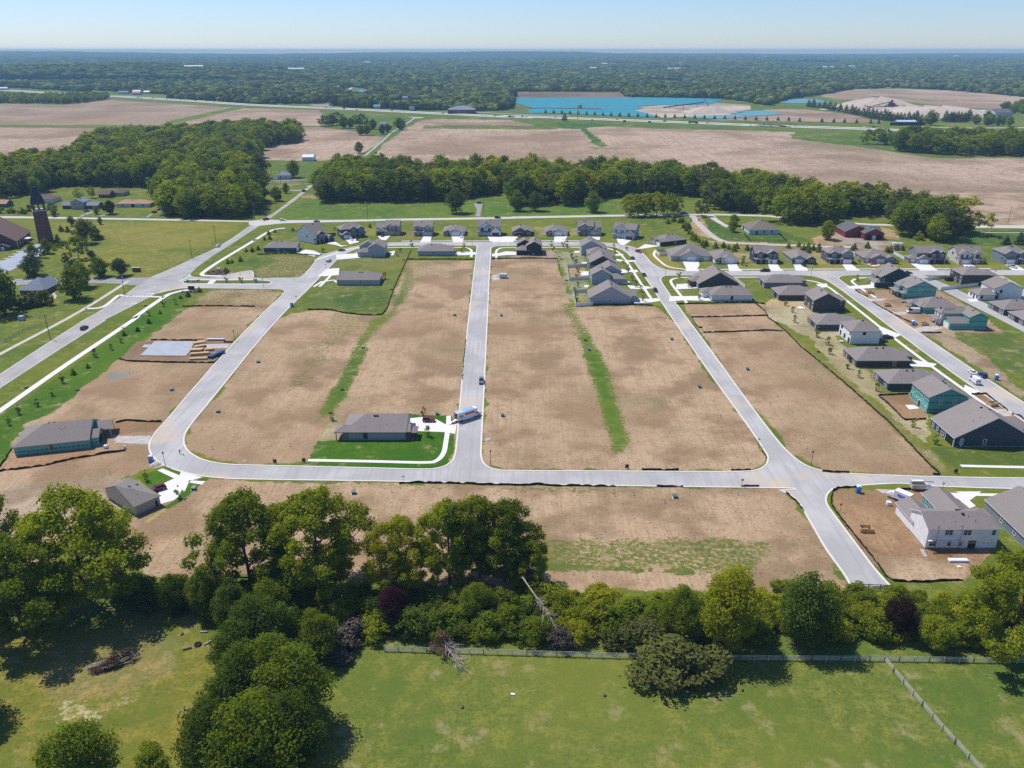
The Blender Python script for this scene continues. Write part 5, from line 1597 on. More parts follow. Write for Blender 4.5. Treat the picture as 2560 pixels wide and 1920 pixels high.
house('house', 'slate two-storey house with hipped roof and white garage, middle of the east row', "q6 755,678 1195,688", 12.5, two_front(hip=True), 'slate', TF_OPEN, TF_POST, walls2={1: 'grey'})
house('house', 'grey ranch house with red car on its drive in the east row', "q6 1395,682 1910,672", 15, lambda W, D: [(0, 1, W, D, 2.9, 'ULR', .42), (W * .2, -.4, W * .70, D * .5, 3.0, 'V', .42), (W * .66, -.9, W - .1, D * .4, 2.9, 'V', .4)], 'grey', [(1, 'n', .62, 0, 4.6, 2.2, 'g'), (0, 'n', .1, 0, 2.5, 2.2, 'g'), (2, 'n', .5, .8, 2.2, 1.4, 'w')])
house('house', 'wide two-storey house of grey stone and navy siding with three gables', "q7 235,682 830,680", 12, lambda W, D: [(W * .2, 1.4, W, D, 5.8, 'U', .5), (W * .55, .4, W * .88, D * .5, 5.7, 'V', .5), (W * .80, .1, W - .1, D * .4, 5.65, 'V', .5), (W * .19, -1.4, W * .55, D * .4, 2.95, 'V', .5), (-.2, 1.0, W * .24, D * .6, 2.85, 'UL', .45), (W * .52, -.9, W - .1, 2.2, 2.8, 'UR', .28, 'open')], 'grey',
      [(1, 'n', .35, 3.5, 1.7, 1.4, 'w'), (1, 'n', .8, 3.5, .9, 1.4, 'w'), (2, 'n', .5, 3.5, 1.7, 1.4, 'w'), (3, 'n', .5, 0, 4.9, 2.2, 'g'), (4, 'n', .5, 0, 2.6, 2.2, 'g'), (0, 'n', .85, .8, 1.7, 1.5, 'w')], TW_POST, walls2={1: 'navy', 2: 'navy'})
house('house', 'white two-storey house with dark shutters in the east row', "q7 1060,690 1480,684", 12.5, two_front(True), 'cream', TF_OPEN, TFM_POST, frame=TRIMD)
house('house', 'blue-grey two-storey house with silver pickup on its drive at the end of the row', "q7 1840,685 2280,685", 13, two_front(True, True), 'blue', TF_OPEN, TFM_POST)
# ---- south of the top street
house('house', 'light grey two-storey house with stepped gables inside the street curve', "b1 880,702 1112,700", 13, split_gable, 'lblue', [(0, 'n', .5, .3, .8, .5, 'w'), (0, 'r', .4, 3.4, 1.4, 1.4, 'w'), (0, 'r', .6, 0, 2, 2.1, 's')], trim=TRIMG)
house('house', 'light blue-grey ranch house at the corner of the top and middle streets', "q2 795,754 1385,757", 13, long_ranch('R'), 'lblue', [(0, 'n', .48, .7, 1.0, 1.6, 'w')])
house('house', 'blue-grey ranch house with mulched shrubs and wide pale drive on the loop street', "b1 700,940 1060,948", 13, lambda W, D: [(2.2, 0, W, D, 2.9, 'UR', .42), (.1, .4, 6, D * .5, 2.86, 'UR', .42), (.9, D * .5, 7, D - .3, 2.83, 'UR', .42)], 'lblue', [(0, 'n', .52, .9, .8, 1.4, 'w'), (0, 'r', .4, .2, 2, 2.0, 's')], lambda W, D: [(.3, .6, 2.7), (.3, 3, 2.7)])
house('house', 'charcoal two-storey house with stepped gables east of the middle street', "q3 425,745 857,742", 14, split_gable, 'black', [(0, 'n', .45, .3, .9, .6, 'w')])
# east street, west side, seen from behind and the side
house('house', 'light grey gabled ranch house nearest the bare lots, with white fenced yard', "q4 375,1385 1085,1378", 13, lambda W, D: [(0, 0, W, D, 3.1, 'V', .5), (W * .55, D * .3, W + 3, D * .95, 3.05, 'U', .45)], 'lblue', [(0, 'n', .48, .9, .9, 1.3, 'w'), (0, 'l', .5, 0, 2.2, 2.2, 's')], trim=TRIMG)
house('house', 'light grey two-storey house with two stepped gables, second from the bare lots', "q4 410,1052 935,1040", 18, lambda W, D: [(0, 0, W * .62, D * .6, 5.2, 'V', .5), (W * .28, D * .35, W, D, 5.4, 'V', .5), (W * .5, .4, W + 1.5, D * .6, 3.0, 'UR', .4)], 'lblue', [(0, 'l', .5, .2, 2.2, 2.1, 's'), (0, 'l', .3, 3.6, .9, 1.3, 'w')])
house('house', 'navy two-storey house with pale rear wall, third from the bare lots', "q4 385,815 800,800", 15, lambda W, D: [(0, 0, W, D, 4.6, 'V', .5), (W * .55, D * .3, W + 2, D * .9, 3.0, 'UR', .4)], 'navy', [(0, 'l', .3, .8, 1.2, 1.4, 'w'), (0, 'l', .7, .2, 2, 2.1, 's'), (0, 'n', .1, 1.2, 1.3, 1.4, 'w')])
house('house', 'dark grey hip roofed house, fourth from the bare lots on the east street', "q4 345,660 700,655", 12, lambda W, D: [(0, 0, W, D, 4.4, 'ULR', .5), (W * .6, D * .2, W + 3.5, D * .8, 3.0, 'ULR', .45)], 'grey', [(0, 'l', .4, .8, 1.4, 1.4, 'w')])
house('house', 'pale grey two-storey gabled house at the corner of top and east streets', "q4 232,552 640,535", 14, lambda W, D: [(0, 0, W * .8, D, 5.5, 'V', .5), (W * .6, .5, W + .5, D * .8, 4.4, 'UR', .45)], 'pale', [(0, 'l', .5, 3.4, 1.2, 1.3, 'w'), (0, 'l', .5, 0, 2.2, 2.1, 's')])
house('house', 'charcoal gabled ranch house on the east corner lot', "q5 318,1135 1005,1130", 16, lambda W, D: [(0, 0, W, D, 3.1, 'V', .52), (-3.2, D * .35, W * .5, D * .8, 3.0, 'UL', .45)], 'char', [(0, 'l', .16, 0, 4, 2.2, 'g'), (1, 'l', .5, .8, 1.2, 1.4, 'w')], gmat=GDOORG)
house('house', 'white ranch house beside the charcoal gabled ranch, nearest the silt fence', "q5 545,1330 1242,1326", 13, lambda W, D: [(0, 0, W, D, 2.9, 'ULR', .42), (-3.6, D * .45, W * .4, D * .95, 2.86, 'UL', .42)], 'white', [(0, 'n', .5, .7, .9, 1.5, 'w'), (0, 'l', .25, 0, 4.4, 2.2, 'g')], lambda W, D: [(-3.4, D * .5, 2.7), (-3.4, D * .72, 2.7), (-3.4, D * .93, 2.7)], frame=TRIMD, postm=TRIMD, gmat=GDOORG)
# far east street, west side, seen from behind
house('house', 'grey hip roofed ranch house beside the black pickup, first along the far street', "q5 1450,1105 2100,1105", 12, rear_ranch, 'grey', REAR_OPEN)
house('house', 'charcoal hip roofed ranch house with small rear deck', "q5 1705,1322 2330,1322", 13, rear_ranch, 'char', REAR_OPEN)
house('house', 'charcoal two-storey gabled house with grey rear wall', "b3 392,1182 655,1170", 13, lambda W, D: [(0, 0, W * .8, D, 5.6, 'V', .5), (W * .6, 1, W, D * .8, 5.4, 'UR', .42)], 'char', [(0, 'l', .12, .8, .9, 1.5, 'w'), (0, 'l', .5, .8, 1.8, 1.5, 'w'), (0, 'l', .85, 0, 1.8, 2.1, 's'), (0, 'l', .1, 3.6, 1.2, 1.3, 'w'), (0, 'l', .85, 3.6, 1.2, 1.3, 'w'), (1, 'n', .6, 3.2, 1, 1.4, 'w')])
house('house', 'dark blue ranch house with white corner porch behind the white two-storey house', "q8 700,597 1330,597", 13, rear_ranch, 'navy', REAR_OPEN[:1] + REAR_OPEN[2:], walls2={0: 'navy'})
house('house', 'white two-storey house with hipped roof and black car beside it', "q8 1278,838 1765,828", 13, lambda W, D: [(0, 0, W, D, 5.6, 'ULR', .45), (W * .6, D * .4, W + 3.2, D * .95, 3.0, 'ULR', .42)], 'white',
      [(0, 'l', .12, 0, 1.7, 2.1, 's'), (0, 'l', .5, .8, 1.6, 1.5, 'w'), (0, 'l', .85, .8, 1.2, 1.5, 'w'), (0, 'l', .8, 3.7, 1.6, 1.4, 'w'), (0, 'l', .08, 3.7, .9, 1.4, 'w'), (0, 'n', .45, 4.0, 1.0, 1.2, 'w')], frame=TRIMD)
house('house', 'dark olive ranch house with rear patio recess, next to the white two-storey house', "c3 760,411 1212,408", 14, rear_ranch, 'olive', REAR_OPEN)
house('house', 'navy ranch house with white corner posts beside the green-wrapped frame house', "c3 1032,610 1490,610", 13, rear_ranch, 'navy', REAR_OPEN[:1] + REAR_OPEN[2:], lambda W, D: [(-.1, D - .2, 2.8), (-.1, D - 2.8, 2.8)])
house('unfinished_house', 'green-wrapped two-storey house with white framed windows and white slab behind', "c3 1372,806 1745,800", 13, lambda W, D: [(0, 0, W * .86, D, 5.7, 'V', .42), (W * .7, D * .55, W + 2.4, D - .4, 3.0, 'UR', .4), (W * .7, .6, W + .8, D * .4, 4.2, 'UR', .4)], 'green',
      [(0, 'l', .1, .8, .8, .9, 'w'), (0, 'l', .45, 0, 1.6, 2.1, 's'), (0, 'l', .62, .7, .9, 1.5, 'w'), (0, 'l', .93, .7, 1.1, 1.6, 'w'), (0, 'l', .3, 3.6, 1.0, 1.4, 'w'), (0, 'l', .8, 3.6, 1.7, 1.4, 'w'), (0, 'n', .32, 3.0, .9, 1.5, 'b'), (0, 'n', .68, 3.0, .9, 1.5, 'b')])
house('house', 'large navy gabled ranch house with white porch posts nearest the bottom street', "c3 1596,1094 2260,1094", 15, lambda W, D: [(0, 0, W, D, 3.1, 'V', .52), (W * .6, D * .45, W + 4, D - .5, 3.0, 'UR', .45)], 'slate', [(0, 'n', .10, .8, .9, 1.5, 'w'), (0, 'n', .40, .8, .9, 1.5, 'w'), (0, 'l', .18, 0, 4.6, 2.5, 'o'), (0, 'l', .48, .8, 1.7, 1.6, 'w'), (0, 'l', .70, .8, .9, 1.5, 'w'), (0, 'l', .9, .8, .9, 1.5, 'w')],
      lambda W, D: [(-.05, -.05, 3), (-.05, D * .34, 3), (2.4, -.05, 3)], walls2={0: 'navy'}, trim=TRIM)
# far east street, east side
house('house', 'navy two-storey house with white gabled front on the far street corner', "q6 1655,1108 2190,1100", 12, lambda W, D: [(0, 0, W, D, 5.7, 'V', .5), (-.7, D * .35, W * .4, D * .85, 5.5, 'UL', .6), (-2.4, .3, W * .3, D * .6, 2.95, 'UL', .5), (-2.6, D * .58, 1, D, 2.8, 'VNF', .3, 'open')], 'navy', [(1, 'l', .3, 3.5, 1.4, 1.4, 'w'), (1, 'l', .75, 3.5, 1.4, 1.4, 'w'), (2, 'l', .5, 0, 4.4, 2.2, 'g'), (0, 'n', .08, 3.2, 1.2, 1.4, 'w')], lambda W, D: [(-2.4, D * .62, 2.7), (-2.4, D * .95, 2.7)])
house('unfinished_house', 'green-wrapped two-storey frame house with porch roof, farthest of the wrapped houses', "r1 165,338 665,335", 12, lambda W, D: [(0, 0, W, D, 5.7, 'V', .42), (-1.5, D * .45, W * .4, D * .95, 5.4, 'UL', .45), (-3.2, D * .4, 1, D + .2, 2.9, 'VNF', .3, 'open'), (-1.6, .5, 1, D * .4, 3.0, 'UL', .3)], 'green', [(0, 'l', .2, 3.3, 1.4, 1.5, 'w'), (1, 'l', .5, 3.4, 1.4, 1.4, 'w'), (0, 'n', .46, 3.4, .9, 1.6, 'b'), (3, 'l', .5, 0, 3.6, 2.2, 'o')], lambda W, D: [(-3, D * .45, 2.8), (-3, D * .75, 2.8), (-3, D, 2.8)], postm=TRIMD)
house('unfinished_house', 'green-wrapped ranch house with white porch frame and white van in front', "r1 468,578 1060,574", 13, lambda W, D: [(0, 0, W, D, 3.0, 'ULR', .45), (-1.2, D * .1, W * .4, D * .55, 2.95, 'UL', .45), (-3.6, D * .55, W * .3, D * .95, 2.9, 'UL', .42, 'open')], 'green', [(1, 'l', .5, 0, 4.4, 2.3, 'o')], lambda W, D: [(-3.4, D * .58, 2.8), (-3.4, D * .92, 2.8), (-1.2, D * .6, 2.8)])
house('unfinished_house', 'big green-wrapped two-storey house with white gable peaks over its garage', "r1 918,860 1545,854", 13, lambda W, D: [(W * .5, 0, W, D * .8, 5.6, 'V', .42), (.6, D * .5, W * .6, D + 1, 5.5, 'U', .5), (-.8, D * .55, W * .3, D * .80, 5.6, 'UL', .9), (-.6, D * .82, W * .3, D + .6, 5.4, 'UL', .8), (0, .05, W * .56, D * .5, 3.0, 'UR', .55), (-3, D * .5, .8, D + .5, 2.8, 'VNF', .3, 'open')], 'green', [(4, 'l', .5, 0, 4.4, 2.2, 'g'), (2, 'l', .5, 3.2, 1.4, 1.5, 'w'), (3, 'l', .5, 3.2, 1.4, 1.5, 'w')],
      lambda W, D: [(-2.8, D * .55, 2.7), (-2.8, D + .3, 2.7)], walls2={2: 'white', 3: 'white'})
house('house', 'black two-storey hip roofed house with white fenced yard behind it', "q7 1162,1082 1665,1040", 13, lambda W, D: [(0, 0, W * .8, D, 5.6, 'ULR', .42), (W * .6, D * .1, W + 1.5, D * .7, 5.0, 'ULR', .42)], 'char', [(0, 'l', .12, 3.6, 1.2, 1.4, 'w'), (0, 'l', .85, 3.6, 1.2, 1.4, 'w'), (0, 'l', .12, .8, 1.2, 1.5, 'w'), (0, 'l', .5, .8, 1.8, 1.6, 'w')])
house('house', 'white two-storey house with one-storey rear wing in the far east row', "r1 1440,372 2130,330", 13, lambda W, D: [(W * .36, 1.0, W, D, 5.6, 'V', .42), (0, 0, W * .44, D * .7, 2.9, 'ULN', .45), (W * .7, D * .4, W + 2.5, D, 4.6, 'UR', .45)], 'white', [(1, 'l', .1, .9, .8, 1.2, 'w'), (1, 'l', .4, 0, 1.0, 2.1, 'd'), (1, 'l', .7, .9, .8, 1.2, 'w'), (1, 'n', .2, .8, .8, 1.4, 'w'), (1, 'n', .95, .8, 1.4, 1.4, 'w'), (0, 'n', .25, 3.4, .9, 1.3, 'w')], frame=TRIMD)
house('house', 'charcoal ranch house with screened rear corner porch in the far east row', "r1 1840,612 2480,612", 13, rear_ranch, 'char', REAR_OPEN[:1] + REAR_OPEN[2:], lambda W, D: [(-.05, -.05, 2.9), (3, -.05, 2.9)])
house('house', 'slate house with small white rear deck at the very edge of the photo', "r1 2200,800 2700,800", 13, rear_ranch, 'slate', REAR_OPEN)
# ---- loop street and bottom street
house('unfinished_house', 'green-wrapped ranch house with grey roof beside the loop street', "w5 270,968 1585,828", 15, lambda W, D: [(0, 0, W - .4, D, 3.0, 'UL', .44), (W - 7, 1.4, W + 2.0, D * .5, 2.95, 'UL', .44), (W - 3, D * .5, W + 4.6, D * .95, 2.9, 'UL', .4, 'open')], 'green', [(0, 'n', .49, .7, .9, 1.6, 'w'), (1, 'r', .5, 0, 4.6, 2.2, 'o')], lambda W, D: [(W + 4.3, D * .55, 2.8), (W + 4.3, D * .9, 2.8)], rot=True, frame=TRIMG)
house('house', 'light blue ranch house with dark green lawn beside the moving truck', "c1 700,1040 1352,1038", 13.5, lambda W, D: [(2.0, 0, W - 2.2, D, 2.95, 'UL', .44), (W - 8, .35, W - .9, D * .42, 2.9, 'UL', .44), (W - 2.5, .5, W + 1.2, D * .35, 2.6, 'UR', .4, 'open'), (-.4, .05, 4.5, D * .38, 2.9, 'UL', .44, 'open')], 'lblue', [(0, 'n', .05, .7, 1.2, 1.7, 'b'), (0, 'n', .36, .7, 1.1, 1.7, 'w'), (0, 'r', .72, 0, 4.6, 2.2, 'g')],
      lambda W, D: [(-.2, .15, 2.85), (W + 1, .7, 2.55), (W + 1, D * .3, 2.55)], walls2={1: 'slate'}, frame=TRIMD, postm=TRIMD, trim=TRIMD)
house('house', 'tan ranch house half hidden by the big tree, red car on its drive', "r2 600,1030 1045,832", 16, lambda W, D: [(0, 0, W, D, 3.0, 'UR', .42)], 'tan', [(0, 'n', .85, 0, .9, 2.0, 'd'), (0, 'r', .35, 0, 4.6, 2.2, 'g')], rot=True)
house('unfinished_house', 'white two-storey house being sided, scaffold poles against its rear wall', "w3 722,1254 1762,1246", 15, lambda W, D: [(0, 0, W, D * .62, 5.6, 'UR', .42), (.05, D * .5, W * .36, D + 2.2, 3.0, 'V', .5), (W * .38, D * .45, W * .78, D + 2.6, 5.5, 'V', .5), (W * .7, D * .5, W - .2, D, 3.0, 'V', .4)], 'white',
      [(0, 'n', .10, .8, 1.7, 1.4, 'w'), (0, 'n', .33, .8, .9, 1.4, 'w'), (0, 'n', .49, .8, .9, 1.4, 'b'), (0, 'n', .65, 0, 2.0, 2.2, 's'), (0, 'n', .29, 3.75, 1.9, 1.4, 'w'), (0, 'n', .55, 3.75, 1.9, 1.4, 'w'), (0, 'n', .92, 3.75, .9, 1.4, 'w'), (2, 'l', .75, 3.4, 1.4, 1.4, 'w')], walls2={2: 'green'}, trim=TRIM)
house('house', 'blue-grey house with grey roof at the edge beside the white house being sided', "w3 2230,1290 3200,1290", 20, lambda W, D: [(0, 0, W, D, 3.0, 'VN', .45)], 'blue', [(0, 'l', .30, 1.0, .9, 1.3, 'w'), (0, 'l', .6, 1.0, .9, 1.3, 'w')], trim=TRIM)
# ---- older houses round about
house('house', 'white brick house with weathered brown hip roof and chimney on a mown lawn', "v7 735,476 1145,472", 20, lambda W, D: [(0, 0, W, D, 3.0, 'ULR', .45), (.05, D * .3, W * .4, D * .8, 2.95, 'UL', .5)], 'aqua', [(0, 'n', .25, 0, 1.6, 2.1, 's'), (0, 'n', .5, .9, 1.6, 1.4, 'w'), (0, 'n', .75, .9, 1.6, 1.4, 'w'), (0, 'l', .75, 0, 3, 2.2, 'o')], roof=shingle('weathered_shingles', (.20, .165, .135)))
house('barn_house', 'red metal barn house under construction with dark roof and open bays', "v6 440,440 655,440", 26, lambda W, D: [(0, 0, W, D * .4, 4.2, 'V', .42), (-W * .75, D * .3, W * .55, D, 3.8, 'V', .42), (W * .5, D * .5, W * 1.25, D * .85, 3.4, 'U', .4)], 'red', [(0, 'n', .22, 0, 3.2, 3.0, 'o'), (0, 'n', .5, 0, 1.8, 2.4, 'g'), (0, 'n', .78, 0, 3.0, 3.0, 'o')], roof=ROOFD)
house('house', 'ranch house with orange tan roof beyond the cross road', "b0 1000,272 1300,268", 11, lambda W, D: [(0, 0, W, D, 2.8, 'ULR', .38)], 'cream', [(0, 'n', .2, .8, 1.6, 1.2, 'w'), (0, 'n', .5, 0, 3, 2.2, 'o'), (0, 'n', .8, .8, 1.6, 1.2, 'w')], roof=ROOFT)
house('house', 'split-level house with blue grey roofs beyond the cross road', "b0 535,288 850,286", 11, lambda W, D: [(W * .26, 0, W * .62, D, 5.2, 'V', .4), (0, .8, W * .28, D - 1, 2.8, 'U', .4), (W * .6, .8, W, D - 1, 2.8, 'U', .4)], 'tan', [(0, 'n', .3, 3.2, 1.4, 1.3, 'w'), (0, 'n', .7, 3.2, 1.4, 1.3, 'w')], roof=ROOFBL, walls2={1: 'brick', 2: 'brick'})
house('house', 'cream house with brown hip roof and chimney behind the church tower', "b0 262,238 472,232", 13, lambda W, D: [(0, 0, W, D, 3.2, 'ULR', .42)], 'cream', roof=ROOFB)
house('house', 'small house with orange roof at the far west edge beyond the cross road', "b0 -120,275 70,268", 10, lambda W, D: [(0, 0, W, D, 2.8, 'U', .42)], 'dgreen', roof=ROOFT)
house('house', 'dark roofed house half hidden in the trees behind the split-level', "b0 855,190 950,190", 10, lambda W, D: [(0, 0, W, D, 3, 'U', .5)], 'brick', roof=ROOFB)
house('house', 'brown roofed house in the trees behind the tan ranch', "b0 960,175 1070,175", 12, lambda W, D: [(0, 0, W, D, 3, 'ULR', .45)], 'tan', roof=ROOFB)
house('house', 'slate roofed house behind the clipped hedge near the county road', "b0 150,1050 418,1020", 16, lambda W, D: [(0, 0, W, D, 2.9, 'ULR', .55), (W * .25, D * .3, W * .7, D + 3, 3.4, 'V', .65)], 'brick', roof=ROOFBL)
house('house', 'small white house with grey hip roof beside the field road', "a1 178,1202 298,1200", 13, lambda W, D: [(0, 0, W, D, 3.4, 'ULR', .42)], 'white', [(0, 'n', .3, 1, 1.4, 1.3, 'w'), (0, 'n', .7, 1, 1.4, 1.3, 'w')], roof=ROOFBL)
house('shed', 'white metal roofed shed at the edge of the field road', "a1 400,1045 495,1045", 14, lambda W, D: [(0, 0, W, D, 4, 'U', .3)], 'white', roof=mat('white_metal_roof', (.72, .74, .76), .4, .05), cat='shed')
house('barn', 'long pale barn with blue metal roof at the west edge of the wood', "a0 -150,1105 250,1100", 22, lambda W, D: [(0, 0, W, D, 5, 'U', .35)], 'pale', [(0, 'n', .45, 1, 2.5, 1.5, 'w'), (0, 'n', .65, 1, 2.5, 1.5, 'w'), (0, 'n', .85, 1, 2.5, 1.5, 'w')], roof=mat('blue_metal_roof', (.07, .12, .22), .4, .08), cat='barn')
house('house', 'white farmhouse among the dark trees by the field road', "a1 1075,760 1130,760", 12, lambda W, D: [(0, 0, W, D, 6, 'U', .5)], 'white', roof=ROOFBL)
house('barn', 'long low blue open-front barn beside the highway', "a3 1115,738 1280,738", 16, lambda W, D: [(0, 0, W, D, 5.5, 'U', .25)], 'blue', [(0, 'n', .55, 0, 60, 4.5, 'o')], roof=mat('pale_blue_roof', (.45, .58, .68), .4, .05), cat='barn', vents=False)
house('warehouse', 'dark roofed roadside building by the highway', "a1 1660,635 1890,638", 40, lambda W, D: [(0, 0, W, D, 7, 'ULR', .3)], 'brick', roof=ROOFBL, cat='building', vents=False)
house('warehouse', 'large grey shed beside the gravel yard', "a3 1960,668 2110,668", 40, lambda W, D: [(0, 0, W, D, 8, 'U', .25)], 'pale', roof=ROOFD, cat='building', vents=False)
house('warehouse', 'white low shed left of the large grey shed in the gravel yard', "a3 1840,650 1950,650", 30, lambda W, D: [(0, 0, W, D, 5, 'U', .15)], 'white', roof=MATS['white_metal_roof'], cat='building', vents=False)
for s, lb, rf in (("a0 1020,468 1105,468", 'blue roofed building beside the western highway', MATS['blue_metal_roof']), ("a0 1145,460 1210,460", 'white roofed shed behind the western highway', MATS['white_metal_roof']), ("a0 1140,474 1210,474", 'orange roofed low shed by the western highway', ROOFT),
                  ("a0 1240,466 1290,466", 'small white shed farthest along the western highway', MATS['white_metal_roof']), ("a0 -40,432 60,432", 'pale blue warehouse at the west end of the highway', MATS['pale_blue_roof']), ("a1 630,568 672,568", 'dark shed beside the highway gravel turnout', ROOFD),
                  ("a1 1015,595 1072,595", 'green roofed shed beside the highway', mat('green_metal_roof', (.06, .25, .22), .5)), ("a1 1265,517 1308,517", 'grey house at the top of the lawn beyond the highway', ROOFBL), ("a1 1325,612 1365,612", 'black shed between the trees by the highway', ROOFD)):
    house('roadside_building', lb, s, 18, lambda W, D: [(0, 0, W, D, 5, 'U', .3)], 'pale', roof=rf, cat='building', vents=False)

# ---- brick church with its tower
A, B = W("w6 -300,1420 340,1330")
ch = thing('church', 'brown roofed brick church at the west edge of the photo', 'church', (W("b0 150,625")[0][0], W("b0 150,625")[0][1], 0), math.radians(14))
BR = S['brick']
cb = [(-34, 0, 0, 30, 5.5, 'V', .62), (-34, -5, -9, 8, 3.4, 'U', .45), (-10, -4.5, -3.5, 4, 2.8, 'V', .5)]
for i, b_ in enumerate(cb):
    obj('wall', wall_mesh(b_), BR, ch)
    obj('roof', roof_mesh(b_, .8, .3, TRIM, ROOFB), None, ch)
for k in range(5):
    obj('pilaster', MB().box(.0, 1.5 + k * 5.2, 0, .25, 2.1 + k * 5.2, 5.2), TRIM, ch)
obj('door', MB().box(.02, 4, 0, .12, 6.4, 2.6), GLASS, ch)
obj('door', MB().box(-8, -4.62, 0, -6, -4.5, 2.3), TRIM, ch)
obj('porch_post', MB().cyl((2.6, 15, -.05), (2.6, 15, 3.0), .25), TRIM, ch)
obj('porch_roof', MB().cyl((2.2, 15, 3.0), (2.2, 15, 3.5), 2.6, 2.6, 16), TRIM, ch)
tx, ty = W("b0 400,568")[0]
tw = thing('church_tower', 'square brick bell tower with dark steep spire beside the church', 'tower', (tx, ty, 0), math.radians(30))
a = 4.6
obj('shaft', MB().loft([[(-a, -a, -.05), (a, -a, -.05), (a, a, -.05), (-a, a, -.05)], [(-3.9, -3.9, 21), (3.9, -3.9, 21), (3.9, 3.9, 21), (-3.9, 3.9, 21)]]), BR, tw)
obj('ledge', MB().box(-4.05, -4.05, 21, 4.05, 4.05, 21.35), TRIM, tw)
for x in (-1, 1):
    for y_ in (-1, 1):
        obj('belfry_post', MB().box(x * 3.1 - .75, y_ * 3.1 - .75, 21.35, x * 3.1 + .75, y_ * 3.1 + .75, 25), BR, tw)
    obj('belfry_post', MB().box(x * 3.3 - .5, -.5, 21.35, x * 3.3 + .5, .5, 25), BR, tw)
    obj('belfry_post', MB().box(-.5, x * 3.3 - .5, 21.35, .5, x * 3.3 + .5, 25), BR, tw)
obj('lintel', MB().box(-3.95, -3.95, 25, 3.95, 3.95, 25.9), BR, tw)
COPPER = mat('dark_copper', (.025, .05, .055), .5, .3, .5, .4)
obj('spire', MB().loft([[(-4.3, -4.3, 25.9), (4.3, -4.3, 25.9), (4.3, 4.3, 25.9), (-4.3, 4.3, 25.9)], [(-1.3, -1.3, 36), (1.3, -1.3, 36), (1.3, 1.3, 36), (-1.3, 1.3, 36)]]), COPPER, tw)
for x in (-1, 1):
    for y_ in (-1, 1):
        obj('pinnacle', MB().loft([[(x * .9 + i * .4, y_ * .9 + j * .4, 36) for i, j in ((-1, -1), (1, -1), (1, 1), (-1, 1))], [(x * .9 + i * .05, y_ * .9 + j * .05, 39) for i, j in ((-1, -1), (1, -1), (1, 1), (-1, 1))]]), COPPER, tw)
# ------------------------------------------------------------------ vegetation near the camera
def at(s):
    return W(s)[0]


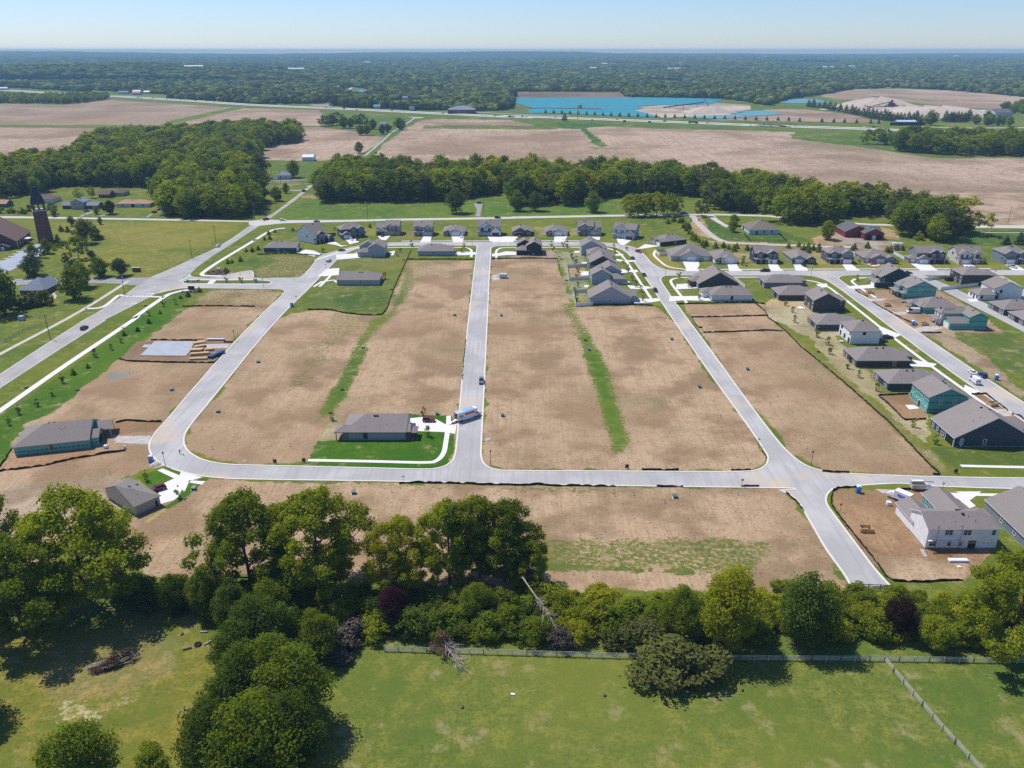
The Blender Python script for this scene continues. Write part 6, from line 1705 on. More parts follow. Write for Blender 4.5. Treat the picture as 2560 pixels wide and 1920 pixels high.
NEAR = [
    ('d0 140,880', 26, 'big', GREEN, .95, 'field_tree', 'large spreading tree at the west end of the paddock, trunk in view'),
    ('d0 500,690', 30, 'big', YGREEN, 1.0, 'field_tree', 'tallest broad tree above the paddock, beside the tan house'),
    ('p -70,1470', 27, 'big', GREEN, .95, 'field_tree', 'tall tree cut by the west edge of the photo'),
    ('p 630,1480', 27, 'big', GREEN, .92, 'field_tree', 'tall green tree north of the paddock with dense crown, west of a pair'),
    ('p 800,1478', 28, 'big', YGREEN, .92, 'field_tree', 'tall spreading tree with forked trunk, east of a pair'),
    ('p 1005,1475', 21, 'big', BRIGHT, .8, 'field_tree', 'pale yellow-green tree beside the purple tree'),
    ('p 1125,1458', 24, 'big', YGREEN, .75, 'field_tree', 'airy tall tree with bare lower trunk in the middle of the hedgerow'),
    ('p 1200,1450', 24, 'big', YGREEN, .72, 'field_tree', 'airy tall tree with thin straight trunk beside the middle one'),
    ('p 1262,1452', 23, 'big', GREEN, .72, 'field_tree', 'airy tall tree at the east end of the tall row'),
    ('p 1318,1475', 15, 'big', YGREEN, .7, 'field_tree', 'small leaning tree above the fallen dead trunk'),
    ('p 985,1560', 10.5, 'maple', PURPLE, .95, 'purple_tree', 'purple-leaved tree in the shade of the tall trees'),
    ('p 1191,1545', 10, 'maple', GREEN, 1.05, 'hedgerow_tree', 'round dense green tree in front of the tall airy trees'),
    ('p 690,1640', 15.5, 'maple', DARK, .85, 'paddock_tree', 'dark narrow tree at the top of the paddock row'),
    ('p 795,1640', 12, 'maple', GREEN, 1.1, 'paddock_tree', 'bright low tree beside the grey bare shrub'),
    ('p 745,1810', 19.5, 'maple', GREEN, .95, 'paddock_tree', 'big rounded tree in the paddock row, casting a long shadow on the pasture'),
    ('p 650,1995', 23, 'maple', GREEN, .95, 'paddock_tree', 'largest dark tree of the paddock row at the bottom of the photo'),
    ('p 600,1700', 16, 'maple', DARK, .8, 'paddock_tree', 'dark tree on the paddock side of the row, upper one'),
    ('p 575,1850', 17, 'maple', DARK, .8, 'paddock_tree', 'dark tree on the paddock side of the row, lower one'),
    ('p 640,1650', 17, 'maple', DARK, .8, 'paddock_tree', 'dark upright tree in the upper middle of the paddock row'),
    ('p 690,1760', 18, 'maple', GREEN, .85, 'paddock_tree', 'green upright tree filling the middle of the paddock row'),
    ('p 620,1790', 18, 'maple', DARK, .8, 'paddock_tree', 'dark upright tree filling the middle of the paddock row'),
    ('p 740,1930', 19, 'maple', DARK, .85, 'paddock_tree', 'dark tree low in the paddock row on its pasture side'),
    ('p 560,1960', 20, 'maple', DARK, .85, 'paddock_tree', 'dark tree at the bottom edge on the paddock side'),
    ('p 680,1560', 13, 'maple', GREEN, .9, 'paddock_tree', 'green tree joining the paddock row to the tall trees'),
    ('p 590,1585', 15, 'maple', DARK, .85, 'paddock_tree', 'dark tree at the corner where the row meets the hedgerow'),
    ('p 515,1535', 12, 'maple', GREEN, .85, 'hedgerow_tree', 'green tree at the corner of the paddock, below the bare lot'),
    ('p 445,1530', 11, 'maple', DARK, .9, 'hedgerow_tree', 'dark tree between the spreading tree and the paddock corner'),
    ('p 370,1520', 10, 'maple', DARK, .9, 'hedgerow_tree', 'dark tree in the shade of the tallest broad tree'),
    ('p -75,1790', 18, 'maple', DARK, .95, 'paddock_tree', 'dark tree at the west edge throwing shade on the paddock'),
    ('p 215,1990', 17, 'maple', GREEN, .95, 'paddock_tree', 'green treetop rising from the bottom edge in the paddock'),
    ('p 1697,1608', 15.5, 'maple', GREEN, .8, 'hedgerow_tree', 'bright green conical maple, sunlit on one side'),
    ('p 1815,1618', 21.5, 'maple', BRIGHT, .85, 'hedgerow_tree', 'tall yellow-green tree behind the big olive shrub'),
    ('p 2005,1608', 19, 'maple', DARK, .85, 'hedgerow_tree', 'dense dark maple below the end of the street stub'),
    ('p 2243,1588', 10.5, 'maple', MAROON, .9, 'red_leaved_tree', 'dark red-leaved tree in the hedgerow'),
    ('p 2330,1618', 8.5, 'maple', YGREEN, 1.2, 'hedgerow_tree', 'low rounded green tree beside the dark red one'),
    ('p 2515,1640', 26.5, 'big', YGREEN, .82, 'hedgerow_tree', 'big yellow-green tree in front of the white house being sided'),
    ('p 1338,1602', 5.2, 'bush', GREEN, 1.3, 'shrub', 'round green shrub at the foot of the fallen dead trunk'),
    ('p 1600,1610', 6, 'bush', OLIVE, 1.9, 'shrub', 'grey-green shrub overhanging the fence, behind the big olive shrub'),
    ('p 1685,1685', 7.4, 'bush', OLIVE, 2.1, 'shrub', 'big rounded olive shrub out in the pasture in front of the fence'),
    ('p 1400,1612', 4.2, 'bush', GREYTWIG, 1.5, 'dead_shrub', 'grey bare shrub under the fallen dead trunk'),
    ('p 860,1612', 5, 'bush', GREYTWIG, 1.9, 'dead_shrub', 'wide grey bare shrub at the west end of the pasture fence'),
    ('p 935,1580', 4.5, 'bush', YGREEN, 1.7, 'shrub', 'pale green shrub beside the purple tree'),
    ('p 1065,1575', 3.5, 'bush', YGREEN, 1.5, 'shrub', 'pale green shrub above the brown fallen treetop'),
    ('p 380,1925', 4, 'bush', GREEN, 1.6, 'shrub', 'low green shrub at the bottom edge of the paddock'),
]
for s, h, kd, m_, w_, nm, lb in NEAR:
    tree(nm, lb, at(s), h, kd, m_, w_, cat='shrub' if 'shrub' in nm else 'tree')
R_ = random.Random(12)
hp = W("p 300,1470 640,1495 1000,1500 1330,1505 1620,1500 1900,1508 2120,1500 2400,1510 2700,1515 2700,1606 1900,1602 1500,1602 1330,1596 1000,1588 700,1570 640,1545 330,1528")
for p in scatter_in(hp, 4.0, 9):
    e = p[0] > 8
    tree('hedge_shrub', 'leafy green shrub in the hedgerow between the lots and the pasture', p, R_.uniform(3.4, 6.4), 'bush', R_.choice([GREEN, GREEN, YGREEN, YGREEN, BRIGHT] if e else [GREEN, DARK, GREEN, GREEN]), R_.uniform(1.05, 1.45), 'shrubs of the hedgerow', cat='shrub')


def bare_tree(name, label, pts, m, seed, twigs=26, r0=.15, spread=2.4):
    """A fallen dead tree: pale trunk along the given points, branches and twigs from its upper half."""
    r = random.Random(seed)
    t = thing(name, label, 'fallen tree', (pts[0][0], pts[0][1], 0))
    P = [Vector(p) - Vector((pts[0][0], pts[0][1], 0)) for p in pts]
    b = MB()
    for i in range(len(P) - 1):
        f0, f1 = 1 - i / (len(P)), 1 - (i + 1) / len(P)
        b.cyl(P[i], P[i + 1], r0 * f0, r0 * f1, 6)
    obj('trunk', b, m, t)
    b = MB()
    for k in range(twigs):
        i = r.randrange(max(0, len(P) // 2 - 1), len(P) - 1)
        s = P[i].lerp(P[i + 1], r.random())
        d = (P[-1] - P[0]).normalized() + Vector((r.uniform(-.8, .8), r.uniform(-.8, .8), r.uniform(-.1, .6)))
        e = s + d * r.uniform(.5, 1) * spread
        e.z = max(.1, e.z)
        b.cyl(s, e, .06, .025, 4)
        for j in range(3):
            q = s.lerp(e, r.uniform(.4, 1))
            e2 = q + Vector((r.uniform(-1, 1), r.uniform(-1, 1), r.uniform(-.2, .7))) * spread * .4
            e2.z = max(.08, e2.z)
            b.cyl(q, e2, .03, .012, 3)
    tag(obj('branches', b, m, t), kind='stuff')
    return t


def P3d(s, z):
    p = W(s, z)[0]
    return (p[0], p[1], z)


bare_tree('fallen_tree', 'pale bare dead tree leaning out of the hedgerow over the fence', [P3d('d2 60,560', 8), P3d('d2 130,660', 7), P3d('d2 190,740', 5.5), P3d('d2 240,830', 3.5), P3d('d2 270,920', 1.2)], PALEBARK, 3, 30, .15, 3.4)
ft = bare_tree('fallen_treetop', 'brown fallen treetop lying across the pasture fence', [P3d('d1 1050,860', 2.8), P3d('d1 1075,910', 2.2), P3d('d1 1110,980', 1.4), P3d('d1 1170,1070', .5)], PALEBARK, 8, 40, .16, 3.2)
cme, _ = make_crown(301, 'bush', 16, 1500, .03, .5, .2)
obj('dead_leaves', cme, BROWN, ft, (1.2, -2.2, 0), 0, (7.5, 7.5, 4))
bp_ = thing('brush_pile', 'long heap of dead brush in the middle of the paddock', 'brush pile', at('d0 665,1060'), math.radians(22))
cme, _ = make_crown(302, 'bush', 20, 3200, .03, .9, .2)
obj('twigs', cme, leafmat('brush', (.085, .062, .045), .05), bp_, (0, 0, -.15), 0, (8.5, 3.4, 3.0))
bm_ = MB()
for k in range(60):
    x, y = R_.uniform(-4, 4), R_.uniform(-1.4, 1.4)
    a = R_.uniform(-.5, .5)
    l = R_.uniform(.8, 2)
    z = max(.15, 1.5 * (1 - (x / 4.8) ** 2) * (1 - (y / 2.0) ** 2) + R_.uniform(-.1, .4))
    bm_.cyl((x - l * math.cos(a), y - l * math.sin(a), max(.1, z - .3)), (x + l * math.cos(a), y + l * math.sin(a), z + R_.uniform(-.1, .5)), .05, .03, 4)
tag(obj('sticks', bm_, PALEBARK, bp_), kind='stuff')
fp = thing('fire_ring', 'black tyre fire ring in the corner of the paddock', 'fire ring', at('d0 1140,950'))
bm_ = MB()
rings = []
for i in range(17):
    a = 2 * math.pi * i / 16
    rings.append([((.62 + .2 * math.cos(t)) * math.cos(a), (.62 + .2 * math.cos(t)) * math.sin(a), .2 + .2 * math.sin(t)) for t in (0, 1.57, 3.14, 4.71)])
bm_.loft(rings, False)
obj('tyre', bm_, METALD, fp)
obj('ash', MB().cyl((0, 0, 0), (0, 0, .08), .5, .5, 12), mat('ash', (.03, .028, .026), .95), fp)
for s, lb, a_, l_ in (('d0 1080,975', 'grey weathered log beside the fire ring', .4, 1.8), ('d0 1195,942', 'pale log on the far side of the fire ring', .9, 1.7), ('d0 1175,878', 'short pale log above the fire ring', .1, 1.6), ('d0 1050,890', 'stump of wood above the fire ring logs', 1.2, .7), ('d1 1190,1312', 'dark stump in the open pasture', 1.2, .7), ('d2 535,1245', 'dark clod of weeds in the pasture below the fence', .5, .6)):
    o = thing('log', lb, 'log', at(s), a_)
    obj('stem', MB().cyl((-l_ / 2, 0, .17), (l_ / 2, 0, .2), .2, .17, 7).cyl((l_ * .1, 0, .25), (l_ * .25, .35, .5), .06, .04, 5), PALEBARK if 'pale' in lb else BARK, o)

# ---- single trees of the park, the church grounds and the roadside
PARK = [
    ('b0 740,582', 18, 'mid', OLIVE, .95, 'tall golden olive tree on the church lawn'), ('b0 683,716', 15, 'midopen', GREEN, .9, 'airy green tree below the golden olive one'), ('b0 622,432', 8, 'mid', DARK, .9, 'small dark tree behind the golden olive one'),
    ('b0 832,548', 11, 'fir', DARK, 1.3, 'dark spruce beside the golden olive tree'), ('b0 412,668', 10, 'mid', GREEN, 1.0, 'round tree at the church car park kerb'), ('b0 285,705', 9, 'mid', DARK, 1.1, 'round dark tree in the church car park bed'),
    ('b0 372,706', 8, 'midopen', OLIVE, .8, 'thin grey tree in the church car park bed'), ('b0 292,862', 13, 'mid', BLUISH, 1.35, 'wide dark tree above the slate roofed house'), ('b0 655,862', 10, 'mid', BLUISH, 1.3, 'bluish tree, first of the row along the drive'),
    ('b0 800,718', 6, 'mid', BLUISH, 1.1, 'small bluish tree behind the drive row'), ('b0 868,868', 12, 'mid', DARK, 1.2, 'dark round tree in the middle of the drive row'), ('b0 1048,862', 11, 'mid', BLUISH, 1.2, 'bluish tree nearest the church sign'),
    ('b0 650,1062', 18, 'mid', GREEN, 1.1, 'big green tree on the lawn beside the footpath'), ('b0 720,960', 15, 'mid', GREEN, 1.0, 'green tree just behind the big one on the footpath lawn'), ('b0 40,1195', 24, 'mid', DARK, .95, 'tall dark tree at the west edge beside the clipped hedge'),
    ('b0 -60,1100', 24, 'mid', GREEN, 1.0, 'tall green tree at the west edge behind the clipped hedge'), ('b0 570,760', 7, 'midopen', BROWN, .8, 'bare brownish tree on the church lawn'), ('b0 955,328', 11, 'mid', MAROON, 1.3, 'dark maroon tree in front of the orange tan roof'),
    ('b0 835,330', 7, 'mid', YGREEN, 1.0, 'yellow-green tree beside the maroon one'), ('b0 460,328', 9, 'midopen', OLIVE, 1.1, 'leaning olive tree by the church tower'), ('b0 870,418', 6, 'mid', GREEN, .9, 'young green tree by the cross road'),
    ('b0 470,350', 6, 'mid', OLIVE, 1.2, 'low olive tree between tower and cross road'), ('b0 680,200', 10, 'midopen', BRIGHT, .9, 'pale yellow-green tree behind the split-level'), ('b0 800,190', 11, 'midopen', BRIGHT, .7, 'thin yellow-green tree behind the split-level'),
    ('b2 1015,345', 17, 'midopen', YGREEN, 1.1, 'yellow-green tree at the west end of the roadside clump'), ('b2 1090,342', 18, 'midopen', BRIGHT, 1.0, 'bright tree second in the roadside clump'), ('b2 1150,345', 18, 'midopen', YGREEN, 1.0, 'tall tree with bare trunk third in the roadside clump'),
    ('b2 1250,340', 19, 'midopen', BRIGHT, 1.0, 'tall bright tree in the middle of the roadside clump'), ('b2 1340,335', 18, 'midopen', YGREEN, 1.0, 'tall tree with bare trunk near the roadside pickup'), ('b2 1400,330', 16, 'midopen', YGREEN, 1.0, 'tree at the east end of the roadside clump'),
    ('b2 1632,345', 14, 'midopen', OLIVE, .9, 'thin tree standing at the mouth of the gravel drive'), ('b2 1905,482', 9, 'mid', GREEN, 1.1, 'dense green tree in front of the white brick house'), ('b2 1915,430', 9, 'mid', GREEN, 1.2, 'round tree beside the white brick house garage'),
    ('b3 510,550', 14, 'mid', YGREEN, 1.1, 'bright bushy tree in front of the red barn house'), ('b3 2055,600', 7, 'fir', BLUISH, 1.3, 'spruce behind the end house of the east row'), ('b3 2170,590', 9, 'fir', BLUISH, 1.2, 'larger spruce at the east edge'),
    ('b1 640,170', 12, 'mid', GREEN, 1.1, 'green tree beside the far county road'), ('b1 180,215', 13, 'mid', DARK, 1.1, 'dark tree beside the county road above the crossing'), ('b1 260,150', 10, 'mid', GREEN, .9, 'slim green tree above the county road crossing'),
    ('b1 1730,320', 20, 'mid', DARK, 1.15, 'broad dark tree standing forward of the north wood'), ('b1 2260,300', 17, 'mid', GREEN, 1.1, 'green tree at the corner of the striped lawn'), ('b2 700,310', 17, 'mid', GREEN, 1.1, 'broad tree standing forward at the roadside pole'), ('b2 200,300', 16, 'mid', DARK, 1.15, 'dark tree at the edge of the mown verge'),
    ('a1 330,1185', 18, 'mid', GREEN, 1.1, 'green tree in the yard of the small white house'), ('a1 40,1190', 25, 'mid', OLIVE, 1.1, 'tall pale tree beside the small white house'), ('a1 545,1230', 13, 'midopen', GREEN, 1.1, 'spreading tree over the county road'),
]
for s, h, kd, m_, w_, lb in PARK:
    tree('tree', lb, at(s), h, kd, m_, w_)
for s in ("b0 200,325", "b0 110,320", "b0 255,300", "b0 30,320"):
    tree('roadside_bush', 'rounded bush beside the cross road west of the tower', at(s), R_.uniform(4, 6), 'midbush', R_.choice([GREEN, OLIVE]), 1.5, 'bushes west of the tower', cat='bush')
for k in range(6):
    tree('clipped_bush', 'brownish bush of the long hedge screening the slate roofed house', at("b0 %d,%d" % (140 + k * 50, 1150 - k * 8)), R_.uniform(6, 7.5), 'midbush', OLIVE, 1.1, 'hedge of the slate roofed house', cat='bush')
for s in ("b0 470,640", "b0 500,620", "b0 530,605", "b0 555,590"):
    tree('hedge_bush', 'clipped bright hedge bush at the church terrace', at(s), 3, 'midbush', YGREEN, 1.2, 'church terrace hedge', cat='bush')
for s in W("b0 530,480 588,485 500,560"):
    tree('terrace_conifer', 'small dark conifer on the church terrace', s, 5, 'fir', DARK, 1.2, 'church terrace conifers')
FIRS = [("young_conifer", "small dark conifer planted on the green slope beside the white footpath", 'slope conifers', 2.6, W("c0 1285,28 1190,98 760,415 635,472 b0 1385,1190 1285,1268 1190,1338 1560,1060 1075,1382")),
        ("young_conifer", "small dark conifer at the subdivision entrance beds", 'entrance conifers', 2.8, W("b0 1625,1042 1725,1002 1950,820 1968,830")),
        ("young_conifer", "small dark conifer on the verge near the teal ranch house", 'corner conifers', 3.2, W("b0 2080,738 2005,752 1970,757 2180,655 2130,655 b1 165,488 120,548 75,555 110,505 320,475 20,640 985,445")),
        ("young_conifer", "bushy young conifer in the double row along the gravel drive", 'gravel drive conifers', 4.2, W("b2 1395,395 1345,412 1475,398 1500,435 1455,405 1480,452 1525,455 1505,475 1530,502 1560,515 1555,548 1585,548 1615,575 1645,598 1675,605 1655,628 1440,405 1575,560")),
        ("young_conifer", "bushy young conifer on the rough bank behind the east row of houses", 'bank conifers', 4.2, W("b2 1755,622 1870,632 1915,648 1940,625 2030,642 1825,618 b3 175,622 265,612 305,642 345,632 350,662 390,642 440,628 435,658 725,642 745,632 855,622 1055,658 1025,662 1110,642 1160,642"))]
for nm, lb, g, h, pts in FIRS:
    for p in pts:
        tree(nm, lb, p, h * R_.uniform(.8, 1.2), 'fir', R_.choice([GREEN, DARK, YGREEN] if 'bushy' in lb else [DARK, GREEN]), 1.35, g)
SAPS = [("young_tree", "thin young tree with mulch ring on the green slope beside the white footpath", 'slope saplings', 3.6, W("c0 1075,128 1045,195 965,258 818,318 540,545 455,655 325,745 170,815 85,910 b0 1515,1108 1415,1125 1290,1205")),
        ("young_tree", "thin young street tree on the entrance island", 'island trees', 4, W("b0 1960,918 2085,920 b1 0,918")),
        ("young_tree", "thin young tree in a front yard along the top street", 'top street saplings', 4, W("b1 1245,660 1220,690 1345,610 1800,625 1780,660 b2 340,610 475,615 355,650 440,610 990,640 b2 880,625")),
        ("young_tree", "young tree in a back yard of the east street houses", 'east yard saplings', 3.8, W("b2 510,700 525,730 555,745 570,830 560,885 570,960 540,1010 560,1080 545,770")),
        ("young_tree", "young tree in a front lawn of the east street", 'east street saplings', 4, W("b2 960,755 1000,830 1040,900 1070,960 1115,1000 1130,1080 890,660 1530,960 1620,1070 1440,880")),
        ("young_tree", "young tree with dark mulch ring in the straw yards behind the far street houses", 'straw yard saplings', 4.2, W("c3 425,148 512,215 530,292 690,422 785,497 935,612 1255,925 1445,1070 b3 150,1120 212,1180 230,1265 b2 2000,750")),
        ("young_tree", "young tree in a front yard of the east row", 'east row saplings', 3.8, W("b3 790,760 600,755 1120,760 1545,750 1660,760 1860,760 400,770 215,760 30,760 770,905 b2 1990,770")),
        ("young_tree", "thin young tree by the pale ranch drives near the green lawn", 'lawn saplings', 4, W("c1 1448,830 1480,1005 655,865 b1 1115,890 r2 795,390 1400,700 b1 580,660 680,470"))]
MULCH = mat('mulch', (.07, .045, .03), .95, .2, 1)
for nm, lb, g, h, pts in SAPS:
    for p in pts:
        o = tree(nm, lb, p, h * R_.uniform(.85, 1.25), 'sap', R_.choice([GREEN, OLIVE, YGREEN, BROWN] if 'slope' in lb else [GREEN, YGREEN, GREEN, OLIVE]), .8, g)
        obj('mulch_ring', MB().cyl((0, 0, 0), (0, 0, .09 / h), .7 / h, .55 / h, 10), MULCH, o)
# ------------------------------------------------------------------ vehicles
def paint(name, col, rough=.3, spec=.5):
    return mat(name, col, rough, .05, .5, spec=spec)


CARP = {'white': paint('white_car_paint', (.78, .78, .78)), 'black': paint('black_car_paint', (.012, .012, .014), .18), 'red': paint('red_car_paint', (.50, .015, .03)), 'dred': paint('dark_red_car_paint', (.16, .012, .02)),
        'silver': paint('silver_car_paint', (.48, .50, .52)), 'grey': paint('grey_car_paint', (.13, .14, .15)), 'blue': paint('blue_car_paint', (.02, .05, .16)), 'navy': paint('navy_car_paint', (.02, .035, .06)), 'slate': paint('slate_car_paint', (.07, .085, .12))}
TYRE = mat('tyre_rubber', (.015, .015, .016), .9, .1, 4)
RIM = mat('wheel_rim', (.45, .45, .46), .4, .1, 4, .6)
CGLASS = mat('car_glass', (.012, .016, .022), .08, .1, 2, spec=.7)
LAMPW = mat('headlamp', (.75, .75, .72), .2, .05, 4)
LAMPR = mat('tail_lamp', (.30, .012, .012), .3, .05, 4)
CARM = {}


def car_meshes(kind):
    """Body, glazing and roof of a car facing +y, centred on the ground under it."""
    if kind in CARM:
        return CARM[kind]
    # stations along the length: y, half width at sill and shoulder, underside, shoulder height
    if kind == 'sedan':
        L, w, bs, cabin, H = 4.75, .91, [(-2.37, .62, .80), (-2.2, .30, .98), (-1.3, .25, 1.0), (1.0, .25, .96), (2.05, .28, .82), (2.37, .45, .62)], [(-1.75, .95), (-1.0, 1.42), (.15, 1.44), (1.0, .94)], 1.44
    elif kind == 'suv':
        L, w, bs, cabin, H = 4.75, .95, [(-2.37, .55, 1.0), (-2.25, .36, 1.12), (-1.3, .32, 1.12), (.9, .32, 1.08), (2.05, .36, .98), (2.37, .5, .75)], [(-2.25, 1.1), (-1.85, 1.68), (.1, 1.70), (.95, 1.06)], 1.7
    elif kind == 'boxy':
        L, w, bs, cabin, H = 4.3, .92, [(-2.15, .5, 1.05), (-2.1, .36, 1.12), (-1.3, .32, 1.12), (.7, .32, 1.1), (1.9, .36, 1.02), (2.15, .5, .8)], [(-2.12, 1.1), (-2.0, 1.74), (.25, 1.76), (.7, 1.1)], 1.76
    elif kind == 'pickup':
        L, w, bs, cabin, H = 5.8, .99, [(-2.9, .6, 1.05), (-2.8, .45, 1.12), (-1.6, .42, 1.14), (1.1, .42, 1.14), (2.5, .45, 1.08), (2.9, .6, .85)], [(-.75, 1.12), (-.6, 1.82), (.75, 1.84), (1.3, 1.12)], 1.84
    else:                                              # van
        L, w, bs, cabin, H = 5.8, 1.0, [(-2.9, .55, 1.3), (-2.85, .40, 1.4), (-1.6, .36, 1.4), (1.6, .36, 1.35), (2.5, .4, 1.15), (2.9, .5, .85)], [(-2.86, 1.38), (-2.8, 2.45), (1.35, 2.5), (2.35, 1.3)], 2.5
    body = MB()
    body.loft([[(-w * .92, y, zb), (w * .92, y, zb), (w, y, zb + (zt - zb) * .45), (w * .93, y, zt), (-w * .93, y, zt), (-w, y, zb + (zt - zb) * .45)] for y, zb, zt in bs])
    (y0, z0), (y1, z1), (y2, z2), (y3, z3) = cabin
    wi, wr = w * .93, w * .76
    gl = MB()
    gl.loft([[(-wi, y0, z0 - .05), (wi, y0, z0 - .05), (wi, y3, z3 - .05), (-wi, y3, z3 - .05)], [(-wr, y1, z1), (wr, y1, z1), (wr, y2, z2), (-wr, y2, z2)]])
    rf = MB().loft([[(-wr - .02, y1 - .03, z1 - .02), (wr + .02, y1 - .03, z1 - .02), (wr + .02, y2 + .03, z2 - .02), (-wr - .02, y2 + .03, z2 - .02)], [(-wr + .12, y1 + .1, z1 + .06), (wr - .12, y1 + .1, z1 + .06), (wr - .12, y2 - .1, z2 + .06), (-wr + .12, y2 - .1, z2 + .06)]])
    if kind == 'van':                                  # blank panels behind the cab
        rf.box(-w * .95, y0 + .02, 1.35, w * .95, .75, 2.47)
    if kind == 'pickup':
        body.box(-w * .93, -2.85, 1.1, -w * .83, -.8, 1.35).box(w * .83, -2.85, 1.1, w * .93, -.8, 1.35).box(-w * .83, -2.85, 1.1, w * .83, -2.75, 1.35)
    CARM[kind] = (body.mesh('body'), gl.mesh('glazing'), rf.mesh('roof'), L, w)
    return CARM[kind]


WHEEL = MB().cyl((-.11, 0, 0), (.11, 0, 0), .34, .34, 14).mesh('wheel')
HUB = MB().cyl((-.125, 0, 0), (.125, 0, 0), .2, .2, 10).mesh('rim')
LAMP = MB().box(-.17, -.04, -.08, .17, .04, .08).mesh('lamp')


def car(name, label, s, heading, col, kind='sedan', detail=True, group=None, z=.03, cat=None, p=None):
    p = p or W(s)[0]
    body, gl, rf, L, w = car_meshes(kind)
    t = thing(name, label, cat or {'pickup': 'pickup', 'van': 'van', 'suv': 'car', 'boxy': 'car'}.get(kind, 'car'), (p[0], p[1], z), -math.radians(heading), group)
    obj('body', body, CARP[col], t)
    obj('glazing', gl, CGLASS, t)
    obj('roof', rf, CARP[col], t)
    for x in (-1, 1):
        for y in (-1, 1):
            wh = obj('wheel', WHEEL, TYRE, t, (x * (w - .1), y * L * .305, .33))
            if detail:
                obj('rim', HUB, RIM, wh)
        if detail:
            obj('headlight', LAMP, LAMPW, t, (x * w * .68, L / 2 - .03, .78))
            obj('taillight', LAMP, LAMPR, t, (x * w * .70, -L / 2 + .0, .95))
    return t


for a in (('car', 'dark blue car driving along the county road', 'c0 730,78', 0, 'navy', 'suv'), ('car', 'white car on the county road above the entrance', 'b0 1885,612', 12, 'white', 'sedan'),
          ('pickup', 'dark red pickup waiting at the crossroads', 'b1 88,380', 35, 'dred', 'pickup'), ('car', 'white car on the cross road just east of the crossroads', 'b1 232,388', 88, 'white', 'suv'), ('car', 'dark grey car on the cross road behind the two-storey houses', 'b1 526,398', 88, 'grey', 'sedan'),
          ('car', 'black car driving on the county road beyond the crossroads', 'b1 415,135', 25, 'black', 'suv'), ('car', 'slate blue car parked on the inside of the street curve', 'b1 740,648', 60, 'slate', 'sedan'), ('car', 'silver car parked on the loop street above the ranch drive', 'b1 630,740', 10, 'silver', 'suv'),
          ('car', 'white car on the drive of the navy two-storey house', 'b1 824,552', 150, 'white', 'sedan'), ('car', 'dark red car beside the white car on the navy house drive', 'b1 874,554', 170, 'dred', 'sedan'), ('car', 'dark blue car on the drive of the taupe house', 'b1 1093,522', 180, 'navy', 'suv'),
          ('car', 'white car on the drive of the light ranch house', 'b1 1776,530', 180, 'white', 'sedan'), ('van', 'black van on the cross road opposite the middle street', 'b1 2088,366', 89, 'black', 'suv'), ('car', 'dark car on the drive at the edge of the north wood', 'b1 1932,238', 90, 'black', 'sedan'),
          ('car', 'red car nosed to the garage of the dark green-grey ranch', 'b2 62,522', 180, 'red', 'sedan'), ('car', 'bright red car parked at the street bend', 'b2 1095,660', 140, 'red', 'suv'), ('car', 'black car parked at the kerb below the red one', 'b2 1043,718', 170, 'navy', 'sedan'),
          ('car', 'black car parked by the side street corner', 'b2 1141,862', 172, 'black', 'sedan'), ('car', 'black car parked at the kerb nearest the bare lots', 'b2 1238,998', 175, 'black', 'suv'), ('car', 'white car on a drive beside the stepped gable house', 'b2 986,932', 80, 'white', 'suv'),
          ('pickup', 'dark pickup on the cross road beside the roadside clump', 'b2 1485,328', 89, 'navy', 'pickup'), ('pickup', 'black pickup parked on the street in front of the navy two-storey house', 'q5 1465,822', -90, 'black', 'pickup'), ('car', 'dark car on the drive of the arched garage ranch', 'b3 308,778', 178, 'black', 'suv'),
          ('car', 'red car on a drive behind the far corner house', 'b3 910,765', -100, 'red', 'sedan'), ('pickup', 'black pickup parked by the red barn house', 'b3 614,482', 60, 'black', 'pickup'), ('pickup', 'silver pickup on the drive of the end house', 'q7 2010,752', 160, 'silver', 'pickup'),
          ('van', 'white work van on the gravel in front of the wrapped ranch', 'r1 290,568', -88, 'white', 'van'), ('car', 'white car parked on the far street beside the blue one', 'c3 1762,462', 5, 'white', 'sedan'), ('car', 'dark blue minivan parked on the far street', 'c3 1852,488', 3, 'blue', 'suv'),
          ('van', 'white van parked on the far street below the white car', 'c3 1782,540', 3, 'white', 'van'), ('car', 'black car on the drive beside the white two-storey house', 'c3 1035,160', 85, 'black', 'suv'), ('car', 'second black car behind the corner of the white two-storey house', 'c3 985,190', 85, 'black', 'sedan'),
          ('car', 'grey car driving on the middle street', 'c1 1948,540', 180, 'grey', 'suv'), ('car', 'boxy dark red car on the drive beside the moving truck', 'c1 1495,878', 92, 'dred', 'boxy'), ('car', 'dark red car on the drive of the tan ranch house', 'r2 990,560', 232, 'dred', 'suv'),
          ('car', 'dark car on the drive of the split-level house', 'b0 752,308', 95, 'navy', 'sedan'), ('car', 'dark red car on the drive of the orange roofed ranch', 'b0 1335,318', 20, 'dred', 'suv'), ('car', 'blue car at the top of the orange roofed ranch drive', 'b0 1384,296', 60, 'blue', 'sedan'), ('van', 'grey van at the top of the orange roofed ranch drive', 'b0 1420,302', 20, 'silver', 'van'),
          ('car', 'dark car parked behind the navy corner house', 'q6 2140,858', 90, 'black', 'sedan'), ('car', 'dark car at the small white house beside the field road', 'a1 110,1213', 90, 'black', 'sedan'), ('car', 'white car at the small white house beside the field road', 'a1 160,1206', 70, 'white', 'sedan')):
    car(*a)
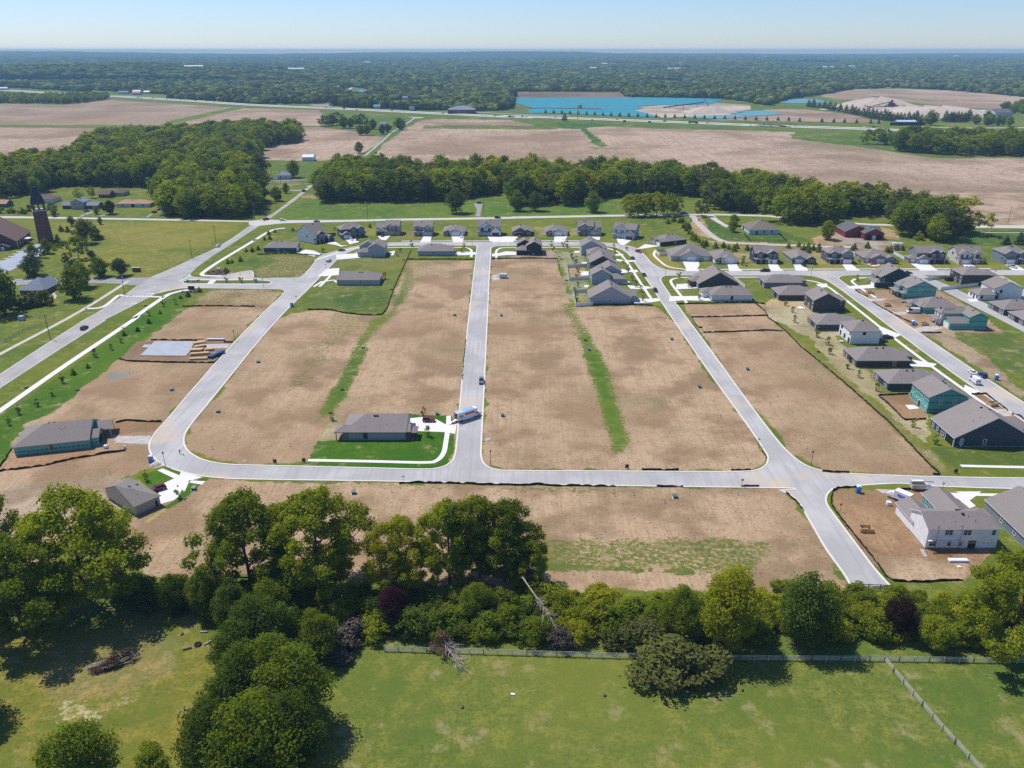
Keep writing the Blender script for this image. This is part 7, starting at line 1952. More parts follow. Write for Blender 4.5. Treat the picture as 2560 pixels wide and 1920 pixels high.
# traffic on the highway
R_ = random.Random(3)
hwl = [offset_line(hw, d) for d in (-15.5, -10.5, 10.5, 15.5)]
for k, s in enumerate(("a2 90,662", "a2 330,684", "a2 375,672", "a2 695,695", "a2 910,692", "a2 975,708", "a2 1065,699", "a2 1190,716", "a2 1320,708", "a2 1545,716", "a2 1690,720", "a2 1900,715", "a2 2065,742", "a2 2180,733", "a3 148,750", "a3 200,738", "a3 235,741", "a3 835,760", "a3 915,757", "a3 1700,795", "a3 1750,790", "a3 1865,792",
                       "a1 205,566", "a1 350,573", "a1 1175,612", "a1 870,606", "a1 760,598", "a1 1615,638", "a1 2190,665", "a0 980,488", "a0 1320,502", "a0 1440,512", "a0 1560,518", "a0 1690,525", "a0 1850,535", "a0 1945,538", "a0 2000,540")):
    p = W(s)[0]
    kd = R_.choice(['suv', 'sedan', 'pickup', 'van'])
    car('highway_car', 'small vehicle driving on the distant highway', None, -58 if p[0] < 0 else 120, R_.choice(['white', 'silver', 'black', 'grey', 'navy', 'white', 'red']), kd, False, 'vehicles on the distant highway', .15, 'vehicle', p)
for s, lb in (("a0 1205,502", 'white lorry on the western highway'), ("a1 625,590", 'white lorry on the middle stretch of the highway'), ("a2 1568,722", 'grey lorry on the highway beside the lake'), ("a3 1690,790", 'white lorry on the eastern highway')):
    p = W(s)[0]
    t = thing('lorry', lb, 'lorry', (p[0], p[1], .15), math.radians(-122 if p[0] > 0 else 58))
    obj('trailer', MB().box(-1.3, -9, 1.1, 1.3, 5, 4.0), CARP['white'] if 'white' in lb else CARP['grey'], t)
    obj('cab', MB().box(-1.2, 5.6, .6, 1.2, 8, 3.4), CARP['blue'], t)
    for y in (-7.5, -6.3, 4, 6.8):
        for x in (-1, 1):
            obj('wheel', WHEEL, TYRE, t, (x * 1.1, y, .45), 0, (1.4, 1.4, 1.4))

# moving truck with its loading ramp down
px_, py_ = W('w1 900,930')[0]
t = thing('moving_truck', 'white moving truck with orange side band and ramp down at the kerb', 'truck', (px_, py_, .03), math.radians(-52))
WP, ORANGE = CARP['white'], mat('orange_band', (.60, .10, .03), .5, .1, 1)
obj('floor', MB().box(-1.2, -4.3, .75, 1.2, 3.0, .95), WP, t)
for x in (-1, 1):
    obj('side_panel', MB().box(x * 1.2 - .04, -4.3, .95, x * 1.2 + .04, 3.0, 3.45), WP, t)
    bnd = obj('side_band', MB().box(x * 1.26 - .015, -1.2, 2.1, x * 1.26 + .015, 2.9, 2.85), ORANGE, t)
    obj('band_stripe', MB().box(x * 1.28 - .012, -.6, 2.38, x * 1.28 + .012, 2.4, 2.46), mat('faded_orange', (.62, .26, .17), .5), bnd)
    obj('side_picture', MB().box(x * 1.26 - .015, -3.7, 1.6, x * 1.26 + .015, -1.9, 2.6), mat('green_picture', (.35, .42, .25), .5, .5, 1.5), t)
    obj('skirt', MB().box(x * 1.2 - .05, -2.2, .35, x * 1.2 + .05, 2.4, .75), WP, t)
obj('front_panel', MB().box(-1.2, 3.0, .95, 1.2, 3.1, 3.45), WP, t)
obj('roof', MB().box(-1.24, -1.2, 3.45, 1.24, 3.1, 3.5), mat('blue_roof_skin', (.22, .40, .62), .5, .1, .6), t)
obj('roof', MB().box(-1.24, -4.3, 3.45, 1.24, -1.2, 3.5), mat('grey_roof_skin', (.45, .50, .54), .5, .1, .6), t)
obj('overcab', MB().box(-1.15, 3.1, 2.3, 1.15, 4.1, 3.45), WP, t)
b_ = MB().loft([[(-1, 3.1, .5), (1, 3.1, .5), (1, 5.9, .55), (-1, 5.9, .55)], [(-1, 3.1, 1.3), (1, 3.1, 1.3), (1, 5.9, 1.15), (-1, 5.9, 1.15)], [(-.95, 3.1, 2.2), (.95, 3.1, 2.2), (.95, 4.0, 2.2), (-.95, 4.0, 2.2)]])
obj('cab', b_, WP, t)
obj('windscreen', MB().loft([[(-.9, 5.2, 1.32), (.9, 5.2, 1.32), (.9, 5.25, 1.34), (-.9, 5.25, 1.34)], [(-.85, 4.1, 2.15), (.85, 4.1, 2.15), (.85, 4.2, 2.15), (-.85, 4.2, 2.15)]]), CGLASS, t)
for x in (-1, 1):
    obj('side_window', MB().box(x * 1.0 - .02, 3.5, 1.4, x * 1.0 + .02, 4.4, 1.95), CGLASS, t)
    for y in (-2.8, 4.9):
        wh = obj('wheel', WHEEL, TYRE, t, (x * 1.0, y, .42), 0, (1.3, 1.25, 1.25))
        obj('rim', HUB, RIM, wh)
    obj('taillight', LAMP, LAMPR, t, (x * 1.0, -4.34, .85))
obj('ramp', MB().loft([[(-.5, -4.3, .86), (.5, -4.3, .86), (.5, -4.3, .94), (-.5, -4.3, .94)], [(-.5, -7.6, .06), (.5, -7.6, .06), (.5, -7.6, .12), (-.5, -7.6, .12)]]), mat('ramp_metal', (.72, .72, .74), .4, .05, 2, .2), t)
for i, (x, y, z, c_) in enumerate(((-.6, -3.4, .9, (.32, .22, .13)), (.5, -3.0, 1.0, (.12, .2, .3)), (.2, -2.2, 1.2, (.25, .2, .16)))):
    o = obj('moving_box', MB().box(-.5, -.5, 0, .5, .5, z), mat('cargo_%s' % 'abc'[i], c_, .8), None, (0, 0, 0))
    v = Matrix.Rotation(math.radians(-52), 4, 'Z') @ Vector((x, y, 0))
    o.location = (px_ + v.x, py_ + v.y, .985)
    o.rotation_euler.z = math.radians(-52)
    tag(o, ('brown packing box inside the moving truck', 'blue wrapped furniture inside the moving truck', 'tall brown crate at the back of the moving truck')[i], 'box')

# delivery box van and ladder truck by the house being sided
px_, py_ = W('w7 880,420')[0]
t = thing('box_van', 'white box van with blue lettering beside the house being sided', 'van', (px_, py_, .04), math.radians(38))
obj('box', MB().box(-1.1, -3.2, .7, 1.1, 1.3, 3.1), WP, t)
for x in (-1, 1):
    for k, (y0, y1, z0, z1) in enumerate(((-1.9, -1.5, 1.5, 2.4), (-1.35, -.95, 1.6, 2.3), (-.8, -.3, 1.45, 2.4), (-.15, .2, 1.6, 2.4))):
        obj('lettering', MB().box(x * 1.11 - .01, y0, z0, x * 1.11 + .01, y1, z1), mat('blue_print', (.02, .12, .55), .5), t)
obj('cab', MB().loft([[(-.98, 1.3, .5), (.98, 1.3, .5), (.98, 3.4, .5), (-.98, 3.4, .5)], [(-.98, 1.3, 1.3), (.98, 1.3, 1.3), (.98, 3.4, 1.1), (-.98, 3.4, 1.1)], [(-.85, 1.3, 2.1), (.85, 1.3, 2.1), (.85, 2.1, 2.1), (-.85, 2.1, 2.1)]]), WP, t)
obj('windscreen', MB().loft([[(-.85, 2.95, 1.27), (.85, 2.95, 1.27), (.85, 3.0, 1.29), (-.85, 3.0, 1.29)], [(-.78, 2.15, 2.0), (.78, 2.15, 2.0), (.78, 2.22, 2.02), (-.78, 2.22, 2.02)]]), CGLASS, t)
for x in (-1, 1):
    for y in (-2, 2.4):
        wh = obj('wheel', WHEEL, TYRE, t, (x * .95, y, .34))
        obj('rim', HUB, RIM, wh)
px_, py_ = W('c3 1315,1462')[0]
t = thing('work_truck', 'pale work truck with ladder rack parked on the bottom street', 'truck', (px_, py_, .03), math.radians(-92))
TANP = paint('tan_truck_paint', (.50, .45, .36))
obj('body', MB().box(-1.05, -2.9, .55, 1.05, 1.0, 1.9), TANP, t)
obj('bed', MB().box(-.8, -2.8, 1.9, .8, .9, 1.93), METALD, t)
obj('cab', MB().loft([[(-1, 1.0, .5), (1, 1.0, .5), (1, 3.4, .5), (-1, 3.4, .5)], [(-1, 1.0, 1.25), (1, 1.0, 1.25), (1, 3.4, 1.1), (-1, 3.4, 1.1)], [(-.85, 1.0, 2.0), (.85, 1.0, 2.0), (.85, 1.9, 2.0), (-.85, 1.9, 2.0)]]), WP, t)
obj('windscreen', MB().loft([[(-.85, 2.8, 1.23), (.85, 2.8, 1.23), (.85, 2.85, 1.25), (-.85, 2.85, 1.25)], [(-.78, 1.95, 1.9), (.78, 1.95, 1.9), (.78, 2.02, 1.92), (-.78, 2.02, 1.92)]]), CGLASS, t)
for x in (-1, 1):
    obj('rack_rail', MB().box(x * .95 - .04, -2.9, 2.5, x * .95 + .04, 2.0, 2.58), TANP, t)
    for y in (-2.8, .8):
        obj('rack_post', MB().box(x * .95 - .04, y - .04, 1.9, x * .95 + .04, y + .04, 2.5), TANP, t)
    for y in (-2, 2.4):
        wh = obj('wheel', WHEEL, TYRE, t, (x * .95, y, .36), 0, (1.1, 1.1, 1.1))
        obj('rim', HUB, RIM, wh)
o = thing('ladder', 'dark ladder lying on the rack of the work truck', 'ladder', (px_, py_, 2.62), math.radians(-92))
for x in (.1, .5):
    obj('stile', MB().box(x, -2.6, 0, x + .06, 3.2, .08), METALD, o)
for k in range(14):
    obj('rung', MB().box(.16, -2.4 + k * .41, .02, .5, -2.36 + k * .41, .06), METALD, o)
o = thing('plywood_sheet', 'white sheet of board lying on the work truck rack', 'board', (px_, py_, 2.6), math.radians(-92))
obj('board', MB().box(-.9, -2.7, 0, -.05, .6, .06), WP, o)
for s, lb, L_, rz in (("b3 1118,610", 'white enclosed trailer behind the east row of houses', 6.0, 80), ("q3 195,1140", 'pale blue covered trailer parked on the gravel by the middle street', 4.2, 88)):
    p = W(s)[0]
    t = thing('trailer', lb, 'trailer', (p[0], p[1], .05), math.radians(rz))
    obj('box', MB().loft([[(-1.1, -L_ / 2, .5), (1.1, -L_ / 2, .5), (1.1, L_ / 2, .5), (-1.1, L_ / 2, .5)], [(-1.1, -L_ / 2, 2.3), (1.1, -L_ / 2, 2.3), (1.1, L_ / 2, 2.3), (-1.1, L_ / 2, 2.3)], [(-.9, -L_ / 2 + .1, 2.5), (.9, -L_ / 2 + .1, 2.5), (.9, L_ / 2 - .1, 2.5), (-.9, L_ / 2 - .1, 2.5)]]), WP if 'white' in lb else mat('pale_blue_tarp', (.50, .62, .68), .5), t)
    obj('drawbar', MB().box(-.08, L_ / 2, .5, .08, L_ / 2 + 1.3, .6), METALD, t)
    for x in (-1, 1):
        obj('wheel', WHEEL, TYRE, t, (x * 1.1, -.3, .33))

# ------------------------------------------------------------------ site furniture
BLUEP = mat('blue_plastic', (.015, .19, .55), .45, .08, 1)
WHITEP = mat('white_plastic', (.74, .76, .78), .4, .05, 1)
for s, lb in (("c0 1308,1228", 'blue portable toilet at the loop street corner'), ("b1 310,1128", 'blue portable toilet at the end of the entrance street'), ("b3 1252,1290", 'blue portable toilet beside the wooden dumpster on the far street'), ("c3 1972,518", 'blue portable toilet behind the parked vans'), ("c3 778,1490", 'blue portable toilet beside the house being sided')):
    p = W(s)[0]
    t = thing('portable_toilet', lb, 'portable toilet', (p[0], p[1], .0), random.Random(s).uniform(-.3, .3))
    obj('cabin', MB().box(-.58, -.58, .12, .58, .58, 2.05), BLUEP, t)
    obj('base', MB().box(-.64, -.64, -.02, .64, .64, .12), METALD, t)
    obj('roof', MB().loft([[(-.64, -.64, 2.05), (.64, -.64, 2.05), (.64, .64, 2.05), (-.64, .64, 2.05)], [(-.56, -.56, 2.2), (.56, -.56, 2.2), (.56, .56, 2.2), (-.56, .56, 2.2)], [(-.25, -.5, 2.34), (.25, -.5, 2.34), (.25, .5, 2.34), (-.25, .5, 2.34)]]), WHITEP, t)
    obj('door', MB().box(-.42, -.62, .2, .42, -.58, 1.95), mat('blue_door', (.03, .25, .60), .5), t)
    obj('label_panel', MB().box(-.3, -.635, 1.35, .3, -.62, 1.6), WHITEP, t)
    obj('vent_pipe', MB().cyl((.45, .45, 2.0), (.45, .45, 2.55), .06), WHITEP, t)


def lamp_post(s, lb):
    p = W(s)[0]
    t = thing('street_lamp', lb, 'street lamp', (p[0], p[1], 0))
    obj('pole', MB().cyl((0, 0, -.1), (0, 0, 4.2), .08, .06).cyl((0, 0, 0), (0, 0, .6), .14, .1), METALD, t)
    obj('lantern', MB().loft([[(x * .14, y * .14, 4.2) for x, y in ((-1, -1), (1, -1), (1, 1), (-1, 1))], [(x * .22, y * .22, 4.65) for x, y in ((-1, -1), (1, -1), (1, 1), (-1, 1))], [(x * .04, y * .04, 4.95) for x, y in ((-1, -1), (1, -1), (1, 1), (-1, 1))]]), METALD, t)


for s, lb in (("c0 1428,1262", 'black street lamp beside the loop corner toilet'), ("c3 372,1252", 'black street lamp at the east crossing'), ("c1 2028,1248", 'black street lamp at the foot of the middle street'), ("b1 325,868", 'black street lamp opposite the entrance street'), ("b1 1868,600", 'black street lamp at the top of the middle street'),
              ("b2 1325,868", 'black street lamp at the side street corner'), ("b3 372,866", 'black street lamp at the far street corner'), ("q7 1690,945", 'black street lamp beside the black hip roofed house'), ("c0 2028,178", 'black street lamp beside the lumber stacks'), ("b1 66,962", 'black street lamp at the entrance island end'), ("b1 840,600", 'black street lamp by the navy house drive')):
    lamp_post(s, lb)


c_ = bpy.data.curves.new('lettering', 'FONT')
c_.body, c_.size, c_.align_x, c_.align_y, c_.extrude = 'STOP', .27, 'CENTER', 'CENTER', .004
o = bpy.data.objects.new('lettering', c_)
STOPM = bpy.data.meshes.new_from_object(o)
bpy.data.objects.remove(o)


def road_sign(s, lb, kind):
    p = W(s)[0]
    t = thing('stop_sign' if kind == 'stop' else 'street_sign', lb, 'sign', (p[0], p[1], 0))
    obj('post', MB().box(-.035, -.035, -.1, .035, .035, 2.6), METALD, t)
    if kind == 'stop':
        pts = [(.38 * math.cos(math.pi / 8 + k * math.pi / 4), .38 * math.sin(math.pi / 8 + k * math.pi / 4)) for k in range(8)]
        obj('plate', MB().loft([[(x, y_, 2.3 + z) for x, z in pts] for y_ in (-.07, -.04)]), mat('sign_red', (.42, .015, .02), .5), t)
        o = obj('lettering', STOPM, WHITEP, t, (0, -.078, 2.3))
        o.rotation_euler = (math.pi / 2, 0, 0)
    else:
        obj('plate', MB().box(-.45, -.02, 2.35, .45, .02, 2.58), mat('sign_green', (.02, .16, .09), .5), t)
        obj('plate', MB().box(-.02, -.45, 2.6, .02, .45, 2.82), MATS['sign_green'], t)


for s, lb, k in (("b1 350,1078", 'stop sign facing the entrance street', 'stop'), ("c2 1985,1440", 'red stop sign on the south side of the bottom street', 'stop'), ("c3 622,1655", 'stop sign inside the construction lot', 'stop'), ("b1 605,800", 'stop sign beside the parked silver car', 'stop'),
                 ("b1 2037,600", 'stop sign at the top of the middle street', 'stop'), ("c2 2128,1090", 'street name sign at the east crossing', 'n'), ("c1 1275,1415", 'thin sign post on the south side of the bottom street', 'n'), ("w7 1625,262", 'sign post at the kerb beside the work truck', 'n')):
    road_sign(s, lb, k)

POLEW = mat('weathered_pole', (.16, .14, .12), .9, .2, 1.5)
WIRE = mat('wire', (.04, .04, .045), .6)
poles = {}
for k, s, h, lb in (('A', "c0 435,165", 11.5, 'utility pole beside the county road, nearest the camera'), ('B', "b0 1078,1020", 11, 'utility pole at the crosswalk on the county road'), ('C', "b0 1662,716", 12, 'utility pole on the park side of the county road'), ('D', "b0 1868,585", 12, 'utility pole just above the white car'),
                    ('E', "b0 1665,360", 13, 'utility pole in front of the west wood'), ('F', "b0 2200,376", 13, 'utility pole at the crossroads'), ('G', "b1 966,378", 13, 'utility pole behind the navy two-storey house'), ('H', "b1 1968,355", 13, 'utility pole at the striped lawn drive'), ('I', "b2 769,346", 13, 'utility pole beside the roadside clump'),
                    ('J', "b3 2070,418", 13, 'lone utility pole at the edge of the eastern field'), ('K', "b0 740,345", 10, 'thin utility pole in front of the split-level house'), ('L', "a1 145,1230", 13, 'utility pole by the small white house'), ('M', "a1 215,1240", 13, 'taller utility pole by the small white house')):
    p = W(s)[0]
    t = thing('utility_pole', lb, 'utility pole', (p[0], p[1], 0))
    obj('pole', MB().cyl((0, 0, -.2), (0, 0, h), .19, .12), POLEW, t)
    rz = 0 if k in 'ABCD' else math.pi / 2
    obj('crossarm', MB().box(-1.2, -.07, h - .7, 1.2, .07, h - .55), POLEW, t, (0, 0, 0), rz)
    for x in (-1.1, 0, 1.1):
        obj('insulator', MB().cyl((x, 0, h - .55), (x, 0, h - .3), .06), WHITEP, t, (0, 0, 0), rz)
    if k in 'BF':
        obj('transformer', MB().cyl((.35, 0, h - 2.4), (.35, 0, h - 1.4), .25), TRIMG, t)
    poles[k] = (p[0], p[1], h - .3, rz)
for chain, lb in (('ABC', 'wire strung between poles along the county road'), ('EFGHI', 'wire strung between poles along the cross road')):
    for a_, b_ in zip(chain, chain[1:]):
        for x in (-1.1, 1.1):
            p0, p1 = poles[a_], poles[b_]
            s0 = Vector((p0[0] + x * math.cos(p0[3]), p0[1] + x * math.sin(p0[3]), p0[2]))
            s1 = Vector((p1[0] + x * math.cos(p1[3]), p1[1] + x * math.sin(p1[3]), p1[2]))
            m_ = MB()
            for i in range(8):
                q = [s0.lerp(s1, j / 8) - Vector((0, 0, 4 * 1.3 * (j / 8) * (1 - j / 8))) for j in (i, i + 1)]
                m_.cyl(q[0], q[1], .03, .03, 3)
            tag(obj('power_wire', m_, WIRE), lb, 'wire', 'overhead wires')

# ---- silt fence, one run each
SILT = mat('silt_fabric', (.014, .013, .014), .85, .2, .5)
R_ = random.Random(8)
SILTS = [("b1 1342,640 1322,680 1305,722 1240,860 1185,985 1150,1090 1128,1150 1092,1195", 'black silt fence winding down beside the green lot'), ("b1 1090,1197 1030,1205 900,1200 760,1186 640,1158 450,1156", 'black silt fence along the foot of the green lot'),
         ("b1 1308,722 1500,722 1700,722 1888,724", 'black silt fence below the corner ranch house'), ("b1 10,680 200,675 330,672 420,680 535,690", 'black silt fence below the teal ranch house'), ("b1 2040,718 b2 0,715 200,712 390,717", 'black silt fence below the charcoal stepped gable house'),
         ("b2 392,717 405,780 415,830 440,885", 'black silt fence turning down behind the straw yards'), ("q4 430,1415 800,1402 1200,1402 1470,1412", 'black silt fence at the foot of the light grey gabled ranch'), ("q5 -60,1390 60,1385 500,1375 1000,1365 1300,1365 1480,1392", 'black silt fence below the white ranch house'),
         ("b2 1550,1222 1800,1218 2212,1208", 'upper black silt fence across the eastern bare lots'), ("b2 1552,1222 1590,1290 1610,1312 1645,1315", 'short black silt fence at the kerb of the eastern bare lots'), ("b2 1650,1355 1900,1348 2212,1335 b3 130,1342", 'lower black silt fence across the eastern bare lots'),
         ("q5 1300,1380 1470,1510 c3 0,-15 70,30 150,98 290,240 440,360 660,545 880,740 1060,900 1240,1090 1360,1220 1480,1332", 'long black silt fence running diagonally behind the far street yards'), ("c3 950,655 1080,648 1210,643", 'black silt fence above the raw earth behind the wrapped house'),
         ("c3 952,657 1040,730 1130,820 1180,866 1260,862 1368,858", 'black silt fence round the raw earth behind the wrapped house'), ("c3 1755,645 1880,640 1940,690 2010,740 2075,790", 'black silt fence along the far street kerb'), ("c3 2105,815 2160,822 2230,880", 'black silt fence past the gravel on the far street'),
         ("w5 -150,1285 80,1215 300,1205 450,1180 800,1130 1100,1060 1300,1010 1550,978 1800,925 2175,880", 'black silt fence below the wrapped ranch on the loop street'), ("w5 -60,1230 0,1160 80,1050 220,825", 'black silt fence on the west side of the wrapped ranch'),
         ("c0 1000,890 1090,870 1230,880 1400,882", 'black silt fence above the raw earth at the loop corner'), ("w8 670,212 760,210 1100,216 1460,218", 'black silt fence above the concrete slab'), ("w8 120,540 300,580 750,592 940,602 1080,602 1300,605 1770,606", 'black silt fence below the concrete slab'), ("w8 1772,606 1850,520 1960,400", 'black silt fence beside the wrapped lumber at the kerb'),
         ("w8 1930,250 2090,252", 'short black silt fence beside the lamp at the lumber stacks'), ("c1 1240,1415 1400,1408 1640,1414 1810,1414 2000,1426 2212,1428 c2 80,1432 220,1424 400,1438 600,1436 900,1441", 'long black silt fence along the south kerb of the bottom street'), ("c2 1248,1441 1475,1443", 'short black silt fence at the south kerb, middle piece'),
         ("c2 1978,1441 2138,1443", 'short black silt fence beside the red stop sign'), ("c2 1120,1297 1437,1300", 'short black silt fence on the north kerb of the bottom street'), ("c2 1895,1300 2062,1299", 'short black silt fence on the north kerb near the east crossing'), ("c2 2155,1125 2175,1160 2198,1195", 'tiny black silt fence at the corner of the east crossing'),
         ("d3 105,78 165,128 205,182", 'black silt fence on the west kerb of the street stub'), ("d3 367,150 362,95 375,65 405,48 505,43", 'black silt fence round the corner of the raw building lot'), ("d3 368,152 440,250 500,325 600,445 675,555 722,583", 'black silt fence along the east kerb of the street stub'),
         ("d3 722,583 800,588 900,592 1000,580 1125,583", 'black silt fence at the back of the raw building lot'), ("b0 1580,1130 1750,1126 1900,1125 2050,1128 2205,1131", 'black silt fence across the upper western lot'), ("b3 752,990 800,1020 862,1046", 'black silt fence at the kerb below the navy corner house'),
         ("b3 895,1085 980,1140 1080,1195", 'black silt fence at the kerb before the farthest wrapped house'), ("b3 1090,1198 1180,1245 1295,1292", 'black silt fence at the kerb beside the white van'), ("b3 1150,1097 1240,1092", 'short black silt fence between the farthest wrapped houses'), ("b3 1330,1352 1400,1358 1500,1357", 'short black silt fence below the biggest wrapped house'),
         ("w7 880,238 1000,236 1090,240", 'short black silt fence beside the work truck'), ("w7 1470,252 1540,268 1610,290", 'black silt fence at the corner of the drive by the house being sided'), ("c1 1812,170 1800,300 1780,520", 'low black silt fence on the west kerb of the middle street'), ("c3 465,1310 560,1318 700,1325", 'short black silt fence beside the east crossing lamp'), ("c3 1425,1335 1490,1340", 'crumpled end of the long diagonal silt fence')]
STAKE = MB().box(-.025, -.025, -.1, .025, .025, .85).mesh('stake')
for s, lb in SILTS:
    P = W(s)
    d = [0]
    for a_, b_ in zip(P, P[1:]):
        d.append(d[-1] + math.hypot(b_[0] - a_[0], b_[1] - a_[1]))
    n = max(4, int(d[-1] / 1.1))
    pts = []
    for i in range(n + 1):
        q = d[-1] * i / n
        j = max(k for k in range(len(d) - 1) if d[k] <= q + 1e-6)
        f = (q - d[j]) / max(1e-6, d[j + 1] - d[j])
        pts.append((P[j][0] + (P[j + 1][0] - P[j][0]) * f + R_.uniform(-.14, .14), P[j][1] + (P[j + 1][1] - P[j][1]) * f + R_.uniform(-.14, .14)))
    t = thing('silt_fence', lb, 'silt fence', (P[0][0], P[0][1], 0))
    m_ = MB()
    o0 = P[0]
    L_ = offset_line(pts, .025)
    hh = [max(.2, .72 + R_.uniform(-.14, .1) - (R_.random() < .12) * .35) for _ in pts]
    m_.loft([[(a_[0] - o0[0], a_[1] - o0[1], -.05), (a_[0] - o0[0], a_[1] - o0[1], h_), (b_[0] - o0[0], b_[1] - o0[1], h_), (b_[0] - o0[0], b_[1] - o0[1], -.05)] for a_, b_, h_ in zip(pts, L_, hh)])
    obj('fabric', m_, SILT, t)
    for i in range(0, len(pts), 3):
        obj('stake', STAKE, WOODM, t, (pts[i][0] - o0[0] + .04, pts[i][1] - o0[1] - .04, 0))

# ---- fences
def panel_fence(s, lb, h, m_post, m_panel, name='garden_fence', span=2.4, panel=True):
    P = W(s)
    o0 = P[0]
    t = thing(name, lb, 'fence', (o0[0], o0[1], 0))
    for a_, b_ in zip(P, P[1:]):
        l = math.hypot(b_[0] - a_[0], b_[1] - a_[1])
        n = max(1, round(l / span))
        ang = math.atan2(b_[1] - a_[1], b_[0] - a_[0])
        for i in range(n):
            q = (a_[0] + (b_[0] - a_[0]) * i / n - o0[0], a_[1] + (b_[1] - a_[1]) * i / n - o0[1], 0)
            obj('post', MB().box(-.07, -.07, -.1, .07, .07, h + .08), m_post, t, q, ang)
            if panel:
                obj('panel', MB().box(.07, -.025, .05, l / n - .07, .025, h), m_panel, t, q, ang)
            else:
                r_ = MB().box(.07, -.015, .1, l / n - .07, .015, .14).box(.07, -.015, h - .12, l / n - .07, .015, h - .08)
                for k in range(int(l / n / .16)):
                    r_.box(.12 + k * .16, -.008, .1, .136 + k * .16, .008, h)
                obj('pale_panel', r_, m_panel, t, q, ang)
    q = (P[-1][0] - o0[0], P[-1][1] - o0[1], 0)
    obj('post', MB().box(-.07, -.07, -.1, .07, .07, h + .08), m_post, t, q)


VINYL = mat('white_vinyl', (.70, .72, .76), .4, .03, 1)
for s, lb in (("q3 1635,945 1295,965 1335,1182 1668,1165", 'white privacy fence round the yard with the dirt patch'), ("q4 330,1178 97,1190 137,1432 425,1410", 'white privacy fence round the yard of the light grey gabled ranch'), ("q4 1668,470 1505,478 1578,556 1728,546", 'small white fence beside the grey corner ranch'),
              ("q6 1185,515 1290,622", 'short white fence between the slate house and the grey ranch'), ("q6 1890,520 2090,622", 'white fence beside the wide three-gabled house'), ("q7 850,935 455,990 772,1148 1412,1072", 'white privacy fence round the yard of the black hip roofed house'), ("q5 945,965 1120,1105", 'white fence behind the charcoal gabled ranch')):
    panel_fence(s, lb, 1.8, VINYL, VINYL, 'privacy_fence')
panel_fence("v7 660,472 755,577 1250,580 1150,472", 'black metal fence round the lawn of the white brick house', 1.3, METALD, METALD, 'metal_fence', 2.6, False)
panel_fence("r5 -100,1590 20,1525 400,1310 700,1195 950,1108 930,1045 430,1108", 'wire mesh fence beside the county road footpath', 1.4, TRIMG, TRIMG, 'wire_fence', 3.2, False)
panel_fence("q1 1235,410 1380,405", 'brown wooden fence beside the navy two-storey house', 1.8, WOODM, mat('brown_wood', (.14, .085, .055), .8, .2, 1), 'wooden_fence')
panel_fence("q5 1470,1190 1530,1275 1640,1250", 'small deck railing behind the charcoal ranch house', 1.0, TRIMG, TRIMG, 'deck_railing', 1.8, False)
RAILW = mat('weathered_rail', (.50, .50, .40), .85, .15, 1)
PASTURE = [("d1 740,988 1475,1010 d2 600,1028 d3 0,1042 668,1046 1100,1052 1600,1060", 'pale four-rail fence along the far side of the pasture'), ("d3 668,1046 830,1240 1000,1440 1230,1690", 'pale four-rail fence running toward the camera across the pasture')]
for s, lb in PASTURE:
    P = W(s)
    o0 = P[0]
    t = thing('rail_fence', lb, 'fence', (o0[0], o0[1], 0))
    for a_, b_ in zip(P, P[1:]):
        l = math.hypot(b_[0] - a_[0], b_[1] - a_[1])
        n = max(1, round(l / 3.0))
        ang = math.atan2(b_[1] - a_[1], b_[0] - a_[0])
        rail = MB().box(.02, -.02, 0, l / n - .02, .02, .13).mesh('rail')
        post = MB().box(-.08, -.08, -.2, .08, .08, 1.42).mesh('post')
        for i in range(n):
            q = (a_[0] + (b_[0] - a_[0]) * i / n - o0[0], a_[1] + (b_[1] - a_[1]) * i / n - o0[1], 0)
            obj('post', post, POLEW if i % 2 else RAILW, t, q, ang)
            for z in (.22, .55, .88, 1.21):
                r_ = obj('rail', rail, RAILW, t, (q[0] - .10 * math.sin(ang), q[1] + .10 * math.cos(ang), z), ang)
                r_.rotation_euler.y = random.Random(i * 7 + z).uniform(-.012, .012)

# ---- utility boxes
UGREEN = mat('utility_green', (.035, .085, .05), .5, .1, 2)
UCYAN = mat('pedestal_green', (.22, .42, .34), .5, .1, 2)
BOXL = {"c1 1565,818": 'green transformer box beside the moving truck drive', "c1 2130,832": 'green transformer box east of the middle street, opposite the moving truck', "c2 1618,585": 'green transformer box west of the east street', "c2 1408,1535": 'green transformer box south of the bottom street', "r2 1660,545": 'green transformer box beside the tan house drive',
        "c0 1485,608": 'green transformer box on the bare lot west of the loop street', "c0 1885,798": 'green transformer box inside the bend of the loop street', "c1 20,368": 'green transformer box in the western half of the middle block', "b1 1717,1208": 'green transformer box west of the middle street', "b1 2120,1210": 'green transformer box east of the middle street, upper lot',
        "c2 2035,432": 'green transformer box east of the east street', "c2 665,262": 'green transformer box in the grassy swale', "c1 845,1500": 'green transformer box south of the bottom street behind the tall trees', "c2 1380,172": 'green transformer box at the top of the lot beside the east street', "q5 1140,730": 'green transformer box in the mulch bed of the east row'}
for s, lb in BOXL.items():
    p = W(s)[0]
    t = thing('transformer_box', lb, 'transformer', (p[0], p[1], 0), random.Random(s).uniform(-.2, .2))
    obj('pad', MB().box(-.75, -.75, -.02, .75, .75, .1), CONC, t)
    obj('cabinet', MB().loft([[(-.6, -.55, .1), (.6, -.55, .1), (.6, .6, .1), (-.6, .6, .1)], [(-.6, -.55, .7), (.6, -.55, .7), (.6, .6, .95), (-.6, .6, .95)]]), UGREEN, t)
    obj('lid', MB().loft([[(-.64, -.62, .7), (.64, -.62, .7), (.64, .64, .95), (-.64, .64, .95)], [(-.64, -.62, .76), (.64, -.62, .76), (.64, .64, 1.01), (-.64, .64, 1.01)]]), mat('utility_green_lid', (.09, .16, .11), .5, .1, 2), t)
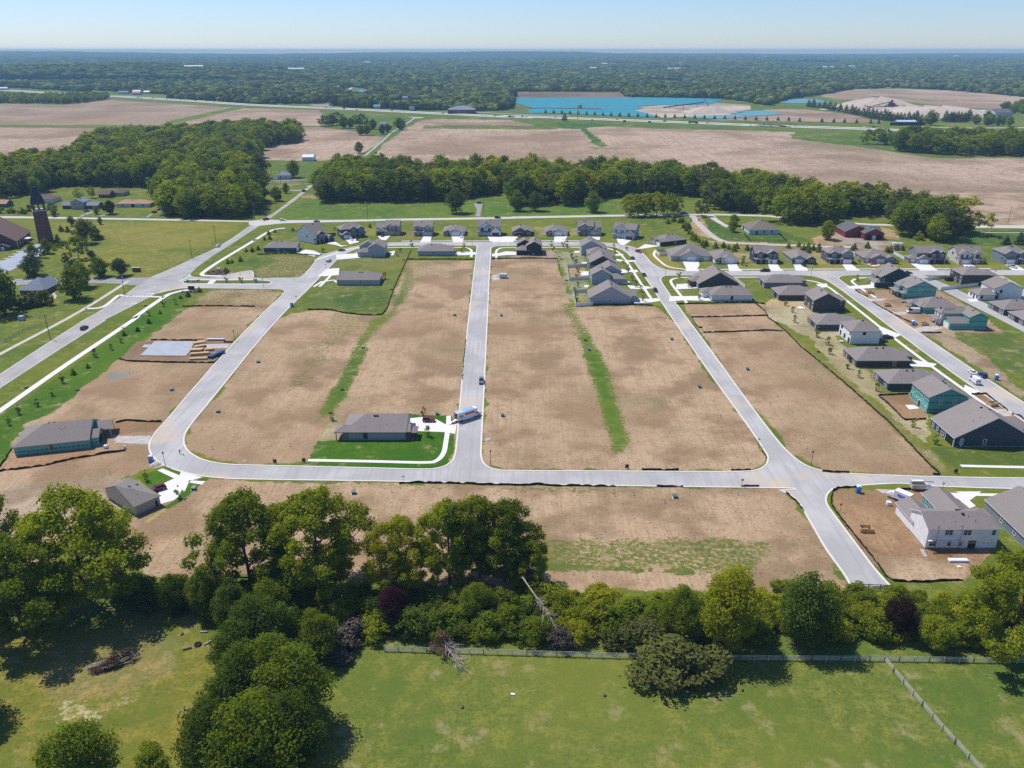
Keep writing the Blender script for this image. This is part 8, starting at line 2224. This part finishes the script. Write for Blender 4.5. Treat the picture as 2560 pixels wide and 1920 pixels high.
for s in ("c0 950,1330", "c0 1838,1115", "c1 2105,1075", "c1 1175,1490", "c2 345,1500", "c2 1050,1512", "c2 1318,1580", "c2 1955,1515", "c2 1375,270", "c2 1800,840", "c2 1745,705", "c3 80,660", "c3 15,715", "c3 305,1020", "c3 335,1110", "c3 690,1545", "b1 1665,1210", "b1 290,1215", "c0 1355,635", "c1 295,1090"):
    p = W(s)[0]
    t = thing('utility_pedestal', 'thin green utility marker standing on a bare lot', 'utility marker', (p[0], p[1], 0), 0, 'utility markers on the bare lots')
    obj('post', MB().cyl((0, 0, -.05), (0, 0, 1.3), .09, .08), UCYAN, t)
    obj('foot', MB().box(-.3, -.2, 0, .3, .2, .12), UCYAN, t)
for s, lb in (("c1 165,1240", 'dark lot sign on the north side of the bottom street'), ("c1 415,1232", 'black inlet cover standing at the kerb beside the lawn'), ("c2 993,1285", 'black inlet cover standing at the north kerb in mid street'), ("c3 1620,1325", 'black inlet cover at the end of the eastern pavement')):
    p = W(s)[0]
    t = thing('site_board', lb, 'sign', (p[0], p[1], 0))
    obj('board', MB().box(-.55, -.06, .25, .55, .06, 1.5), mat('dark_board', (.03, .035, .045), .6), t)
    for x in (-.45, .45):
        obj('leg', MB().box(x - .04, -.04, -.05, x + .04, .04, .25), METALD, t)
for s in ("c1 925,245", "c1 745,605", "c2 635,178", "c2 662,255", "b1 1170,982", "b1 1275,728", "c0 228,588", "c0 670,608", "b0 1258,1122", "b2 470,905", "c3 437,278", "q3 1198,818"):
    p = W(s)[0]
    t = thing('drain_inlet', 'small black drain inlet basket set in the grass', 'drain', (p[0], p[1], 0), 0, 'drain inlets in the grass')
    obj('basket', MB().cyl((0, 0, -.05), (0, 0, .35), .75, .7, 10), SILT, t)
    obj('grate', MB().cyl((0, 0, .35), (0, 0, .38), .55, .55, 10), METALD, t)

# ---- timber dumpsters, slab and lumber
for s, lb, rz in (("w7 300,945", 'wooden dumpster with white scraps beside the street stub', -4), ("b3 880,1016", 'wooden dumpster in front of the farthest wrapped house', 4), ("b3 1028,1124", 'wooden dumpster on the lot before the white van', 4), ("b3 1348,1286", 'wooden dumpster beside the far blue toilet', 4), ("c3 1935,738", 'wooden dumpster by the wrapped house on the far street', 15)):
    p = W(s)[0]
    t = thing('timber_dumpster', lb, 'dumpster', (p[0], p[1], 0), math.radians(rz))
    for x in (-1, 1):
        obj('side_board', MB().box(x * 1.6 - .05, -1.15, -.02, x * 1.6 + .05, 1.15, 1.25), WOODM, t)
        obj('end_board', MB().box(-1.55, x * 1.1 - .05, -.02, 1.55, x * 1.1 + .05, 1.22), WOODM, t)
        for y_ in (-.7, .7):
            obj('batten', MB().box(x * 1.69 - .04, y_ - .05, 0, x * 1.69 + .04, y_ + .05, 1.2), WOODM, t)
    obj('floor', MB().box(-1.55, -1.05, 0, 1.55, 1.05, .1), WOODM, t)
    r_ = random.Random(s)
    for k in range(5):
        o = obj('scrap', MB().box(-.5, -.12, 0, .5, .12, .12), r_.choice([WHITEP, WOODM, TRIMG]), t, (r_.uniform(-.8, .8), r_.uniform(-.6, .6), .12 + k * .13), r_.uniform(0, 3))
SLABC = mat('slab_concrete', (.36, .38, .41), .85, .12, .25)
t = thing('house_slab', 'grey concrete house slab ready for framing', 'slab', W("w8 490,482")[0] + (0,))
o0 = W("w8 490,482")[0]
loc_ = lambda q: [(x - o0[0], y - o0[1]) for x, y in W(q)]
obj('main_pour', MB().prism(loc_("w8 490,482 1280,490 1350,410 1430,240 1075,238 740,236"), -.05, .28), SLABC, t)
obj('patio_pour', MB().prism(loc_("w8 515,340 640,345 705,292 560,292"), -.05, .2), SLABC, t)
obj('porch_pour', MB().prism(loc_("w8 1285,490 1300,440 1355,395 1300,385 1240,430"), -.05, .22), SLABC, t)
R_ = random.Random(21)
STK = [("w8 1500,190", 'stack of boards behind the house slab', 3, 1.2, .5, 10, 10), ("w8 1500,260", 'flat stack of yellow boards beside the slab', 4.5, 2.4, .6, 25, 5), ("w8 1530,330", 'bundle of roof trusses leaning by the slab', 4.2, 2, .9, 30, 9), ("w8 1470,395", 'wide stack of roof trusses beside the slab', 5, 2.6, 1.0, 8, 8), ("w8 1520,465", 'long stack of lumber below the slab', 7.5, 2.0, 1.1, 12, 9),
       ("w8 1500,540", 'untidy lumber pile at the silt fence', 7, 1.6, .7, 8, 6), ("w8 1680,390", 'row of short trusses by the gravel pad', 3.4, 2.0, 1.0, 20, 9), ("w8 1740,480", 'yellow lumber bundle beside the wrapped one', 1.4, 5.5, .8, -24, 6), ("w8 1800,215", 'white topped stack of boards near the street lamp', 7.5, 1.2, .9, 0, 5)]
for s, lb, lx, ly, hz_, rz, nl in STK:
    p = W(s)[0]
    t = thing('lumber_stack', lb, 'lumber', (p[0], p[1], 0), math.radians(rz))
    for z in range(nl):
        w2 = ly * R_.uniform(.85, 1)
        for k in range(3):
            y0 = -w2 / 2 + k * w2 / 3
            obj('plank', MB().box(-lx / 2 + R_.uniform(-.3, .3), y0, hz_ * z / nl, lx / 2 + R_.uniform(-.3, .3), y0 + w2 / 3 - .05, hz_ * (z + .85) / nl), WOODM if 'white' not in lb or z < nl - 1 else WHITEP, t)
p = W("w8 1810,480")[0]
t = thing('wrapped_lumber', 'lumber bundle wrapped in dark blue sheeting at the kerb', 'lumber', (p[0], p[1], 0), math.radians(-24))
obj('wrap', MB().box(-.9, -4, .1, .9, 4, 1.3), mat('blue_wrap', (.035, .09, .19), .4, .3, .8), t)
for y_ in (-3, 0, 3):
    obj('bearer', MB().box(-.9, y_ - .1, 0, .9, y_ + .1, .1), WOODM, t)
for s, lb, lx, ly, h_, m_ in (("w5 1832,830", 'white wrapped pallet in front of the wrapped ranch', 1.1, 1.1, 1.0, WHITEP), ("w7 700,500", 'white wrapped pallet beside the box van', 1.2, 1.2, 1.1, WHITEP), ("w3 1215,1440", 'white bundle of siding behind the house being sided', 4.8, 1.2, .6, VINYL), ("w3 1232,1530", 'small white scrap behind the siding bundle', .9, .7, .3, WHITEP),
                              ("w3 705,1320", 'grey sheet lying at the corner of the house being sided', 1.0, 3.4, .08, TRIMG), ("d2 5,1235", 'small white scrap lying in the pasture', .8, .5, .15, WHITEP), ("r5 380,1110", 'small pale shed beside the wire fence', 2.4, 2.0, 2.2, S['lblue']), ("q8 1130,800", 'white patio furniture behind the white two-storey house', 1.6, 1.0, .7, WHITEP),
                              ("q7 900,980", 'dark patio furniture in the white fenced yard', 3.2, 2.4, 2.2, METALD), ("q7 660,955", 'white bench in the white fenced yard', 4, .7, .8, WHITEP), ("w5 2165,840", 'white utility cabinet beside the silt fence', .6, .5, 1.0, WHITEP)):
    p = W(s)[0]
    t = thing('pallet' if 'pallet' in lb else ('shed' if 'shed' in lb else ('patio_furniture' if 'patio' in lb or 'bench' in lb else 'bundle')), lb, 'shed' if 'shed' in lb else ('furniture' if 'patio' in lb or 'bench' in lb else 'building material'), (p[0], p[1], 0), random.Random(s).uniform(-.2, .2))
    obj('load', MB().loft([[(-lx / 2, -ly / 2, .08), (lx / 2, -ly / 2, .08), (lx / 2, ly / 2, .08), (-lx / 2, ly / 2, .08)], [(-lx / 2, -ly / 2, h_ * .92), (lx / 2, -ly / 2, h_ * .92), (lx / 2, ly / 2, h_ * .92), (-lx / 2, ly / 2, h_ * .92)], [(-lx * .44, -ly * .44, h_ + .02), (lx * .44, -ly * .44, h_ + .02), (lx * .44, ly * .44, h_ + .02), (-lx * .44, ly * .44, h_ + .02)]]), m_, t)
    for x in (-.35, .35):
        obj('bearer', MB().box(x * lx - .06, -ly / 2, -.02, x * lx + .06, ly / 2, .08), WOODM, t)
# scaffold on the house being sided
A_, B_ = W("w3 722,1254 1762,1246")
t = thing('scaffold', 'pump-jack scaffold with plank along the rear wall of the house being sided', 'scaffold', (A_[0], A_[1] - 1.0, 0))
wd = B_[0] - A_[0]
for u in (.10, .43):
    obj('pole', MB().box(wd * u - .06, -.06, -.1, wd * u + .06, .06, 7.4), POLEW, t)
    obj('brace', MB().box(wd * u - .03, 0, 6.9, wd * u + .03, .95, 7.0), METALD, t)
obj('plank', MB().box(-.2, -.25, 3.0, wd * .5, .3, 3.1), mat('scaffold_plank', (.66, .66, .66), .5), t)
obj('guard_rail', MB().box(0, -.4, 2.6, wd * .92, -.33, 2.7), WOODM, t)
# street barricade at the end of the stub
A_, B_ = W("d3 510,628 712,636")
t = thing('barricade', 'dark rail barricade across the end of the street stub', 'barricade', (A_[0], A_[1], 0), math.atan2(B_[1] - A_[1], B_[0] - A_[0]))
wd = math.hypot(B_[0] - A_[0], B_[1] - A_[1])
for k in range(4):
    obj('post', MB().box(wd * k / 3 - .08, -.08, -.1, wd * k / 3 + .08, .08, 1.6), mat('rusty_brown', (.09, .055, .04), .8, .2, 1), t)
for z in (.5, .95, 1.4):
    obj('rail', MB().box(-.3, -.13, z, wd + .3, -.08, z + .18), MATS['rusty_brown'], t)
# entrance monuments, church sign, stones
for s, lb, m_, w2 in (("r3 1480,445", 'stone entrance monument in the northern flower bed', OLDC, .8), ("r3 1100,690", 'dark entrance sign wall in the southern flower bed', TRIMD, 1.6), ("r3 345,440", 'low red brick church sign on the lawn', S['brick'], 2.3), ("b2 1543,385", 'stone gate pillar on the west side of the gravel drive', OLDC, .6), ("b2 1612,388", 'stone gate pillar on the east side of the gravel drive', OLDC, .6)):
    p = W(s)[0]
    t = thing('entrance_monument' if 'pillar' not in lb else 'gate_pillar', lb, 'monument', (p[0], p[1], 0))
    obj('wall', MB().box(-w2, -.4, -.05, w2, .4, 2.2 if 'brick' not in lb else 2.4), m_, t)
    obj('cap', MB().box(-w2 - .12, -.5, 2.2 if 'brick' not in lb else 2.4, w2 + .12, .5, 2.4 if 'brick' not in lb else 2.65), CONC, t)
for s in ("r3 1290,460 1380,420 1530,410 1620,450 1560,490 1360,490", "r3 920,720 1030,690 1180,690 1250,700 1170,740 960,735"):
    struct('planting_bed', tess([W(s)], .05), MULCH)
for s in W("r3 1330,450 1400,440 1450,470 1550,440 1580,465 980,715 1090,720 1150,715 1000,580 1050,575 1130,580 1180,575 1200,565"):
    tree('bedding_shrub', 'low yellow-green shrub in the entrance flower beds', s, R_.uniform(.7, 1.2), 'midbush', R_.choice([BRIGHT, OLIVE, MAROON, YGREEN]), 1.4, 'entrance bed shrubs', cat='shrub')
for s, lb, r0 in (("c0 1345,1250", 'grey gravel heap beside the loop corner toilet', 1.8), ("c1 2010,1035", 'pale dirt heap at the kerb opposite the moving truck', 1.2), ("c0 2118,1218", 'pale boulder inside the loop corner', .6), ("q3 95,1120", 'grey gravel heap by the covered trailer', 1.4)):
    p = W(s)[0]
    t = thing('gravel_heap', lb, 'heap', (p[0], p[1], 0))
    rg = []
    for z, f in ((-.05, 1), (.25, .8), (.5, .45), (.62, .08)):
        rg.append([(r0 * f * math.cos(a_ * .524) * (1 + .15 * math.sin(a_ * 2.1)), r0 * f * math.sin(a_ * .524) * (1 + .1 * math.cos(a_ * 1.7)), z * r0 * .75) for a_ in range(12)])
    obj('mound', MB().loft(rg), GRAVEL, t)

# ---- gravel works beside the lake
SAND = mat('sand_and_gravel', (.50, .41, .32), .95, .12, .04)
PILES = [("a3 745,600", 55, 25, 'cone shaped sand pile at the west of the gravel works'), ("a3 940,600", 110, 42, 'tallest pale sand pile behind the conveyors'), ("a3 1180,625", 60, 22, 'low sand pile behind the crusher'), ("a3 1330,650", 100, 30, 'long sand pile in front of the crusher'), ("a3 1480,655", 120, 31, 'broad sand pile in the middle of the works'), ("a3 1600,655", 90, 26, 'sand pile at the east end of the works'),
         ("a2 1700,625", 55, 22, 'cone shaped gravel pile on the lake spit'), ("a2 1370,610", 22, 8, 'small gravel heap on the lake spit')]
for s, rw, hh, lb in PILES:
    p = W(s)[0]
    t = thing('sand_pile', lb, 'sand pile', (p[0], p[1], -.5))
    rg = []
    for f, z in ((1, 0), (.72, .36), (.42, .72), (.16, .96), (.02, 1)):
        rg.append([(rw * f * math.cos(a_ * .349) * (1 + .16 * math.sin(a_ * 1.3 + rw)), rw * .55 * f * math.sin(a_ * .349) * (1 + .1 * math.cos(a_ * 2.3)), hh * .62 * z * (1 + .06 * math.sin(a_ * 2 + z * 3))) for a_ in range(18)])
    obj('mound', MB().loft(rg), SAND, t)
RUST = mat('rusty_steel', (.10, .06, .05), .8, .3, .2)
p = W("a3 1070,612")[0]
t = thing('crusher_plant', 'dark steel crusher tower with conveyors at the gravel works', 'plant', (p[0], p[1], 0), 0, None, .6)
for x, y, h_ in ((-12, 0, 30), (-4, 2, 36), (4, 0, 26), (14, 3, 18), (24, 0, 14)):
    obj('tower', MB().box(x - 3, y - 3, 0, x + 3, y + 3, h_).box(x - 5, y - 4, h_ * .6, x + 5, y + 4, h_ * .75), RUST, t)
for x0, z0, x1, z1 in ((-8, 30, -90, 12), (-8, 24, -60, 4), (8, 20, 70, 6), (18, 14, 90, 16), (-50, 4, -100, 18)):
    d_ = Vector((x1 - x0, 0, z1 - z0)).normalized()
    n_ = Vector((-d_.z, 0, d_.x)) * 1.1
    obj('conveyor', MB().loft([[Vector((x0, y_, z0)) + n_ * s_ for y_, s_ in ((-1.5, -1), (1.5, -1), (1.5, 1), (-1.5, 1))], [Vector((x1, y_, z1)) + n_ * s_ for y_, s_ in ((-1.5, -1), (1.5, -1), (1.5, 1), (-1.5, 1))]]), RUST, t)
    obj('support', MB().cyl(((x0 + x1) / 2, 0, -.5), ((x0 + x1) / 2, 0, (z0 + z1) / 2), .6), RUST, t)
obj('hopper', MB().box(26, -4, 6, 34, 4, 14), mat('yellow_steel', (.45, .32, .05), .6), t)
p = W("a2 1715,600")[0]
t = thing('crane', 'red dragline crane on the lake spit', 'crane', (p[0], p[1], 0))
obj('cab', MB().box(-4, -3, 1, 5, 3, 7), mat('crane_red', (.30, .05, .05), .6), t)
obj('boom', MB().cyl((-2, 0, 5), (-34, 0, 44), 1.0, .6, 4), MATS['crane_red'], t)
obj('tracks', MB().box(-4, -3.5, -.5, 4, -2, 1).box(-4, 2, -.5, 4, 3.5, 1), RUST, t)
p = W("a2 1480,598")[0]
t = thing('dredge_conveyor', 'long dark conveyor on the lake spit', 'conveyor', (p[0], p[1], 0), .12)
obj('belt', MB().loft([[(-45, -1.5, 3), (-45, 1.5, 3), (-45, 1.5, 5), (-45, -1.5, 5)], [(45, -1.5, 13), (45, 1.5, 13), (45, 1.5, 15), (45, -1.5, 15)]]), RUST, t)
for x in (-30, 0, 30):
    obj('support', MB().cyl((x, 0, -.5), (x, 0, 8 + x * .11), .5), RUST, t)
for s, lb in (("a2 1865,128", 'pale water tower on the horizon east of the masts'), ("a3 508,122", 'water tower on the eastern horizon')):
    q = s.split()[1].split(',')
    x, y = 9000 * (TILES[s.split()[0]][0] + float(q[0]) / 3.45625 - 1280) / FPX, 9000
    z0 = min(66.0, float(hill_z(np.array([x]), np.array([float(y)]))[0]))
    t = thing('water_tower', lb, 'water tower', (x, y, z0 - 2))
    obj('stem', MB().cyl((0, 0, 0), (0, 0, 38), 2.5, 2, 8), WHITEP, t)
    obj('tank', MB().loft([[(r_ * math.cos(a_ * .6283), r_ * math.sin(a_ * .6283), z) for a_ in range(10)] for r_, z in ((2, 34), (8, 39), (9, 43), (7, 47), (1, 49))]), WHITEP, t)
t = thing('highway_sign', 'tall pole sign with yellow panel beside the highway', 'sign', W("a2 565,690")[0] + (0,))
obj('pole', MB().cyl((0, 0, -.5), (0, 0, 24), .5), TRIMG, t)
obj('panel', MB().box(1, -.4, 20, 8, .4, 26), mat('sign_yellow', (.70, .42, .05), .6), t)
t = thing('gantry_sign', 'green highway gantry sign at the west end of the highway', 'sign', W("a0 597,452")[0] + (0,))
obj('post', MB().box(-.3, -.3, -.5, .3, .3, 10), TRIMG, t)
obj('panel', MB().box(-6, -.3, 8, 6, .3, 14), MATS['sign_green'], t)

# ------------------------------------------------------------------ people
SKINM = mat('skin', (.42, .26, .19), .6, .05, 4)
HAIR = mat('hair', (.05, .035, .025), .8, .1, 6)


def person(label, p, heading, shirt, legs, stride=.25, arms=.15):
    """One continuous body grown over a skeleton, dressed by height."""
    V = {'hip': (0, 0, .95), 'waist': (0, .01, 1.12), 'chest': (0, .02, 1.34), 'neck': (0, .02, 1.5), 'chin': (0, .03, 1.57), 'head': (0, .03, 1.67), 'top': (0, .02, 1.755)}
    E_ = [('hip', 'waist'), ('waist', 'chest'), ('chest', 'neck'), ('neck', 'chin'), ('chin', 'head'), ('head', 'top')]
    R0 = {'hip': .155, 'waist': .135, 'chest': .16, 'neck': .058, 'chin': .075, 'head': .10, 'top': .06}
    for s_, n in ((-1, 'l'), (1, 'r')):
        f = stride * s_
        V.update({n + 'th': (s_ * .10, 0, .90), n + 'kn': (s_ * .10, f * .55 + .03, .50), n + 'an': (s_ * .10, f, .09), n + 'to': (s_ * .11, f + .15, .045), n + 'sh': (s_ * .19, 0, 1.43), n + 'el': (s_ * .25, -f * .5, 1.14), n + 'wr': (s_ * .26, -f + arms, .90), n + 'ha': (s_ * .26, -f + arms + .06, .80)})
        R0.update({n + 'th': .088, n + 'kn': .06, n + 'an': .042, n + 'to': .038, n + 'sh': .065, n + 'el': .045, n + 'wr': .032, n + 'ha': .036})
        E_ += [('hip', n + 'th'), (n + 'th', n + 'kn'), (n + 'kn', n + 'an'), (n + 'an', n + 'to'), ('chest', n + 'sh'), (n + 'sh', n + 'el'), (n + 'el', n + 'wr'), (n + 'wr', n + 'ha')]
    ks = list(V)
    me = bpy.data.meshes.new('body')
    me.from_pydata([V[k] for k in ks], [(ks.index(a_), ks.index(b_)) for a_, b_ in E_], [])
    tmp = bpy.data.objects.new('skeleton', me)
    C.objects.link(tmp)
    tmp.modifiers.new('skin', 'SKIN')
    for i, k in enumerate(ks):
        me.skin_vertices[0].data[i].radius = (R0[k], R0[k] * (.8 if k in ('hip', 'waist', 'chest') else 1))
        me.skin_vertices[0].data[i].use_root = k == 'hip'
    sb = tmp.modifiers.new('smooth', 'SUBSURF')
    sb.levels = sb.render_levels = 1
    dg = bpy.context.evaluated_depsgraph_get()
    bme = bpy.data.meshes.new_from_object(tmp.evaluated_get(dg))
    bpy.data.objects.remove(tmp)
    bme.materials.clear()
    for m_ in (SKINM, shirt, legs, HAIR, TRIMD):
        bme.materials.append(m_)
    for f in bme.polygons:
        c_ = f.center
        f.use_smooth = True
        f.material_index = 4 if c_.z < .10 else 2 if c_.z < .98 and abs(c_.x) < .22 else 3 if c_.z > 1.70 or (c_.z > 1.6 and c_.y < 0) else 0 if c_.z > 1.49 or c_.z < 1.15 and abs(c_.x) > .2 else 1
    t = thing('person', label, 'person', (p[0], p[1], .03), -math.radians(heading))
    obj('body', bme, None, t)
    for x in (-1, 1):
        obj('eye', MB().box(x * .035 - .012, .12, 1.665, x * .035 + .012, .135, 1.68), TRIMD, t)
    obj('nose', MB().loft([[(-.012, .12, 1.63), (.012, .12, 1.63), (.0, .12, 1.66)], [(-.008, .15, 1.63), (.008, .15, 1.63), (0, .14, 1.65)]]), SKINM, t)
    return t


cl = lambda n, c_: mat(n, c_, .9, .1, 3)
person('person in dark clothes walking a dog on the loop street', W('c0 1557,1160')[0], 170, cl('dark_cloth', (.03, .03, .045)), cl('black_cloth', (.015, .015, .018)))
person('person in pale shirt standing beside the truck ramp', W('w1 430,1130')[0], 100, cl('pale_cloth', (.45, .52, .52)), cl('grey_cloth', (.12, .12, .13)), .06)
person('person in red and white at the rear corner of the moving truck', W('w1 690,1165')[0], -60, cl('red_cloth', (.45, .03, .05)), cl('navy_cloth', (.02, .025, .07)), .12)
person('person in pink shirt walking on the county footpath', W('r5 1700,752')[0], 60, cl('pink_cloth', (.60, .25, .30)), MATS['navy_cloth'])


def dog(label, p, heading, m_):
    V = [(0, -.32, .48), (0, -.05, .47), (0, .26, .50), (0, .40, .64), (0, .50, .70), (0, .66, .67), (0, -.52, .55)]
    E_ = [(0, 1), (1, 2), (2, 3), (3, 4), (4, 5), (0, 6)]
    R0 = [.12, .125, .145, .085, .085, .04, .028]
    for s_ in (-1, 1):
        n = len(V)
        V += [(s_ * .08, .27, .34), (s_ * .08, .25, .17), (s_ * .08, .27, .03)]
        E_ += [(2, n), (n, n + 1), (n + 1, n + 2)]
        n = len(V)
        V += [(s_ * .08, -.24, .32), (s_ * .08, -.42, .20), (s_ * .08, -.38, .03)]
        E_ += [(0, n), (n, n + 1), (n + 1, n + 2)]
        R0 += [.055, .035, .035, .075, .035, .035]
    me = bpy.data.meshes.new('body')
    me.from_pydata(V, E_, [])
    tmp = bpy.data.objects.new('skeleton', me)
    C.objects.link(tmp)
    tmp.modifiers.new('skin', 'SKIN')
    for i, r_ in enumerate(R0):
        me.skin_vertices[0].data[i].radius = (r_, r_)
        me.skin_vertices[0].data[i].use_root = i == 1
    sb = tmp.modifiers.new('smooth', 'SUBSURF')
    sb.levels = 1
    bme = bpy.data.meshes.new_from_object(tmp.evaluated_get(bpy.context.evaluated_depsgraph_get()))
    bpy.data.objects.remove(tmp)
    bme.materials.clear()
    t = thing('dog', label, 'dog', (p[0], p[1], .03), -math.radians(heading))
    obj('body', bme, m_, t)
    for s_ in (-1, 1):
        obj('ear', MB().loft([[(s_ * .05, .44, .76), (s_ * .08, .44, .74), (s_ * .07, .48, .75)], [(s_ * .09, .46, .68), (s_ * .10, .46, .67), (s_ * .10, .48, .67)]]), BARK, t)


dog('pale dog walking beside the person on the loop street', W('c0 1585,1168')[0], 150, mat('dog_fur', (.45, .36, .24), .9, .15, 4))
# ------------------------------------------------------------------ haze
hz = MB().box(-15500, -400, -2.5, 15500, 16000, 127)
m = bpy.data.materials.new('haze')
m.use_nodes = True
nt = m.node_tree
nt.nodes.clear()
out = nt.nodes.new('ShaderNodeOutputMaterial')
pv = nt.nodes.new('ShaderNodeVolumePrincipled')
pv.inputs['Color'].default_value = (.44, .76, 1.0, 1)
pv.inputs['Density'].default_value = 9e-5
pv.inputs['Anisotropy'].default_value = 0.0
nt.links.new(pv.outputs[0], out.inputs['Volume'])
tag(obj('haze', hz, m), 'thin blue haze over the far country', 'haze', None, 'stuff')
